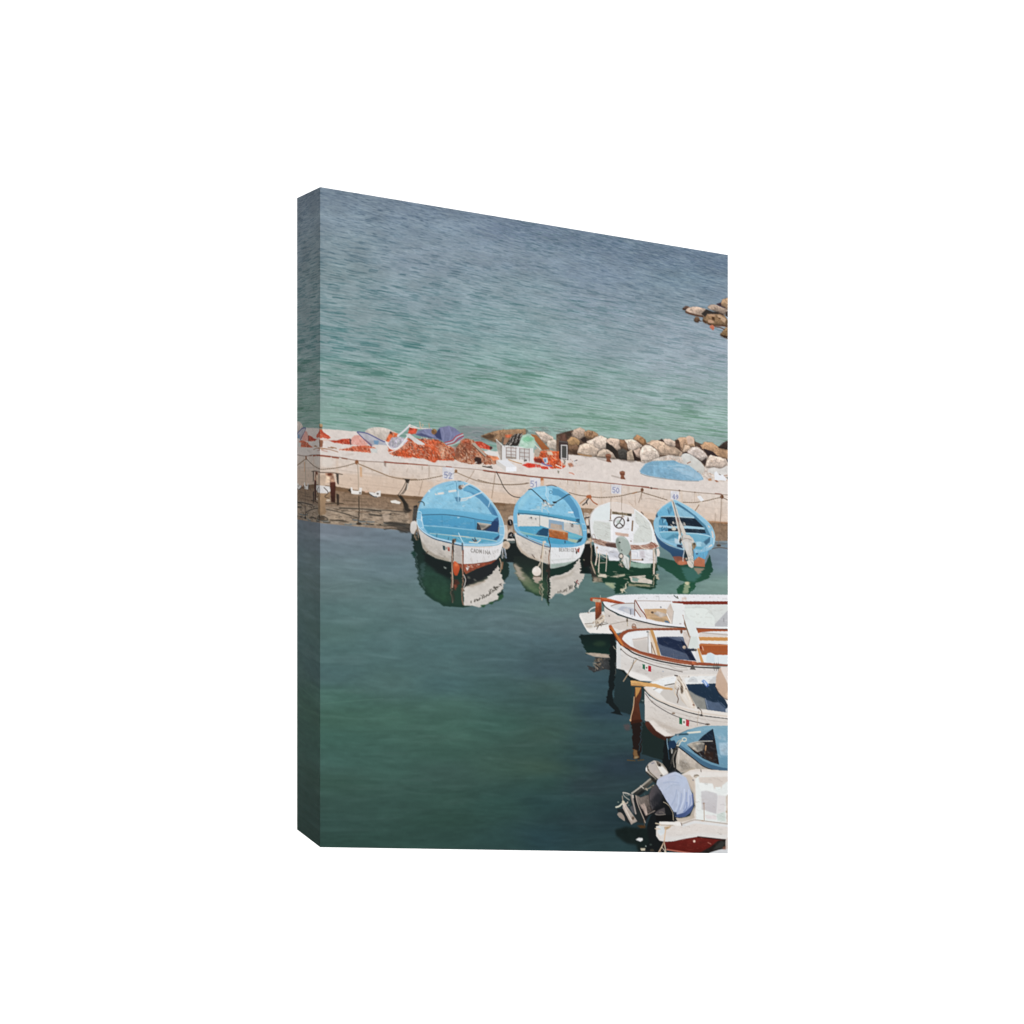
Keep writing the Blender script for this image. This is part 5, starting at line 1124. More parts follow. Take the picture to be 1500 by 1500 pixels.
e(805, 600, 22, 20, '#4a3e3a'); e(805, 565, 12, 16, '#6a5c54'); l([(884, 615), (872, 770)], 2.6, '#8c7460'); l([(515, 420), (508, 580)], 1.8, '#8a6c58', br=.2); l([(490, 605), (530, 605)], 1.0, '#6a5c54'); l([(490, 640), (500, 690)], 2.0, '#d8dcd8'); e(855, 950, 14, 12, '#9a8c80')
l([(515, 200), (512, 440)], .7, '#a89888', a=.7, keep=True); l([(697, 210), (695, 430)], .7, '#8a7868', a=.8, keep=True); l([(705, 460), (715, 530)], .8, '#6a5c4c')
f([(588, 800), (640, 805), (812, 828), (815, 880), (640, 858), (592, 842)], '#cbac9c', b=.4, nm=.06)
sub('cover_roll', 'rolled brown canvas cover over the stern')
P_ = [(205, 895), (300, 920), (430, 955), (600, 985), (625, 1070), (450, 1055), (330, 1020), (225, 975)]
f(P_, '#aa8a7a', nm=.15, n=.1); scat(P_, 60, 3, .9, ['#8a6858', '#c4a696', '#6c4a40'], .3, .8); f([(440, 985), (600, 985), (615, 1070), (450, 1050), (420, 1010)], '#5c433c', b=.5, nm=.15); l([(450, 975), (590, 985)], 1.0, '#9a8c8c')
P_ = [(840, 1010), (1000, 1022), (1100, 1010), (1190, 980), (1260, 978), (1325, 1040), (1200, 1092), (1080, 1082), (860, 1100)]
f(P_, '#b08878', nm=.15, n=.1); scat(P_, 60, 3, .9, ['#8a6050', '#c8a898', '#7c5446', '#d8c0b0'], .1, .8); l([(1180, 985), (1210, 975), (1270, 1030), (1280, 1080)], 1.3, '#7d4438'); l([(1000, 1030), (1060, 1070), (1160, 1100), (1230, 1110)], 1.3, '#e0cdb8'); e(1200, 1045, 50, 26, '#9c5c48', a=.5, b=1)
sub('transom', 'white stern')
f([(230, 985), (330, 1022), (620, 1072), (665, 1150), (660, 1285), (480, 1280), (470, 1190), (320, 1165), (255, 1150)], '#e2e3e8', b=.4, nm=.05); f([(480, 1130), (560, 1100), (650, 1150), (660, 1240), (480, 1210)], '#c6c8d2', b=1)
f([(855, 1100), (1230, 1095), (1290, 1220), (1285, 1325), (1080, 1335), (860, 1290)], '#e2e3e8', b=.4, nm=.03); f([(1000, 1110), (1080, 1110), (1090, 1250), (1010, 1230)], '#ccc6cc', b=1); l([(870, 1265), (1050, 1270)], 1.4, '#b48e74', b=.5); e(1050, 1262, 18, 18, '#4c4440'); l([(870, 1130), (960, 1140), (960, 1220)], .8, '#b0b4c0', a=.8)
f([(840, 1300), (1080, 1330), (1195, 1330), (1185, 1400), (1020, 1410), (830, 1380)], '#8ba99a', b=.5, nm=.08)
f([(1285, 1080), (1325, 1070), (1345, 1140), (1335, 1205), (1290, 1215)], '#e0d4cc', b=.4)
sub('boarding_ladder', 'cream ladder rails and ropes')
for p_, w_ in (([(265, 1060), (280, 1200), (255, 1350)], 2.2), ([(325, 1150), (305, 1480)], 1.6), ([(440, 1160), (445, 1250), (430, 1460)], 1.4), ([(330, 1165), (440, 1240)], 1.0), ([(1240, 1095), (1245, 1300), (1240, 1500)], 2.6)):
    l(p_, w_, '#d8c8b8')
l([(310, 1320), (430, 1315)], 1.0, '#b8a898'); l([(1262, 1090), (1275, 1280), (1265, 1400)], 1.0, '#a0826c'); l([(1228, 1100), (1232, 1490)], .6, '#8a6c58'); e(285, 1060, 16, 20, '#9a7f70'); l([(340, 1240), (400, 1270)], 1.6, '#5a7878', a=.7)
sub('outboard_motor', 'grey green outboard motor')
l([(850, 1120), (850, 1220), (830, 1400)], 1.6, '#b49a84'); e(835, 1150, 22, 50, '#7a685c', nm=.3)
f([(598, 960), (610, 905), (660, 868), (740, 878), (810, 950), (845, 1050), (840, 1110), (800, 1185), (720, 1195), (650, 1130), (610, 1050)], '#a9b4ae', '#a2b1aa', s=1, d='u'); f([(600, 930), (640, 890), (660, 980), (680, 1100), (650, 1110), (612, 1030)], '#7d8b82', b=1, a=.8); l([(640, 885), (720, 885), (780, 930)], 1.4, '#c0cac4', a=.8)
e(662, 972, 18, 12, '#2c302e'); e(698, 1105, 9, 14, '#4a524e'); f([(700, 1170), (760, 1190), (820, 1230), (830, 1330), (822, 1440), (760, 1400), (705, 1290)], '#d2d3d0', '#c6c9c6', nm=.08); l([(770, 1240), (800, 1420)], 1.2, '#9aa49c', a=.8)
e(690, 1205, 26, 30, '#e0d0c2'); ring(685, 1205, 36, 44, 1.1, '#4e423c'); scat([(650, 1290), (720, 1250), (730, 1400), (650, 1400)], 26, 3, 1.0, ['#d8c8ba', '#2a2624', '#7a6a5e', '#b4a08e'], 1, 3, keep=False)

# ------------------------------------------------------------------ boat 4
fr('I')
part('printed_boat', 'slim light blue rowing boat with a grey outboard at plate 49')
sub('hull', 'blue hull with a rust red bottom')
f([(205, 760), (250, 930), (330, 1050), (480, 1150), (520, 1215), (640, 1230), (720, 1220), (715, 1080), (450, 1030), (300, 900)], '#2e5e8e', '#27486c', b=.4); f([(520, 1212), (640, 1205), (730, 1240), (775, 1300), (772, 1345), (612, 1352), (560, 1290)], '#7c4c40', '#a9624a', b=.4, nm=.08); e(680, 1315, 70, 40, '#c07454', b=.8)
f([(870, 1090), (1000, 1060), (1160, 1010), (1110, 1180), (1062, 1260), (950, 1215), (880, 1270)], '#62b4de', '#4da2d0', b=.35); f([(880, 1290), (960, 1212), (1062, 1262), (1062, 1390), (880, 1375)], '#bb7757', '#a9654a', b=.35, nm=.05); f([(1120, 1080), (1140, 1100), (1110, 1180)], '#3c84ac', b=.5)
f([(715, 1080), (760, 1105), (800, 1250), (745, 1290), (720, 1240)], '#1f2d33', b=.5); e(932, 1160, 18, 20, '#244e78'); l([(880, 1130), (870, 1240)], 1.2, '#3a6c8c', a=.8)
back()
RIM4 = [(495, 275), (570, 255), (660, 300), (820, 390), (960, 490), (1100, 610), (1195, 730), (1238, 880), (1232, 980), (1180, 1080), (1050, 1130), (900, 1150), (870, 1070), (720, 1100), (600, 1060), (430, 990), (310, 920), (240, 830), (205, 720), (200, 620), (250, 520), (255, 470), (340, 375), (430, 312)]
f(RIM4, '#86c4e2', '#80bcdc', s=1, b=.35, n=.03)
f([(232, 520), (262, 470), (275, 540), (245, 555)], '#2c5878', b=.5); l([(210, 760), (260, 870), (340, 950), (440, 1010), (600, 1070), (700, 1095)], 1.2, '#b9d8e6', a=.8); l([(215, 800), (270, 900), (350, 970), (450, 1030), (600, 1095), (710, 1115)], 1.2, '#345e84'); l([(570, 258), (820, 390), (1100, 610), (1200, 740), (1238, 880)], 1.0, '#a8d8ea', a=.7)
l([(1120, 690), (1190, 800), (1200, 880)], 3.0, '#d6d0cc', b=.5, br=.42); l([(1010, 1100), (1100, 1060), (1180, 1020)], 2.6, '#dcd6d0', b=.6, br=.4); l([(1220, 900), (1215, 1000)], 1.0, '#d8e6ea')
sub('interior', 'blue thwarts over a shaded inside')
f([(320, 530), (500, 440), (560, 300), (620, 320), (720, 390), (900, 520), (1080, 690), (1160, 850), (1150, 960), (1080, 1030), (900, 1070), (700, 1040), (470, 960), (340, 890), (290, 780), (285, 640)], '#4a94be', b=.4)
f([(330, 535), (560, 540), (900, 565), (1060, 700), (1090, 820), (760, 805), (330, 790), (300, 660)], '#1c2836', b=.4)
f([(262, 480), (330, 400), (440, 322), (500, 310), (530, 400), (545, 530), (330, 532), (265, 520)], '#6abbe0', '#5fb0d8', b=.4); f([(430, 420), (500, 340), (520, 420), (470, 500)], '#3f86b0', b=.8, a=.8); l([(440, 400), (460, 490)], 1.2, '#326e94')
f([(555, 320), (640, 372), (760, 440), (885, 535), (880, 556), (560, 535)], '#8ec6de', '#7cb8d6', b=.4); f([(590, 300), (720, 380), (900, 515), (1075, 690), (1155, 860), (1085, 825), (1050, 720), (900, 570), (880, 530), (640, 368), (585, 335)], '#3c7498', '#4c87a6', b=.4)
l([(330, 534), (520, 532), (700, 545), (880, 556)], 1.3, '#c0d6dc', b=.5)
f([(330, 560), (400, 580), (440, 660), (440, 785), (305, 790), (290, 600)], '#4c9cc6', b=.5, nm=.15); l([(360, 640), (400, 590)], 1.8, '#7cc2e0'); l([(340, 560), (355, 650)], 1.2, '#2a5c80')
f([(285, 680), (530, 700), (720, 690), (1060, 720), (1062, 755), (720, 738), (480, 735), (290, 718)], '#a6cfe2', '#9ac4da', b=.35); scat([(330, 720), (460, 725), (440, 790), (330, 790)], 20, 3, .9, ['#1e4868', '#8cc8e2', '#3a7ca4'], .5, 3)
f([(760, 755), (1060, 765), (1070, 815), (760, 800)], '#223444', b=.5, nm=.3)
f([(300, 800), (400, 790), (610, 790), (750, 815), (1000, 835), (1155, 868), (1040, 965), (860, 960), (650, 950), (420, 930), (340, 880)], '#6ab4d2', '#62aacb', b=.35); l([(305, 800), (400, 792), (610, 792)], 1.0, '#c2e2ee'); l([(750, 818), (900, 822), (1060, 845), (1155, 870)], 1.0, '#cfe6ee')
f([(530, 830), (630, 830), (620, 880), (420, 930), (400, 915)], '#3d84a6', b=.7, a=.8); f([(420, 935), (640, 950), (1040, 968), (1145, 905), (1110, 1010), (1000, 1055), (880, 1070), (700, 1040), (470, 965)], '#8cbcd2', '#74b0cc', b=.4); f([(1040, 965), (1155, 880), (1150, 960), (1090, 1020)], '#3d6c8a', b=.6)
f([(550, 900), (620, 920), (640, 1000), (560, 990)], '#b4cede', b=.5); f([(590, 1010), (680, 1010), (705, 1080), (590, 1045)], '#253a58', b=.5); f([(920, 960), (1010, 960), (1000, 1040), (930, 1050)], '#a3d0e2', b=.6); f([(900, 1040), (1050, 1050), (1000, 1100), (900, 1080)], '#57aacd', b=.6)
scat([(500, 630), (740, 620), (740, 690), (700, 720), (480, 770)], 34, 3, 1.2, ['#d6d0c6', '#a89c90', '#7c7068', '#e4e0d8'], 1.2, 2, keep=False); e(540, 745, 40, 30, '#c0bcb0', nm=.2)
sub('oars', 'pale oars laid along the middle')
f([(497, 262), (530, 262), (560, 380), (600, 520), (640, 650), (672, 850), (640, 900), (620, 800), (585, 640), (545, 450)], '#c9beb2', b=.35); f([(530, 262), (552, 300), (600, 430), (650, 600), (700, 700), (752, 830), (700, 860), (670, 800), (630, 600), (570, 400)], '#d2cac0', b=.35)
l([(530, 290), (560, 400), (600, 560), (640, 730), (665, 850)], .9, '#6d5d54'); l([(600, 560), (615, 620)], 1.2, '#7a3c34'); l([(510, 300), (560, 500), (600, 700), (640, 880)], .9, '#e8e2da', a=.8); f([(620, 860), (650, 850), (640, 950), (620, 960)], '#e6e2de', b=.4); l([(640, 940), (660, 900), (655, 980)], 1.6, '#4a4644')
sub('outboard_motor', 'cream grey outboard motor')
f([(660, 880), (690, 850), (745, 838), (800, 850), (860, 900), (890, 960), (840, 1000), (850, 1100), (868, 1220), (878, 1300), (872, 1390), (845, 1408), (815, 1390), (790, 1300), (770, 1200), (740, 1120), (700, 1040), (665, 950)], '#d0c9c2', '#c9c6be', b=.35, nm=.05)
l([(680, 925), (760, 905), (840, 935)], 1.3, '#a09088', b=.5); l([(690, 860), (670, 940)], 1.3, '#8a7a70'); f([(700, 960), (780, 950), (800, 1100), (760, 1120)], '#d8d8d8', b=.8, a=.7); f([(845, 985), (905, 975), (922, 1030), (890, 1080), (850, 1060)], '#937a5c', b=.4, nm=.35, n=.2); e(885, 1000, 20, 18, '#4c4a44'); e(860, 1090, 10, 20, '#7a6a5a'); e(862, 1140, 9, 26, '#8c8478'); e(870, 1070, 8, 20, '#c09860')
scat([(790, 1180), (860, 1180), (870, 1330), (810, 1330)], 20, 3, .9, ['#e0dcd4', '#a8a49c', '#8c9084'], 1, 1); e(755, 1250, 20, 20, '#b5a18e'); f([(760, 1290), (800, 1280), (830, 1380), (800, 1390), (770, 1330)], '#d8cbbc', b=.4); l([(670, 940), (640, 960), (650, 990)], 1.4, '#333638'); l([(680, 1030), (715, 1110), (700, 1200), (695, 1290)], 1.2, '#d4d4d0')

# ------------------------------------------------------------------ boat 5
fr('K')
part('printed_boat', 'large white boat with a stern platform and red brown tiller, uppermost of the row on the right')
sub('stern_platform', 'white bathing platform with rope clutter')
f([(103, 490), (125, 473), (400, 448), (560, 445), (600, 560), (700, 690), (980, 730), (960, 800), (820, 840), (690, 850), (300, 836), (255, 805), (200, 720), (150, 620), (108, 540)], '#dfddd8', b=.35, n=.03)
f([(103, 500), (150, 620), (205, 720), (255, 805), (300, 836), (330, 800), (260, 740), (210, 660), (140, 520)], '#ece8e4', b=.6); f([(250, 770), (690, 690), (700, 840), (300, 836)], '#e9e5e1', b=.6); f([(200, 680), (340, 690), (350, 740), (240, 745)], '#c8beb2', b=.8, nm=.1)
f([(560, 560), (600, 640), (980, 650), (960, 730), (700, 690), (600, 640)], '#d4ccc4', b=.6)
l([(205, 670), (330, 660), (500, 640), (620, 640), (900, 625)], .8, '#77695e'); l([(470, 700), (640, 660)], 1.0, '#5e5248'); l([(640, 660), (800, 720), (940, 765)], .9, '#8a8078')
scat([(350, 640), (400, 590), (560, 500), (570, 620), (480, 720), (360, 745)], 70, 4, .9, ['#d8c8b2', '#8a7460', '#b8a48c', '#5a4638', '#e8dccc'], 2.2, 2); f([(430, 560), (530, 500), (555, 530), (450, 600)], '#6a4434', b=.5, a=.6); l([(430, 600), (530, 520), (560, 560), (470, 650)], 1.3, '#e0cdb4'); l([(425, 770), (470, 690), (520, 660)], 1.0, '#4b433c')
l([(285, 455), (295, 420), (340, 385), (400, 362)], 1.5, '#e2e2de'); e(270, 468, 22, 9, '#a08c80')
sub('rudder', 'red brown wooden rudder and tiller')
f([(400, 270), (512, 270), (512, 480), (460, 560), (398, 600)], '#b5552e', '#5c3524', b=.35, nm=.25, n=.1); f([(460, 300), (510, 280), (512, 500), (470, 520)], '#6a3020', b=.8, a=.6)
back()
fr('J')
sub('hull', 'white hull side with a black rub strip')
f([(290, 550), (420, 660), (600, 712), (1060, 782), (1060, 800), (620, 785), (560, 790), (440, 800), (360, 770), (300, 705)], '#d9d1cb', '#d1c8c0', b=.35, n=.02); l([(350, 745), (500, 715), (520, 715)], .7, '#8a7c70', a=.8); e(340, 665, 5, 7, '#5a504a'); e(512, 705, 8, 20, '#5c5040', b=.5); l([(515, 730), (515, 760)], 1.6, '#b8aa94'); l([(530, 710), (800, 758), (1000, 785)], .7, '#a89c92', a=.8)
back()
RIM5 = [(280, 545), (290, 510), (325, 488), (400, 466), (560, 460), (700, 457), (1480, 463), (1480, 785), (1170, 785), (1065, 778), (800, 750), (600, 703), (450, 655), (340, 598)]
f(RIM5, '#e6e6ea', b=.35, n=.015)
l([(278, 540), (300, 575), (345, 608), (450, 658), (600, 706), (800, 752), (960, 770), (1066, 778)], 1.5, '#191d20', b=.3)
sub('bow_deck', 'pale bow well with brown edges')
f([(350, 580), (370, 565), (430, 548), (580, 543), (582, 662), (500, 632), (430, 612)], '#d4d7da', b=.35); f([(420, 600), (460, 572), (560, 590), (580, 600), (582, 660), (500, 632)], '#b5bac6', b=.6); f([(470, 600), (520, 590), (545, 640), (500, 630)], '#c8c8cc', b=.6)
l([(358, 570), (430, 549), (585, 543)], 1.1, '#8b7262'); l([(583, 520), (584, 662)], 1.3, '#6d4a3c'); l([(590, 516), (640, 600), (675, 645), (700, 690)], 1.7, '#7e3f30'); l([(590, 520), (760, 522), (930, 525)], .8, '#9c8878'); l([(588, 602), (640, 672)], 1.5, '#7a4434'); l([(545, 605), (545, 650)], 1.2, '#6a6a70')
f([(592, 540), (615, 580), (690, 685), (640, 672), (592, 600)], '#d5ccc6', b=.4)
sub('cockpit', 'pale cockpit with tan floor and red trim')
f([(615, 530), (930, 530), (905, 600), (670, 600)], '#e6e4e4', b=.4, n=.02); f([(668, 598), (890, 600), (915, 680), (935, 735), (800, 715), (700, 692)], '#cba984', b=.4, nm=.08); f([(760, 640), (800, 620), (870, 640), (900, 660), (830, 680)], '#c3b6ac', b=.5, nm=.15); f([(720, 680), (880, 690), (930, 735), (780, 712)], '#a88a66', b=.6, a=.7); e(752, 632, 14, 10, '#5c4c40'); f([(860, 712), (900, 712), (920, 735), (880, 728)], '#4d7092', b=.5); e(833, 582, 7, 6, '#4a5058'); l([(760, 600), (870, 600)], .9, '#c89c6c')
f([(940, 525), (1480, 525), (1480, 556), (975, 556), (960, 548)], '#7c2d20', b=.3, n=.03); f([(940, 528), (1000, 530), (985, 560), (960, 556)], '#8f4a34', b=.5)
f([(960, 560), (1480, 556), (1480, 765), (1170, 765), (1100, 700), (960, 745), (945, 640)], '#d7dbd8', b=.35, n=.01); f([(1050, 588), (1265, 592), (1300, 640), (1345, 670), (1350, 765), (1170, 770), (1080, 660)], '#dfe5e1', b=.5); l([(1050, 590), (1265, 592), (1345, 675)], .8, '#c4ccc6', a=.7)
f([(1480, 605), (1350, 745), (1350, 768), (1480, 768)], '#b5b6ba', b=.5); l([(1435, 690), (1435, 720)], 1.2, '#8e8c90')
f([(892, 600), (925, 545), (960, 560), (935, 735), (905, 690), (885, 640)], '#cfc0b4', b=.4, nm=.04); f([(925, 540), (1040, 548), (1060, 560), (1060, 720), (1000, 745), (940, 742), (955, 620)], '#e4e6e6', b=.4); l([(955, 620), (940, 740)], .9, '#a8988c'); e(1045, 660, 6, 5, '#b08a78'); l([(1045, 660), (1060, 720)], .9, '#b0948a'); e(1020, 740, 10, 5, '#7a6a60', a=.6); l([(890, 645), (930, 730)], 1.4, '#f0ece8')
l([(790, 480), (815, 480), (815, 515)], .9, '#c0c0c4'); l([(960, 470), (985, 492)], 1.4, '#4a5254'); l([(990, 478), (998, 498)], 1.6, '#5a5a4c'); f([(1033, 488), (1080, 488), (1080, 515), (1033, 515)], '#d9c8bf', b=.5, nm=.1)
f([(1060, 762), (1480, 768), (1480, 786), (1170, 786), (1065, 779)], '#eef0f2', b=.3); l([(1170, 768), (1480, 770)], .7, '#c0c8cc', a=.8)
fr('K')
sub('rudder')
f([(302, 200), (330, 188), (480, 190), (600, 197), (760, 238), (935, 282), (925, 302), (820, 302), (700, 285), (590, 262), (500, 262), (490, 250), (360, 252), (330, 258), (305, 240)], '#b9552f', '#9c4227', b=.35, nm=.08); f([(350, 212), (500, 225), (495, 275), (400, 270), (350, 255)], '#c9b095', b=.4, nm=.12); e(318, 222, 14, 18, '#8e3a22'); l([(520, 205), (640, 225), (740, 250)], 1.2, '#dc8048', a=.8)
l([(490, 150), (492, 190)], .8, '#c8c0b0')

# ------------------------------------------------------------------ boat 6
fr('J')
part('printed_boat', 'white boat with a varnished brown gunwale and navy floor')
sub('hull', 'white planked hull with a black stripe')
f([(412, 900), (500, 975), (700, 1050), (1000, 1112), (1400, 1160), (1480, 1165), (1480, 1300), (1250, 1300), (1000, 1235), (880, 1250), (760, 1292), (640, 1285), (540, 1245), (485, 1185), (412, 1165)], '#dfdcd9', '#d2ccc7', b=.35, n=.015)
f([(412, 905), (450, 945), (450, 1170), (412, 1165)], '#d4d6d6', b=.6); f([(480, 1180), (540, 1240), (640, 1285), (760, 1292), (700, 1240), (580, 1200)], '#ece9e6', b=1, a=.9); f([(520, 1110), (800, 1190), (1000, 1220), (760, 1240), (600, 1200)], '#c9c3be', b=2, a=.7)
l([(450, 980), (520, 1040), (620, 1085), (760, 1135), (900, 1170), (1040, 1200)], .9, '#554a44'); l([(620, 1060), (800, 1115), (1000, 1150), (1080, 1160)], .7, '#8f847b'); l([(900, 1130), (1000, 1180), (1090, 1180)], .7, '#a89e96')
l([(465, 945), (520, 985), (600, 1032), (800, 1092), (1000, 1130), (1130, 1150), (1390, 1165)], 1.9, '#1c1c1c', b=.3); l([(460, 930), (600, 1018), (800, 1078), (1130, 1138), (1480, 1152)], .9, '#e8e0d8', a=.9)
e(453, 985, 7, 8, '#3c3a3a'); l([(585, 1068), (610, 1080)], 1.6, '#6a645c'); l([(600, 1085), (560, 1140), (520, 1220), (475, 1290)], 1.3, '#b99e80'); l([(575, 1085), (560, 1150), (530, 1200)], .7, '#4c443c')
sub('flag_decal', 'green white and red flag decal on the hull')
f([(658, 1125), (684, 1132), (684, 1178), (660, 1170)], '#1f6a4c', b=.25); f([(684, 1132), (712, 1139), (712, 1190), (684, 1178)], '#e4e0dc', b=.25); f([(712, 1139), (742, 1146), (740, 1200), (712, 1192)], '#b5202f', b=.25); e(698, 1160, 8, 10, '#6a5238', b=.3)
back()
f([(1108, 1178), (1138, 1130), (1168, 1180)], '#55504c', b=.35); e(1138, 1135, 14, 8, '#2c2a2a'); e(855, 1195, 5, 4, '#7c90b0')
f([(408, 895), (430, 850), (470, 812), (520, 795), (600, 786), (700, 782), (1075, 778), (1075, 800), (1400, 800), (1480, 805), (1480, 1145), (1130, 1135), (1000, 1118), (800, 1080), (620, 1025), (480, 960)], '#8f4a30', '#954c32', b=.35, n=.05, nm=.06)
sub('interior', 'white inside with orange struts')
f([(462, 885), (480, 850), (520, 822), (600, 808), (700, 803), (1050, 802), (1480, 805), (1480, 1128), (1180, 1105), (1000, 1080), (830, 1045), (640, 1000), (540, 955), (490, 915)], '#e3e3e4', b=.35, n=.01)
f([(565, 905), (640, 890), (700, 880), (722, 1020), (640, 1000), (575, 960)], '#cfc9c4', '#c5beb8', b=.6); f([(560, 880), (700, 860), (720, 885), (570, 910)], '#d8ccc4', b=.6, a=.7); l([(560, 890), (640, 882), (705, 868)], .7, '#a89a90'); f([(480, 850), (700, 805), (700, 860), (560, 885), (540, 930)], '#e8eaec', b=.8, a=.8)
e(708, 818, 12, 5, '#3c4040'); l([(712, 830), (712, 1020)], .9, '#8d857c'); f([(715, 810), (745, 815), (800, 1035), (745, 1020), (735, 900)], '#dbcab8', b=.4, nm=.06); l([(742, 920), (780, 1030)], 1.2, '#7a5c44'); l([(745, 940), (748, 1020)], .9, '#54443a'); f([(728, 798), (758, 798), (800, 920), (832, 1045), (802, 1042), (775, 930)], '#c6945a', '#bf9462', b=.35)
f([(795, 868), (870, 862), (1045, 865), (1175, 1095), (1000, 1078), (838, 1042), (800, 930)], '#556074', '#4c5870', b=.35, n=.05)
sub('navy_floor', 'navy blue floor mat')
f([(795, 872), (870, 864), (1045, 866), (1110, 985), (1172, 1095), (1000, 1078), (838, 1042), (810, 940)], '#535f76', '#48546c', b=.35, n=.04); f([(798, 875), (900, 870), (1000, 905), (1045, 905), (1100, 960), (1165, 1092), (1130, 1090), (1085, 1030), (980, 990), (850, 950), (812, 930)], '#1f2b45', b=.5); f([(960, 868), (1045, 866), (1045, 905), (1010, 905), (1030, 885)], '#6c7488', b=.6, a=.7); f([(1020, 880), (1100, 1000), (1165, 1090), (1110, 1085), (1060, 990)], '#1a2238', b=.5); l([(950, 1010), (960, 1070)], .7, '#6a7488', a=.7)
back()
f([(1175, 785), (1480, 793), (1480, 812), (1320, 812), (1230, 820), (1190, 830)], '#a3542f', b=.35, nm=.05); l([(1170, 783), (1480, 796)], 1.3, '#6f3a2c')
sub('bench', 'orange slatted bench and seats')
f([(1195, 865), (1480, 870), (1480, 905), (1205, 900)], '#cf924f', b=.35, n=.03); f([(1205, 825), (1480, 832), (1480, 866), (1195, 862)], '#d8cfc8', b=.4); l([(1230, 825), (1480, 848)], 1.0, '#a89c94'); f([(1205, 905), (1480, 905), (1480, 935), (1210, 928)], '#e6e2de', b=.35)
f([(1200, 940), (1215, 928), (1480, 938), (1480, 1040), (1350, 1038), (1320, 1020), (1290, 1020), (1260, 1040), (1225, 1038), (1205, 990)], '#a6532c', '#ab5a30', b=.35, n=.05); l([(1205, 940), (1480, 948)], 1.2, '#cf8450'); l([(1230, 960), (1240, 990)], 1.8, '#d8a48c', b=.5); e(1215, 970, 10, 14, '#84301c')
f([(1230, 1038), (1480, 1040), (1480, 1128), (1240, 1105)], '#e0e7ea', b=.4); f([(1268, 1110), (1270, 1050), (1280, 1022), (1310, 1015), (1345, 1035), (1345, 1060), (1350, 1110)], '#d0dde4', b=.4); l([(1380, 1060), (1385, 1110)], .8, '#bac6ce', a=.7)
f([(1180, 975), (1200, 972), (1210, 1010), (1245, 1110), (1215, 1108)], '#d1975a', b=.35); f([(1160, 985), (1180, 980), (1215, 1108), (1180, 1105), (1165, 1050)], '#d9dadb', b=.4); e(1165, 990, 14, 12, '#5a4a3c', nm=.3)
f([(1130, 1100), (1190, 1105), (1190, 1130), (1130, 1125)], '#a85c3c', b=.5, nm=.3); e(1185, 1105, 12, 8, '#e0d2c0')
for x in (1345, 1365, 1382):
    l([(x, 1115), (x - 4, 1150), (x, 1185)], .8, '#4c4440')
sub('console', 'tall white console box')
f([(1050, 815), (1100, 800), (1120, 870), (1090, 970), (1060, 910), (1045, 850)], '#d0c4bc', b=.4, nm=.06); f([(1060, 700), (1075, 745), (1115, 880), (1105, 870), (1080, 800), (1055, 740)], '#7a5c44', b=.5); f([(1062, 700), (1140, 708), (1172, 780), (1200, 960), (1195, 972), (1090, 975), (1118, 860), (1080, 770)], '#dfe4e3', b=.35); f([(1118, 860), (1180, 862), (1200, 960), (1195, 972), (1090, 975)], '#d5dcd8', b=.5); l([(1118, 860), (1090, 970)], .9, '#a88c80'); e(1030, 815, 12, 20, '#6a4434', b=.5)
e(1058, 965, 18, 16, '#a99888', nm=.3); f([(1075, 985), (1150, 975), (1160, 1000), (1100, 1000)], '#1a2234', b=.6)
sub('rudder_head', 'varnished stem head')
fr('K')
f([(640, 710), (660, 690), (690, 690), (720, 740), (790, 850), (860, 940), (915, 1050), (905, 1085), (850, 1050), (780, 960), (720, 830), (660, 775)], '#a8562c', '#bd682e', b=.35, nm=.1); l([(700, 740), (790, 880), (880, 1030)], 1.4, '#d88840', a=.8); l([(665, 770), (730, 850), (790, 960), (870, 1060)], 1.4, '#3c1c14')
ring(1105, 715, 32, 44, 1.2, '#8a6a58'); f([(1060, 730), (1100, 700), (1160, 735), (1150, 755), (1070, 755)], '#9a5c40', b=.5, a=.8)

# ------------------------------------------------------------------ boat 7
fr('N')
part('printed_boat', 'white boat with a light wood tiller and beige canopy')
sub('hull', 'white hull with a brown bottom')
f([(515, 755), (560, 765), (700, 880), (850, 925), (800, 955), (740, 982), (650, 945), (600, 912), (540, 850), (512, 800)], '#4f2a1f', '#3b2019', b=.5, nm=.15)
f([(504, 405), (560, 470), (640, 520), (800, 590), (1000, 655), (1200, 700), (1480, 735), (1480, 830), (1200, 825), (1000, 860), (900, 905), (830, 930), (740, 935), (640, 870), (575, 785), (552, 762), (510, 755)], '#dad5d0', '#d0c7bf', b=.35, n=.015)
f([(560, 770), (640, 865), (740, 932), (830, 932), (760, 880), (660, 800), (600, 740)], '#e6ded8', b=1, a=.9); f([(560, 700), (700, 780), (900, 860), (1000, 850), (850, 900), (700, 830)], '#b5a79a', b=2, a=.6)
l([(500, 385), (545, 430), (620, 492), (720, 545), (800, 580), (1000, 650), (1180, 692), (1480, 728)], 1.9, '#1e1c1b', b=.3); l([(515, 440), (590, 535), (700, 615), (840, 690), (1000, 745), (1240, 800)], 1.0, '#4f4a4a', b=.35); l([(560, 500), (700, 590), (900, 670), (1200, 740), (1480, 775)], .8, '#b5aaa2', a=.7)
e(840, 668, 20, 10, '#8a7460', b=.4); e(592, 535, 12, 10, '#8a8078'); e(1235, 795, 28, 10, '#6a5a50', nm=.5); e(485, 520, 14, 8, '#7a8a88', a=.8)
sub('flag_decal', 'green white and red flag decal on the hull')
f([(905, 718), (942, 728), (940, 798), (907, 790)], '#20704e', b=.25); f([(942, 728), (985, 740), (983, 812), (940, 798)], '#e2dcd8', b=.25); f([(985, 740), (1023, 748), (1018, 822), (983, 812)], '#b82434', b=.25); e(962, 770, 11, 15, '#6a5440', b=.35)
back()
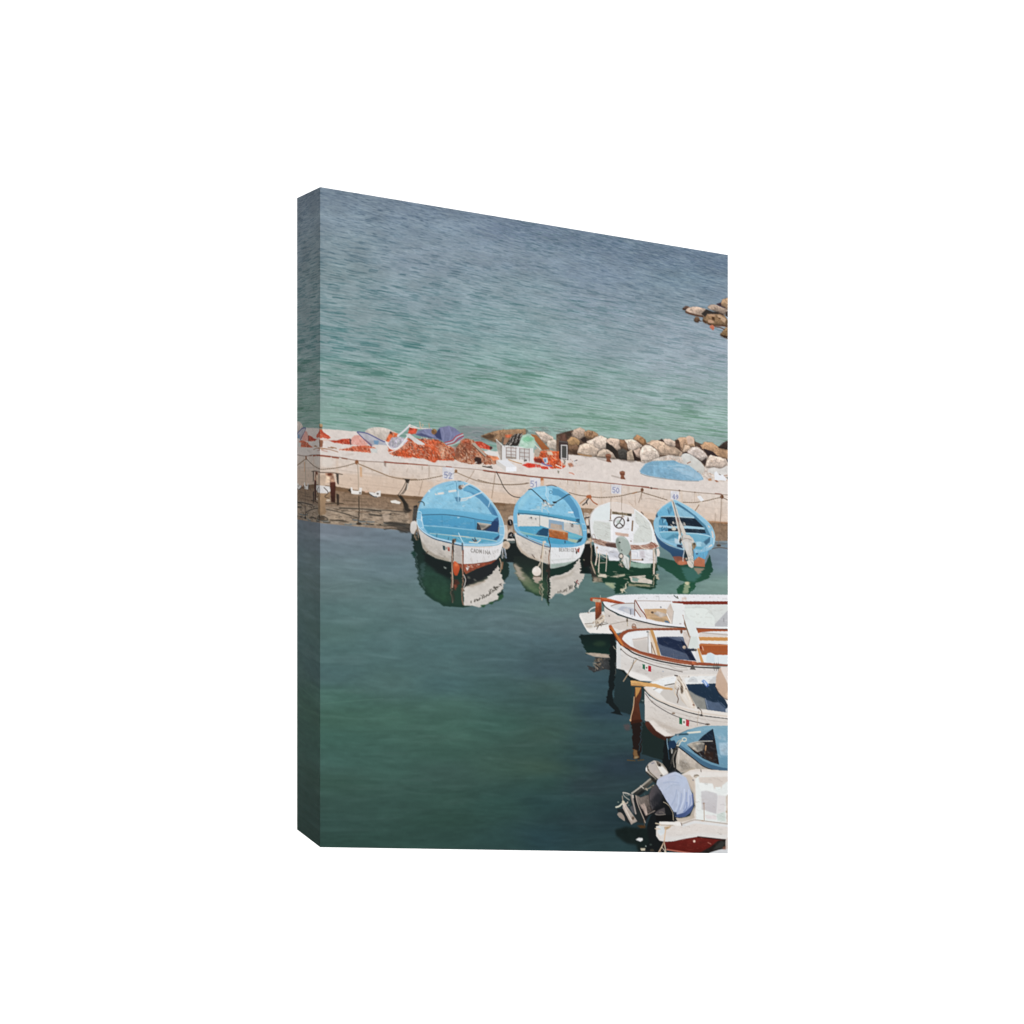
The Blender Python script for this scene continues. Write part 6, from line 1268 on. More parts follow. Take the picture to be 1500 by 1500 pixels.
f([(500, 370), (560, 322), (620, 280), (720, 245), (870, 222), (1330, 212), (1480, 212), (1480, 730), (1200, 695), (1000, 650), (800, 580), (640, 500), (540, 420)], '#e3ddd7', b=.35, n=.01)
l([(505, 372), (560, 440), (660, 510), (820, 570), (1000, 630), (1200, 672), (1480, 705)], 2.4, '#d8cbbf', b=.5)
sub('interior', 'pale inside with a navy mat')
f([(560, 330), (640, 290), (740, 255), (870, 238), (860, 310), (700, 350), (620, 400)], '#e9ebec', b=.5); f([(680, 440), (720, 380), (860, 330), (900, 420), (1010, 600), (900, 575), (760, 520)], '#cdc7c1', b=.6); f([(620, 400), (690, 380), (720, 390), (680, 440)], '#e8eaec', b=.4); l([(740, 345), (850, 325)], 1.2, '#45433c'); l([(610, 395), (670, 370), (720, 378)], .9, '#6a6258', a=.8)
f([(900, 400), (960, 480), (1060, 590), (1020, 605), (930, 520)], '#cdbfb0', b=.5)
f([(960, 262), (1060, 240), (1340, 235), (1340, 325), (990, 330)], '#e6e8e8', b=.4); f([(1000, 310), (1030, 260), (1070, 240), (1110, 270), (1125, 315)], '#cdd0d2', b=.6); f([(1250, 300), (1300, 250), (1340, 240), (1340, 320), (1260, 320)], '#c9c9ca', b=.7); e(1018, 243, 5, 6, '#5a4038')
f([(985, 332), (1335, 322), (1355, 420), (1440, 515), (1480, 600), (1480, 660), (1230, 625), (1100, 570), (1020, 420)], '#1f3348', '#1c2d40', b=.4); f([(1000, 390), (1100, 455), (1210, 500), (1225, 625), (1120, 615), (1050, 500)], '#8b8b86', b=.7, nm=.05); f([(1200, 505), (1300, 540), (1390, 540), (1440, 590), (1440, 655), (1230, 625)], '#50617a', b=.6, nm=.06); l([(1210, 500), (1240, 620)], 1.2, '#8a94a4', a=.8); l([(1350, 520), (1430, 600)], 1.4, '#30425a'); f([(1440, 620), (1470, 600), (1475, 660), (1440, 655)], '#c2c8d0', b=.5)
f([(1160, 295), (1190, 278), (1220, 300), (1255, 345), (1225, 368), (1195, 330)], '#7ba0dc', b=.4, nm=.15); e(1230, 350, 16, 13, '#2f4fa0', b=.5); l([(1195, 300), (1222, 345)], 1.4, '#dce6f4')
sub('crossbeam', 'beige crossbeam with tackle')
f([(860, 228), (910, 232), (1000, 400), (1100, 590), (1080, 615), (1045, 605), (960, 430)], '#ddd0c1', b=.4, nm=.05); l([(905, 240), (1000, 400), (1085, 580)], .8, '#a08c78'); l([(940, 300), (1060, 590)], 1.4, '#ece6de', a=.8); f([(850, 300), (900, 290), (960, 400), (1060, 600), (1000, 590), (890, 420)], '#e3dcd4', b=.5, a=.8)
l([(870, 300), (850, 420), (880, 470)], 1.6, '#d8c8b4'); l([(895, 375), (880, 450), (895, 500), (885, 545)], 1.5, '#6b564a'); e(935, 395, 15, 50, '#5f5448', rot=-.1, nm=.2); l([(890, 280), (930, 330), (950, 380)], 1.4, '#7a6450', a=.7); l([(855, 230), (885, 235)], 1.6, '#3b3230'); e(985, 385, 10, 8, '#8a7864'); e(1072, 572, 12, 10, '#8a6858')
scat([(850, 330), (960, 330), (960, 450), (870, 450)], 24, 3, .8, ['#c8b49e', '#8a7460', '#e8dccc'], 1.5, 1.4)
e(1125, 607, 10, 9, '#2a2a2a'); l([(1130, 610), (1160, 640), (1170, 700)], 1.2, '#6a5c50'); l([(1135, 640), (1120, 730), (1115, 810)], .9, '#b4a492'); e(1160, 690, 14, 12, '#2e2a28'); l([(1170, 640), (1200, 720)], .9, '#d8cabb'); e(1215, 640, 20, 8, '#e8e0d6')
sub('canopy', 'beige fabric canopy at the right edge')
f([(1325, 360), (1335, 240), (1370, 150), (1400, 130), (1480, 240), (1480, 515), (1440, 495), (1370, 440)], '#c9ae9a', '#c4a48c', b=.4, n=.02); f([(1385, 130), (1480, 130), (1480, 360), (1440, 270), (1395, 180)], '#e2d6cf', b=.5); l([(1330, 370), (1370, 440), (1430, 495), (1480, 515)], 1.6, '#3c2e28', a=.7); f([(1440, 440), (1480, 420), (1480, 490), (1450, 480)], '#e3c3a6', b=.6, a=.8)
sub('rudder', 'light wood tiller and rudder')
f([(395, 368), (470, 368), (468, 470), (440, 560), (468, 760), (345, 765), (360, 640), (385, 540)], '#5f3524', '#4c281b', b=.35, nm=.1); f([(398, 368), (468, 368), (440, 430), (400, 490)], '#be8a4c', b=.4); f([(340, 750), (470, 740), (475, 770), (345, 790)], '#3a1e14', b=.6)
f([(342, 290), (380, 288), (500, 310), (640, 328), (740, 365), (832, 380), (828, 400), (740, 392), (600, 362), (500, 358), (350, 350)], '#dcab6c', '#cf9a5c', b=.35, nm=.05); l([(350, 345), (480, 352)], 1.2, '#9a6c40'); l([(360, 325), (460, 330)], 1.0, '#8a6c50', a=.5); l([(385, 480), (375, 600), (350, 700), (342, 755)], 1.4, '#d4b08a'); e(342, 748, 11, 12, '#d8a880')

# ------------------------------------------------------------------ boat 8
part('printed_boat', 'dusty blue boat with a dark triangular well at the right edge')
sub('hull', 'grey white hull side with rub marks')
f([(885, 1055), (960, 1110), (1100, 1210), (1200, 1270), (1300, 1312), (1480, 1330), (1480, 1345), (1100, 1330), (930, 1358), (872, 1310), (868, 1180)], '#c9bfb5', '#b0a598', b=.4, nm=.08); f([(900, 1200), (1000, 1240), (1060, 1310), (930, 1330)], '#8c8378', b=1.2, a=.7, nm=.2); l([(905, 1080), (900, 1250)], 1.0, '#ded6cc')
back()
f([(800, 965), (850, 925), (920, 900), (1000, 862), (1100, 832), (1200, 814), (1480, 812), (1480, 1335), (1380, 1332), (1280, 1312), (1180, 1272), (1080, 1195), (1000, 1130), (900, 1050), (830, 1010)], '#6b9eb7', '#5f93b0', b=.35, n=.03)
sub('gunwale', 'darker blue gunwale edge')
f([(890, 1040), (920, 1035), (1000, 1095), (1180, 1215), (1280, 1262), (1400, 1295), (1480, 1305), (1480, 1335), (1380, 1332), (1280, 1312), (1180, 1272), (1080, 1195), (985, 1120)], '#416f90', '#3a6484', b=.35); l([(900, 1058), (985, 1125), (1080, 1200), (1180, 1277), (1290, 1320), (1400, 1335)], 1.5, '#1c242c')
back()
f([(1010, 860), (1200, 822), (1480, 820), (1480, 845), (1290, 850), (1150, 880)], '#8ab4c6', b=1, a=.6); f([(1300, 850), (1480, 850), (1480, 1270), (1370, 1250)], '#78a9c2', '#5d93b2', b=.5)
for p_ in ([(1350, 940), (1380, 925), (1400, 960), (1370, 980)], [(1400, 960), (1440, 940), (1450, 990)], [(1380, 1070), (1430, 1050), (1450, 1110), (1400, 1110)], [(1360, 1010), (1470, 1000), (1470, 1160), (1380, 1150)]):
    f(p_, '#a9bfce', b=1.2, a=.8, nm=.1)
sub('well', 'dark well with gear inside')
f([(1125, 990), (1180, 930), (1240, 885), (1295, 848), (1320, 960), (1368, 1262), (1280, 1235), (1180, 1190), (1080, 1120), (1000, 1040), (1060, 1010)], '#1e2026', '#28201e', b=.4, nm=.1); f([(1130, 985), (1240, 885), (1295, 850), (1305, 980), (1200, 985)], '#182636', b=.4)
f([(1000, 1035), (1060, 1008), (1140, 1000), (1200, 1010), (1180, 1090), (1120, 1120), (1060, 1080)], '#aca294', b=.6, nm=.25); f([(1080, 1040), (1180, 1020), (1210, 1080), (1120, 1110)], '#6c6a66', b=1, nm=.2, a=.8); l([(1000, 1030), (1060, 1008), (1150, 992), (1290, 990)], 1.4, '#bbb8b0'); l([(1215, 1045), (1205, 1135)], 2.0, '#c09468'); f([(1200, 1100), (1300, 1120), (1300, 1220), (1200, 1180)], '#30231e', b=.8); l([(1140, 1130), (1165, 1165)], 1.6, '#5a5c60')
back()
l([(1005, 895), (1080, 888), (1148, 882)], 2.8, '#dad9cc'); l([(865, 918), (930, 912), (1005, 908)], 2.6, '#2c4c5c', b=.5); f([(865, 920), (900, 905), (900, 940)], '#8b9aa4', b=.6)
f([(780, 995), (850, 980), (880, 1035), (870, 1060), (800, 1090), (775, 1060)], '#1b3350', b=.5); l([(765, 965), (768, 1020), (780, 1085)], 1.4, '#7ea4b8'); l([(775, 1080), (790, 1200)], 1.2, '#3c5a70', a=.8)
sub('mooring_line', 'dark tangled lines at the bow')
for p_, c_ in (([(890, 1010), (860, 1090), (840, 1200), (800, 1300)], '#2a2826'), ([(900, 1030), (880, 1120), (860, 1230), (860, 1330)], '#3a3430'), ([(880, 1040), (830, 1160), (810, 1250)], '#4a4640'), ([(870, 1080), (850, 1180), (830, 1320)], '#1d1c1c'), ([(815, 1075), (820, 1130), (830, 1090)], '#b8b4ac'), ([(870, 1100), (835, 1190), (850, 1290)], '#8d867c')):
    l(p_, 1.4, c_)
ring(965, 972, 24, 20, 1.6, '#ddd8c4'); l([(945, 985), (920, 1000), (900, 1040), (880, 1040)], 1.8, '#d5cebc'); l([(930, 975), (900, 990), (880, 1020)], 1.4, '#b8b0a0')

# ------------------------------------------------------------------ boat 9
fr('P')
part('printed_boat', 'white motor boat with a red bottom at the lower right corner')
f([(900, 372), (1000, 312), (1060, 300), (1200, 305), (1480, 325), (1480, 990), (1060, 935), (900, 985), (820, 940), (900, 930), (1040, 880), (1070, 760), (1060, 600), (980, 440)], '#ddd4cc', b=.35, n=.015); l([(905, 368), (1000, 312), (1060, 300)], 1.4, '#b5a690'); f([(1010, 330), (1480, 345), (1480, 400), (1080, 400), (960, 390)], '#e6e2de', b=.8, a=.7)
f([(900, 380), (1000, 370), (1060, 440), (1070, 700), (1060, 850), (900, 935), (830, 915), (1000, 880), (1060, 750), (1040, 600)], '#c9baaa', b=.6, a=.9)
e(1083, 388, 34, 20, '#8d8070', b=.5); e(1086, 398, 28, 12, '#c8bcae', b=.5); l([(1137, 312), (1140, 335)], 1.2, '#6a5c54'); e(1043, 438, 8, 8, '#6a6a78')
sub('cockpit', 'white cockpit liner')
f([(1070, 420), (1110, 390), (1440, 395), (1480, 420), (1480, 960), (1200, 940), (1075, 925), (1080, 700)], '#e4e8e6', b=.5, n=.01); f([(1110, 400), (1450, 395), (1480, 440), (1400, 500), (1380, 560), (1300, 540), (1280, 480), (1120, 470)], '#d6cbc2', b=.8); f([(1100, 470), (1280, 490), (1290, 560), (1420, 610), (1480, 590), (1480, 640), (1340, 590), (1140, 575)], '#e9ecea', b=.6); f([(1310, 520), (1380, 520), (1385, 570), (1320, 560)], '#e6ecea', b=.5)
f([(1140, 575), (1200, 565), (1330, 600), (1345, 640), (1325, 850), (1230, 820), (1150, 790)], '#cbc9cb', '#c2bdc0', b=.8); f([(1345, 620), (1440, 630), (1430, 830), (1330, 850)], '#ddd9d9', b=.8); f([(1330, 860), (1430, 820), (1440, 940), (1340, 930)], '#cdd8d2', b=.8); f([(1190, 860), (1320, 870), (1330, 920), (1200, 910)], '#e2dada', b=.8); f([(1440, 640), (1480, 600), (1480, 960), (1450, 950)], '#cdbfb2', b=.7, nm=.05)
l([(1175, 720), (1178, 930)], 1.0, '#a17f66'); e(1173, 722, 14, 10, '#a08878', a=.8); l([(1420, 620), (1480, 590)], 1.2, '#f0f0f0'); e(1450, 825, 8, 14, '#b59a7c', b=.6)
l([(820, 945), (900, 972), (1050, 925), (1200, 938), (1480, 975)], 1.2, '#a99d92'); e(1155, 942, 16, 14, '#b08e74', b=.5)
sub('transom', 'white stern with a ledge')
f([(630, 942), (780, 948), (880, 952), (905, 985), (1060, 930), (1250, 950), (1480, 985), (1480, 1165), (1300, 1150), (1110, 1128), (950, 1152), (800, 1185), (700, 1192), (630, 1175), (592, 1120), (592, 1000), (630, 990)], '#ded6d0', '#d9d3ce', b=.35, n=.015)
f([(630, 942), (880, 950), (905, 985), (880, 1000), (630, 975)], '#e9e5e1', b=.5); f([(905, 985), (1060, 935), (1480, 985), (1480, 1010), (1060, 965), (920, 1010)], '#dde0e2', b=.6, a=.8); f([(620, 1000), (690, 1010), (700, 1080), (650, 1120), (610, 1080)], '#d7dee2', b=.8, nm=.05); f([(650, 1120), (800, 1130), (1100, 1080), (1480, 1110), (1480, 1160), (1110, 1126), (800, 1182), (640, 1175)], '#dcdad8', b=1, a=.7)
l([(585, 965), (640, 975)], 1.6, '#e0c8ae'); l([(580, 1030), (640, 1035)], 1.6, '#d8c4ae'); f([(690, 1010), (780, 995), (760, 1020), (700, 1050)], '#b79a78', b=.6, nm=.15); l([(720, 990), (870, 990)], .8, '#b0a08e', br=.4); l([(895, 960), (905, 990)], 1.2, '#7a6c62'); l([(645, 985), (800, 990)], .9, '#b09c86')
sub('bottom', 'red painted boat bottom')
f([(690, 1192), (800, 1185), (950, 1152), (1110, 1128), (1300, 1150), (1440, 1165), (1380, 1230), (1260, 1300), (1070, 1335), (900, 1320), (730, 1290), (705, 1240)], '#6a1f1b', '#571712', b=.35, nm=.06); l([(720, 1285), (850, 1305), (1050, 1335)], 2.0, '#b86a58', b=.5); l([(1100, 1130), (1300, 1152), (1440, 1168)], 1.6, '#2a1210', b=.6); f([(1440, 1160), (1450, 1290), (1300, 1310), (1200, 1340), (1090, 1340), (1260, 1250), (1340, 1180)], '#211c1a', b=.6, nm=.3); f([(1380, 1180), (1440, 1200), (1400, 1270), (1280, 1290)], '#333431', b=1)
e(1056, 1184, 15, 16, '#e8cbb8'); l([(1225, 1200), (1260, 1218)], 1.4, '#a8685a', b=.5)
f([(1235, 1325), (1350, 1290), (1480, 1262), (1480, 1350), (1235, 1345)], '#cfd1d4', b=.4); f([(1440, 1160), (1480, 1120), (1480, 1280), (1435, 1280)], '#c9beb6', b=.5); f([(1405, 1255), (1440, 1240), (1440, 1285), (1400, 1285)], '#8a5a48', b=.6, a=.8)
sub('mooring_line', 'tan mooring line at the stern')
l([(710, 1020), (700, 1100), (690, 1180), (660, 1250), (615, 1330)], 1.7, '#d5b698'); l([(705, 1050), (690, 1180), (700, 1260), (712, 1330)], 1.5, '#dcc0a4'); l([(660, 1260), (690, 1290), (700, 1330)], 1.2, '#e8d8c4'); l([(690, 1180), (670, 1300)], .8, '#6a4c3c'); l([(640, 1300), (660, 1330)], 1.2, '#b8987c')
sub('motor_well', 'beige motor well lip')
f([(830, 895), (900, 905), (960, 895), (1050, 850), (1062, 900), (1000, 925), (900, 950), (850, 935)], '#b9ab9a', '#c9bcae', b=.5)
sub('outboard_motor', 'large grey outboard motor tilted up')
fr('Q')
f([(350, 720), (460, 760), (560, 780), (700, 720), (830, 540), (920, 640), (1020, 830), (1120, 1010), (1140, 1160), (1060, 1220), (820, 1230), (800, 1080), (700, 1110), (620, 1240), (470, 1240), (430, 1090)], '#17191c', b=.5)
f([(440, 740), (540, 785), (690, 735), (712, 930), (720, 1000), (640, 1040), (560, 1000), (500, 900)], '#8d8279', '#5f5550', b=.5, d='u', nm=.06); f([(560, 1010), (700, 930), (760, 1020), (680, 1090), (640, 1100)], '#463e3b', b=.6)
f([(690, 740), (740, 600), (830, 540), (900, 640), (960, 760), (860, 900), (760, 1000), (712, 930)], '#5b5457', '#2e2f35', b=.7, d='u', nm=.06); f([(700, 870), (850, 700), (960, 760), (900, 950), (760, 1000)], '#1f2126', b=1.5, a=.75); l([(740, 620), (700, 740), (712, 920)], .8, '#3c3634', a=.8)
f([(540, 920), (600, 890), (650, 990), (665, 1110), (630, 1120), (590, 1020)], '#b09c92', b=.6, nm=.08); f([(600, 880), (640, 960), (670, 1110), (640, 1100)], '#c8b4a8', b=.7, a=.7); l([(680, 1095), (740, 1060), (800, 1030)], 1.2, '#98887e')
f([(810, 1060), (880, 1010), (980, 970), (990, 1080), (900, 1115), (820, 1100)], '#4b4648', b=.6, nm=.15); l([(810, 1090), (880, 1110), (990, 1095)], 1.5, '#8a8078', b=.5); f([(820, 1120), (1130, 1100), (1140, 1180), (1060, 1220), (820, 1225)], '#121314', b=.6); l([(880, 1060), (930, 1050), (960, 1070)], 1.2, '#6c645e')
l([(960, 870), (1040, 920), (1100, 1010), (1130, 1080), (1140, 1200)], 1.2, '#b8aa94'); l([(985, 900), (1060, 960), (1120, 1080)], 1.0, '#0f1012')
f([(345, 745), (400, 730), (450, 900), (560, 1120), (620, 1250), (560, 1260), (470, 1240), (420, 1080), (370, 900)], '#232a2b', b=.5); l([(455, 760), (480, 880), (540, 1040), (600, 1180), (625, 1245)], 1.5, '#b7a79b', b=.4); l([(380, 745), (410, 900), (450, 1080)], 2.6, '#a79b94', b=.5); l([(360, 740), (390, 880)], 1.6, '#8a8078'); l([(400, 745), (405, 790)], 1.6, '#d8d0c4', b=.4)
f([(340, 960), (400, 930), (430, 1060), (400, 1080), (360, 1010)], '#5c5a5e', b=.7, a=.8)
f([(205, 880), (250, 870), (300, 960), (390, 1090), (480, 1220), (400, 1265), (365, 1285), (300, 1160), (215, 990)], '#c2b6ac', '#a3968b', b=.4, nm=.08); f([(110, 1000), (215, 990), (300, 1160), (365, 1285), (290, 1240), (200, 1130), (120, 1040)], '#1f2527', b=.5); l([(225, 900), (270, 1010), (370, 1200)], 1.5, '#ddd4ca', a=.8); e(402, 1165, 24, 30, '#6d5a4c', b=.5, nm=.3)
f([(112, 1090), (150, 1058), (195, 1075), (240, 1140), (252, 1215), (200, 1190), (140, 1140)], '#9a8d83', s=1)
l([(90, 965), (150, 945), (200, 900)], 2.2, '#ddd8c4', b=.4); l([(205, 760), (215, 850), (230, 890)], 1.4, '#a89888'); l([(230, 890), (280, 900), (305, 870)], 1.6, '#c0b4a4'); e(222, 870, 26, 24, '#d6ccb4', b=.5); e(130, 872, 14, 13, '#7c8880'); e(322, 930, 14, 10, '#808882', b=.6)
l([(218, 700), (240, 760), (330, 830)], 1.6, '#989890'); l([(225, 698), (290, 710), (350, 735)], 1.8, '#bcb6ac'); l([(345, 735), (300, 750), (260, 730)], 1.2, '#6e706c')
f([(470, 1300), (560, 1290), (640, 1310), (620, 1345), (540, 1350)], '#55391f', b=.8, nm=.3); l([(600, 1190), (610, 1300)], .9, '#6c5038')
f([(380, 700), (540, 575), (720, 430), (790, 470), (700, 560), (560, 700), (510, 745), (440, 740)], '#5c5850', '#2a2c2b', b=.4, nm=.1); l([(380, 712), (550, 585), (715, 450)], 2.2, '#b9b1a6', b=.45); l([(600, 560), (720, 450)], 1.8, '#8c8578', b=.6, a=.8); l([(540, 575), (595, 620)], 1.6, '#c5beb2', b=.5); f([(470, 740), (560, 650), (640, 650), (560, 730), (510, 755)], '#1d2122', b=.5)
l([(620, 640), (690, 620), (780, 560)], 1.7, '#8d8474', b=.4); l([(640, 625), (660, 650)], 2.2, '#a89c8c'); e(755, 590, 22, 14, '#4a443c')
f([(632, 290), (640, 230), (690, 160), (790, 108), (860, 122), (940, 170), (1000, 240), (1055, 340), (1000, 400), (860, 460), (780, 420), (690, 350), (640, 310)], '#bbb2a9', '#a89a8b', b=.4, nm=.05)
f([(700, 160), (790, 110), (830, 220), (900, 340), (950, 390), (860, 450), (740, 330), (670, 230)], '#c0b7b2', b=.6, a=.9); f([(850, 215), (940, 215), (1010, 290), (1045, 345), (960, 385), (900, 320)], '#e4e1dd', b=.7); f([(815, 125), (860, 125), (915, 180), (905, 225), (850, 205)], '#62584e', b=.5); e(890, 195, 20, 24, '#2a2420', b=.5); f([(880, 130), (950, 175), (1050, 340), (1020, 290), (930, 190)], '#8f8778', b=.5, a=.8)
l([(815, 130), (860, 230), (960, 370)], .8, '#efe9e0', a=.8); l([(745, 165), (785, 150)], 1.4, '#7c7c8c', b=.4); e(920, 385, 22, 14, '#3c3630', b=.5); e(820, 320, 26, 16, '#ccbcb4', b=.8, a=.8)
f([(632, 250), (655, 235), (660, 300), (640, 320)], '#ece8e4', b=.4); l([(672, 215), (672, 260), (720, 330), (860, 455)], 1.5, '#2a2622', b=.35); l([(640, 320), (720, 400), (830, 470)], 1.8, '#3a342e', b=.5); l([(700, 300), (780, 380), (860, 440)], .8, '#e8dccc', a=.8); f([(780, 430), (830, 445), (825, 475), (785, 465)], '#cfc3b4', b=.5); f([(735, 400), (850, 470), (820, 540), (740, 470)], '#25221f', b=.6, a=.85, nm=.3)
sub('motor_cover', 'pale blue cloth cover with a dark blue hem')
CV = [(828, 540), (845, 470), (880, 435), (960, 395), (1060, 350), (1130, 328), (1180, 318), (1250, 345), (1310, 385), (1375, 425), (1420, 540), (1455, 640), (1490, 740), (1505, 900), (1480, 1010), (1440, 1070), (1350, 1140), (1240, 1150), (1170, 1140), (1150, 1060), (1090, 960), (1010, 840), (920, 680), (860, 590)]
f(CV, '#bac2d4', '#afbad4', b=.35, nm=.03)
f([(1150, 325), (1300, 380), (1370, 430), (1410, 540), (1330, 620), (1200, 520)], '#b8c4dc', b=2.5, a=.8); f([(860, 450), (1060, 360), (1180, 320), (1160, 400), (950, 500)], '#c0c6dc', b=2, a=.8)
for p_, c_, w_ in (([(1380, 700), (1370, 850), (1330, 1000)], '#8b9cc8', 1.6), ([(1290, 720), (1270, 900), (1210, 1060)], '#95a4c8', 1.4), ([(1440, 760), (1450, 900), (1400, 1000)], '#8496c6', 1.8), ([(1200, 650), (1170, 800), (1110, 920)], '#a0adc8', 1.5), ([(1340, 640), (1330, 820), (1270, 1000)], '#cad4ea', 1.8), ([(1420, 650), (1420, 850), (1370, 980)], '#c6d0ea', 1.6), ([(960, 520), (1100, 500), (1240, 520)], '#a6b2cc', 1.4), ([(1000, 640), (1120, 560), (1260, 560)], '#a9b6cc', 1.2), ([(1240, 700), (1230, 900), (1180, 1040)], '#c2cfe6', 1.4), ([(1050, 420), (1180, 380), (1290, 430)], '#aeb8d0', 1.2), ([(1390, 880), (1380, 980), (1330, 1050)], '#6d82b8', 1.8)):
    l(p_, w_, c_, b=.7, a=.95)
scat([(860, 600), (900, 600), (1100, 960), (1060, 930)], 14, 2, .8, ['#7a84a8', '#d0d6e6'], .9, .6, a=.7)
f([(1185, 1100), (1250, 1090), (1340, 1060), (1420, 990), (1488, 925), (1500, 860), (1508, 940), (1480, 1020), (1440, 1075), (1350, 1142), (1240, 1155), (1185, 1140)], '#4c629a', '#3c5082', b=.45, nm=.05); f([(1475, 740), (1500, 700), (1510, 880), (1490, 900)], '#5a6ca4', b=.6); f([(1150, 1050), (1200, 1060), (1195, 1130), (1165, 1140)], '#1f2c44', b=.5)

fr('J'); CUR = 0
l([(420, 905), (600, 1010), (800, 1066), (1100, 1120)], .7, '#c98a66', a=.7, keep=True); l([(520, 800), (700, 787), (1000, 784)], .7, '#c07a58', a=.6, keep=True)
for p_ in ([(860, 905), (900, 930)], [(1000, 940), (1100, 1070)], [(930, 1030), (1060, 1050)], [(1215, 1005), (1470, 1012)], [(1210, 885), (1470, 890)]):
    l(p_, .6, '#8a7a70', a=.35, keep=True)
for x_, y_ in ((620, 500), (700, 498), (900, 480), (1150, 485), (1300, 488), (480, 640), (560, 670), (700, 725), (900, 760), (520, 1000), (640, 1042), (780, 1085), (920, 1110), (1100, 1140)):
    e(x_, y_, 3.5, 3, '#6a5c54', a=.7, keep=True)
# ------------------------------------------------------------------ wear on the paint of the boats
WEAR = ['#f4f2ee', '#3a5a6c', '#a8d4e8', '#2c6c94', '#e0d8cc']
WHT = ['#ffffff', '#8a8078', '#b8a898', '#6a6058', '#f0ece6']
for frm, pts, n_, pal_, an in (('A', [(225, 480), (350, 265), (560, 162), (770, 180), (990, 370), (1150, 560), (640, 492)], 70, WEAR, .1), ('A', [(255, 575), (930, 625), (1240, 800), (1190, 910), (780, 920), (320, 800)], 60, WEAR, .1),
                               ('A', [(240, 880), (430, 1000), (780, 1000), (780, 1190), (430, 1110), (280, 1010)], 46, WHT, .3), ('A', [(790, 980), (1260, 970), (1200, 1130), (800, 1190)], 34, WHT, 1.4),
                               ('B', [(215, 650), (300, 430), (600, 285), (800, 400), (1090, 600), (1190, 785), (600, 692)], 60, WEAR, .1), ('B', [(300, 950), (720, 990), (1290, 1110), (1100, 1220), (560, 1150)], 40, WEAR, .1),
                               ('D', [(200, 60), (560, 220), (760, 260), (760, 560), (380, 390), (220, 240)], 46, WHT, .4), ('D', [(780, 260), (1300, 220), (1180, 450), (790, 560)], 30, WHT, 1.4),
                               ('B', [(200, 730), (580, 760), (580, 930), (210, 930)], 22, WHT, 0), ('H', [(235, 605), (505, 640), (515, 940), (290, 905)], 36, WHT, .2), ('H', [(930, 440), (1160, 640), (1215, 950), (900, 970)], 40, WHT, .6),
                               ('H', [(530, 540), (880, 540), (880, 960), (540, 960)], 30, WHT, 0), ('H', [(240, 1000), (640, 1090), (660, 1270), (320, 1160)], 36, WHT, .2), ('H', [(870, 1110), (1230, 1110), (1270, 1310), (870, 1280)], 36, WHT, .1),
                               ('I', [(220, 600), (340, 380), (560, 270), (960, 500), (1200, 760), (1220, 1000), (1050, 1120), (600, 1050), (240, 850)], 110, WEAR, .6), ('I', [(880, 1100), (1150, 1030), (1060, 1250), (890, 1270)], 30, WEAR, 1.3),
                               ('J', [(430, 480), (1470, 470), (1470, 520), (600, 520)], 40, WHT, 0), ('J', [(1000, 570), (1470, 560), (1470, 760), (1180, 765)], 40, WHT, 0), ('J', [(300, 560), (600, 720), (1050, 780), (560, 785), (320, 700)], 40, WHT, .3),
                               ('J', [(420, 920), (800, 1110), (1400, 1180), (1400, 1230), (760, 1280), (480, 1170)], 70, WHT, .3), ('J', [(800, 880), (1040, 870), (1160, 1080), (850, 1040)], 40, ['#8a94a8', '#2a3650', '#6a7690'], .2),
                               ('N', [(510, 420), (800, 600), (1470, 760), (1200, 820), (760, 920), (540, 740)], 80, WHT, .4), ('N', [(620, 300), (860, 240), (1330, 240), (1330, 310), (860, 330), (700, 420)], 40, WHT, 0),
                               ('N', [(1000, 340), (1330, 330), (1460, 600), (1230, 610)], 40, ['#5a6c80', '#141f2c', '#8a94a0'], .6), ('N', [(830, 980), (1200, 820), (1470, 820), (1470, 1290), (1000, 1120)], 90, ['#a8c8d8', '#2f5a78', '#8ab4c8', '#dce4e6'], .5),
                               ('N', [(900, 1080), (1200, 1280), (940, 1340), (880, 1300)], 40, WHT, .8), ('P', [(1080, 400), (1460, 400), (1460, 950), (1080, 920)], 60, WHT, .2), ('P', [(640, 960), (1460, 1000), (1460, 1150), (800, 1170)], 50, WHT, 0),
                               ('P', [(720, 1200), (1100, 1140), (1350, 1170), (1060, 1310)], 50, ['#8a3a30', '#2c0c0a', '#a8584a'], 0), ('Q', [(450, 760), (700, 740), (900, 900), (700, 1080), (560, 1000)], 60, ['#c8bcb0', '#1c1c1e', '#7a706a'], 1.1)):
    fr(frm)
    CUR = 0
    scat(pts, n_, 3.2, .7, pal_, an, .7, a=.26)
    scat(pts, n_ // 3, 8, 2.2, pal_, an, .5, a=.10)

# ------------------------------------------------------------------ overall finish of the print
soft = np.stack([gauss(BUF[..., c_], 3.0) for c_ in range(3)], -1)
BUF += .34 * (BUF - soft)                                  # the print is sharpened a little, as printed photographs are
# printed blues are a little weaker than the paint
k_ = np.clip((BUF[..., 2] - BUF[..., 0] - .18) * 2.2, 0, .30)[..., None]
BUF += (BUF.mean(-1, keepdims=True) - BUF) * k_ * .5
BUF += (BUF.mean(-1, keepdims=True) - BUF) * .07
BUF *= (1 + .03 * (NM - .5) * (IDB > 1))[..., None]
BUF *= (1 + 0.012 * (NF - .5))[..., None]
BUF[:] = np.clip(BUF, .02, .97)

# ------------------------------------------------------------------ the canvas in space
def ray(x, y, depth):
    return np.array([(x - CX) / F_PX * depth, depth, 1.20 - (y - CY) / F_PX * depth])


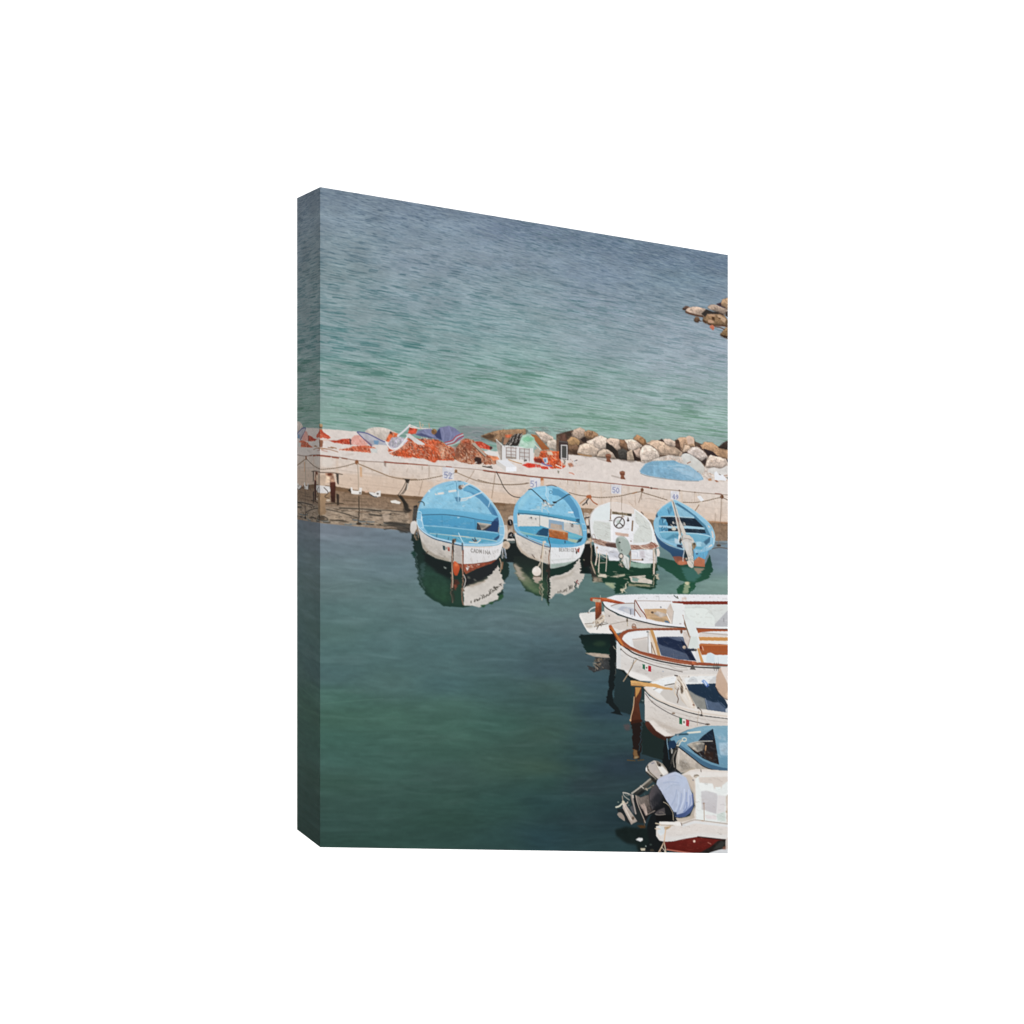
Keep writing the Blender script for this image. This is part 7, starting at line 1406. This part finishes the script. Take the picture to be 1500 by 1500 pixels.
Z1 = Z0 * 967.0 / 876.7
C00, C01 = ray(469.0, 274.0, Z0), ray(469.0, 1241.0, Z0)            # near edge, top and bottom
C10, C11 = ray(1066.2, 373.5, Z1), ray(1066.2, 1250.2, Z1)          # far edge
ZB = Z0 * 967.0 / 925.0
B00, B01 = ray(435.2, 290.2, ZB), ray(435.2, 1215.1, ZB)            # back edge of the visible side
DV = ((B00 - C00) + (B01 - C01)) / 2
ORG0 = (C01 + C11) / 2


def plane(u, v):
    u = u[..., None]; v = v[..., None]
    return (C00 * (1 - u) + C10 * u) * (1 - v) + (C01 * (1 - u) + C11 * u) * v


def lin(c):
    return np.where(c <= .04045, c / 12.92, ((c + .055) / 1.055) ** 2.4).astype(np.float32)


def nodes(m):
    m.use_nodes = True
    return m.node_tree.nodes, m.node_tree.links


def print_material():
    m = bpy.data.materials.new('printed_canvas')
    N, L = nodes(m)
    bs = N['Principled BSDF']
    bs.inputs['Roughness'].default_value = .85
    bs.inputs['Specular IOR Level'].default_value = .05
    at = N.new('ShaderNodeAttribute'); at.attribute_name = 'ink'
    tc = N.new('ShaderNodeTexCoord')
    # plain weave of the cotton: two crossed fine waves
    wv = []
    for d_ in ('X', 'Z'):
        w_ = N.new('ShaderNodeTexWave'); w_.wave_type = 'BANDS'; w_.bands_direction = d_
        w_.inputs['Scale'].default_value = 420; w_.inputs['Distortion'].default_value = 1.5; w_.inputs['Detail'].default_value = 1
        L.new(tc.outputs['Object'], w_.inputs['Vector']); wv.append(w_)
    mx = N.new('ShaderNodeMath'); mx.operation = 'ADD'
    L.new(wv[0].outputs['Fac'], mx.inputs[0]); L.new(wv[1].outputs['Fac'], mx.inputs[1])
    bp = N.new('ShaderNodeBump'); bp.inputs['Strength'].default_value = .05; bp.inputs['Distance'].default_value = .0002
    L.new(mx.outputs[0], bp.inputs['Height']); L.new(bp.outputs[0], bs.inputs['Normal'])
    ns = N.new('ShaderNodeTexNoise'); ns.inputs['Scale'].default_value = 900; ns.inputs['Detail'].default_value = 1
    L.new(tc.outputs['Object'], ns.inputs['Vector'])
    mr = N.new('ShaderNodeMapRange'); mr.inputs['To Min'].default_value = .99; mr.inputs['To Max'].default_value = 1.01
    L.new(ns.outputs['Fac'], mr.inputs['Value'])
    vm = N.new('ShaderNodeVectorMath'); vm.operation = 'SCALE'
    L.new(at.outputs['Color'], vm.inputs[0]); L.new(mr.outputs[0], vm.inputs['Scale'])
    L.new(vm.outputs[0], bs.inputs['Base Color'])
    return m


def flat_material(name, col, rough=.8, scale=30, amp=.1, stretch=(1, 1, 1)):
    m = bpy.data.materials.new(name)
    N, L = nodes(m)
    bs = N['Principled BSDF']; bs.inputs['Roughness'].default_value = rough; bs.inputs['Specular IOR Level'].default_value = .2
    tc = N.new('ShaderNodeTexCoord'); mp = N.new('ShaderNodeMapping'); mp.inputs['Scale'].default_value = stretch
    ns = N.new('ShaderNodeTexNoise'); ns.inputs['Scale'].default_value = scale; ns.inputs['Detail'].default_value = 4
    cr = N.new('ShaderNodeValToRGB')
    cr.color_ramp.elements[0].position = .3; cr.color_ramp.elements[1].position = .7
    cr.color_ramp.elements[0].color = (*[c * (1 - amp) for c in col], 1); cr.color_ramp.elements[1].color = (*[min(1, c * (1 + amp)) for c in col], 1)
    L.new(tc.outputs['Object'], mp.inputs['Vector']); L.new(mp.outputs[0], ns.inputs['Vector']); L.new(ns.outputs['Fac'], cr.inputs['Fac']); L.new(cr.outputs[0], bs.inputs['Base Color'])
    return m


INK = print_material()
ROOT = bpy.data.objects.new('canvas_print', None)
sc.collection.objects.link(ROOT)
ROOT.location = ORG0
ROOT.empty_display_size = .1
ROOT['label'] = 'wrapped canvas print of moored boats by a stone quay, angled on a white background'
ROOT['category'] = 'canvas print'


def mesh_obj(name, co, faces, parent, mat, ink=None, label=None, origin=None):
    """co Nx3 world space, faces Mx4"""
    me = bpy.data.meshes.new(name)
    loc = co.mean(0) if origin is None else np.asarray(origin)
    me.vertices.add(len(co)); me.vertices.foreach_set('co', (co - loc).astype(np.float32).ravel())
    me.loops.add(faces.size); me.loops.foreach_set('vertex_index', faces.astype(np.int32).ravel())
    me.polygons.add(len(faces)); me.polygons.foreach_set('loop_start', np.arange(0, faces.size, 4, dtype=np.int32))
    me.update(calc_edges=True)
    if ink is not None:
        a = me.color_attributes.new('ink', 'FLOAT_COLOR', 'POINT')
        a.data.foreach_set('color', np.c_[ink, np.ones(len(ink))].astype(np.float32).ravel())
    me.materials.append(mat)
    o = bpy.data.objects.new(name, me)
    sc.collection.objects.link(o)
    if parent is not None:
        o.parent = parent
        pl_ = np.array(WLOC[parent.name])
        o.location = loc - pl_
    else:
        o.location = loc
    WLOC[o.name] = tuple(loc)
    if label:
        o['label'] = label
    return o


WLOC = {ROOT.name: tuple(ORG0)}
GX, GY = 700, 990
LB = lin(np.stack([gauss(BUF[..., c_], .8) for c_ in range(3)], -1))
# an ink value for every grid vertex, from the four samples round it
iy = np.clip(np.arange(GY + 1) * 2, 0, H - 1); ix = np.clip(np.arange(GX + 1) * 2, 0, W - 1)
iy2 = np.clip(iy - 1, 0, H - 1); ix2 = np.clip(ix - 1, 0, W - 1)
VC = (LB[iy][:, ix] + LB[iy2][:, ix] + LB[iy][:, ix2] + LB[iy2][:, ix2]) / 4
uu, vv = np.meshgrid(np.arange(GX + 1) / GX, np.arange(GY + 1) / GY)
VP = plane(uu, vv)
FID = IDB[1::2, 1::2][:GY, :GX]
VCf = VC.reshape(-1, 3); VPf = VP.reshape(-1, 3)
OBJ = {}
SHARE = {}


def faces_of(idx):
    fy, fx = np.nonzero(FID == idx)
    a = fy * (GX + 1) + fx
    return np.stack([a, a + GX + 1, a + GX + 2, a + 1], 1)


for i, (nm_, lab, par) in enumerate(REG):
    fc = faces_of(i)
    parent = ROOT if par is None else OBJ.get(par, ROOT)
    if len(fc) == 0:
        if par is None and any(r[2] == i for r in REG):
            o = bpy.data.objects.new(nm_, None); sc.collection.objects.link(o); o.parent = ROOT
            WLOC[o.name] = WLOC[ROOT.name]; OBJ[i] = o
            if lab:
                o['label'] = lab
        continue
    vid, inv = np.unique(fc, return_inverse=True)
    o = mesh_obj(nm_, VPf[vid], inv.reshape(fc.shape), parent, INK, VCf[vid], lab)
    OBJ[i] = o

# wrapped edges: the picture mirrored round each side
def edge(name, front0, front1, n_long, samp, lab, flip):
    """front0 -> front1 is the front edge; samp(t, s) gives canvas px"""
    n_s = 40
    t, s = np.meshgrid(np.arange(n_long + 1) / n_long, np.arange(n_s + 1) / n_s)
    co = front0 * (1 - t[..., None]) + front1 * t[..., None] + DV * s[..., None]
    cx_, cy_ = samp(t, s)
    xi = np.clip(cx_, 0, W - 1.01); yi = np.clip(cy_, 0, H - 1.01)
    x0 = xi.astype(int); y0 = yi.astype(int); fx = (xi - x0)[..., None]; fy = (yi - y0)[..., None]
    ink = (LB[y0, x0] * (1 - fx) + LB[y0, x0 + 1] * fx) * (1 - fy) + (LB[y0 + 1, x0] * (1 - fx) + LB[y0 + 1, x0 + 1] * fx) * fy
    a = (np.arange(n_s)[:, None] * (n_long + 1) + np.arange(n_long)[None]).ravel()
    q = np.stack([a, a + 1, a + n_long + 2, a + n_long + 1], 1)
    if flip:
        q = q[:, ::-1]
    mesh_obj(name, co.reshape(-1, 3), q, ROOT, INK, ink.reshape(-1, 3), lab)


WR = .136
edge('wrapped_edge', C00, C01, 990, lambda t, s: (s * WR * W, t * H), 'shaded side of the canvas with the picture mirrored round the near edge', True)
edge('wrapped_edge', C10, C11, 495, lambda t, s: (W - 1 - s * WR * W, t * H), None, False)
edge('wrapped_edge', C00, C10, 350, lambda t, s: (t * W, s * WR * W), None, False)
edge('wrapped_edge', C01, C11, 350, lambda t, s: (t * W, H - 1 - s * WR * W), None, True)

# back of the frame: raw canvas sheet and four stretcher bars
RAW = flat_material('raw_cotton', (.72, .69, .62), scale=300, amp=.06)
PINE = flat_material('pine_wood', (.62, .45, .27), scale=18, amp=.16, stretch=(1, 1, .12))
eu = (C10 - C00); ev = (C01 - C00); lu = np.linalg.norm(eu); lv = np.linalg.norm(ev); eu = eu / lu; ev = ev / lv
nrm = DV / np.linalg.norm(DV); TH = np.linalg.norm(DV)


def slab(name, u0, u1, v0, v1, d0, d1, mat):
    P_ = [C00 + eu * u + ev * v + nrm * d for d in (d0, d1) for (u, v) in ((u0, v0), (u1, v0), (u1, v1), (u0, v1))]
    q = np.array([[0, 3, 2, 1], [4, 5, 6, 7], [0, 1, 5, 4], [1, 2, 6, 5], [2, 3, 7, 6], [3, 0, 4, 7]])
    mesh_obj(name, np.array(P_), q[:, ::-1], ROOT, mat)


slab('canvas_back', .002, lu - .002, .002, lv - .002, .001, .002, RAW)
bw = .038
slab('stretcher_bar', .001, bw, .001, lv - .001, .004, TH, PINE)
slab('stretcher_bar', lu - bw, lu - .001, .001, lv - .001, .004, TH, PINE)
slab('stretcher_bar', bw + .0005, lu - bw - .0005, .001, bw, .004, TH, PINE)
slab('stretcher_bar', bw + .0005, lu - bw - .0005, lv - bw, lv - .001, .004, TH, PINE)

# plain white studio backdrop
bd = bpy.data.meshes.new('backdrop')
bd.from_pydata([(-12, 6.2, -4), (12, 6.2, -4), (12, 6.2, 12), (-12, 6.2, 12)], [], [(0, 1, 2, 3)])
bo = bpy.data.objects.new('backdrop', bd); sc.collection.objects.link(bo)
bd.materials.append(flat_material('white_paper', (.9, .9, .9), scale=3, amp=.01))
bo['kind'] = 'structure'
bo['label'] = 'plain white background behind the canvas'
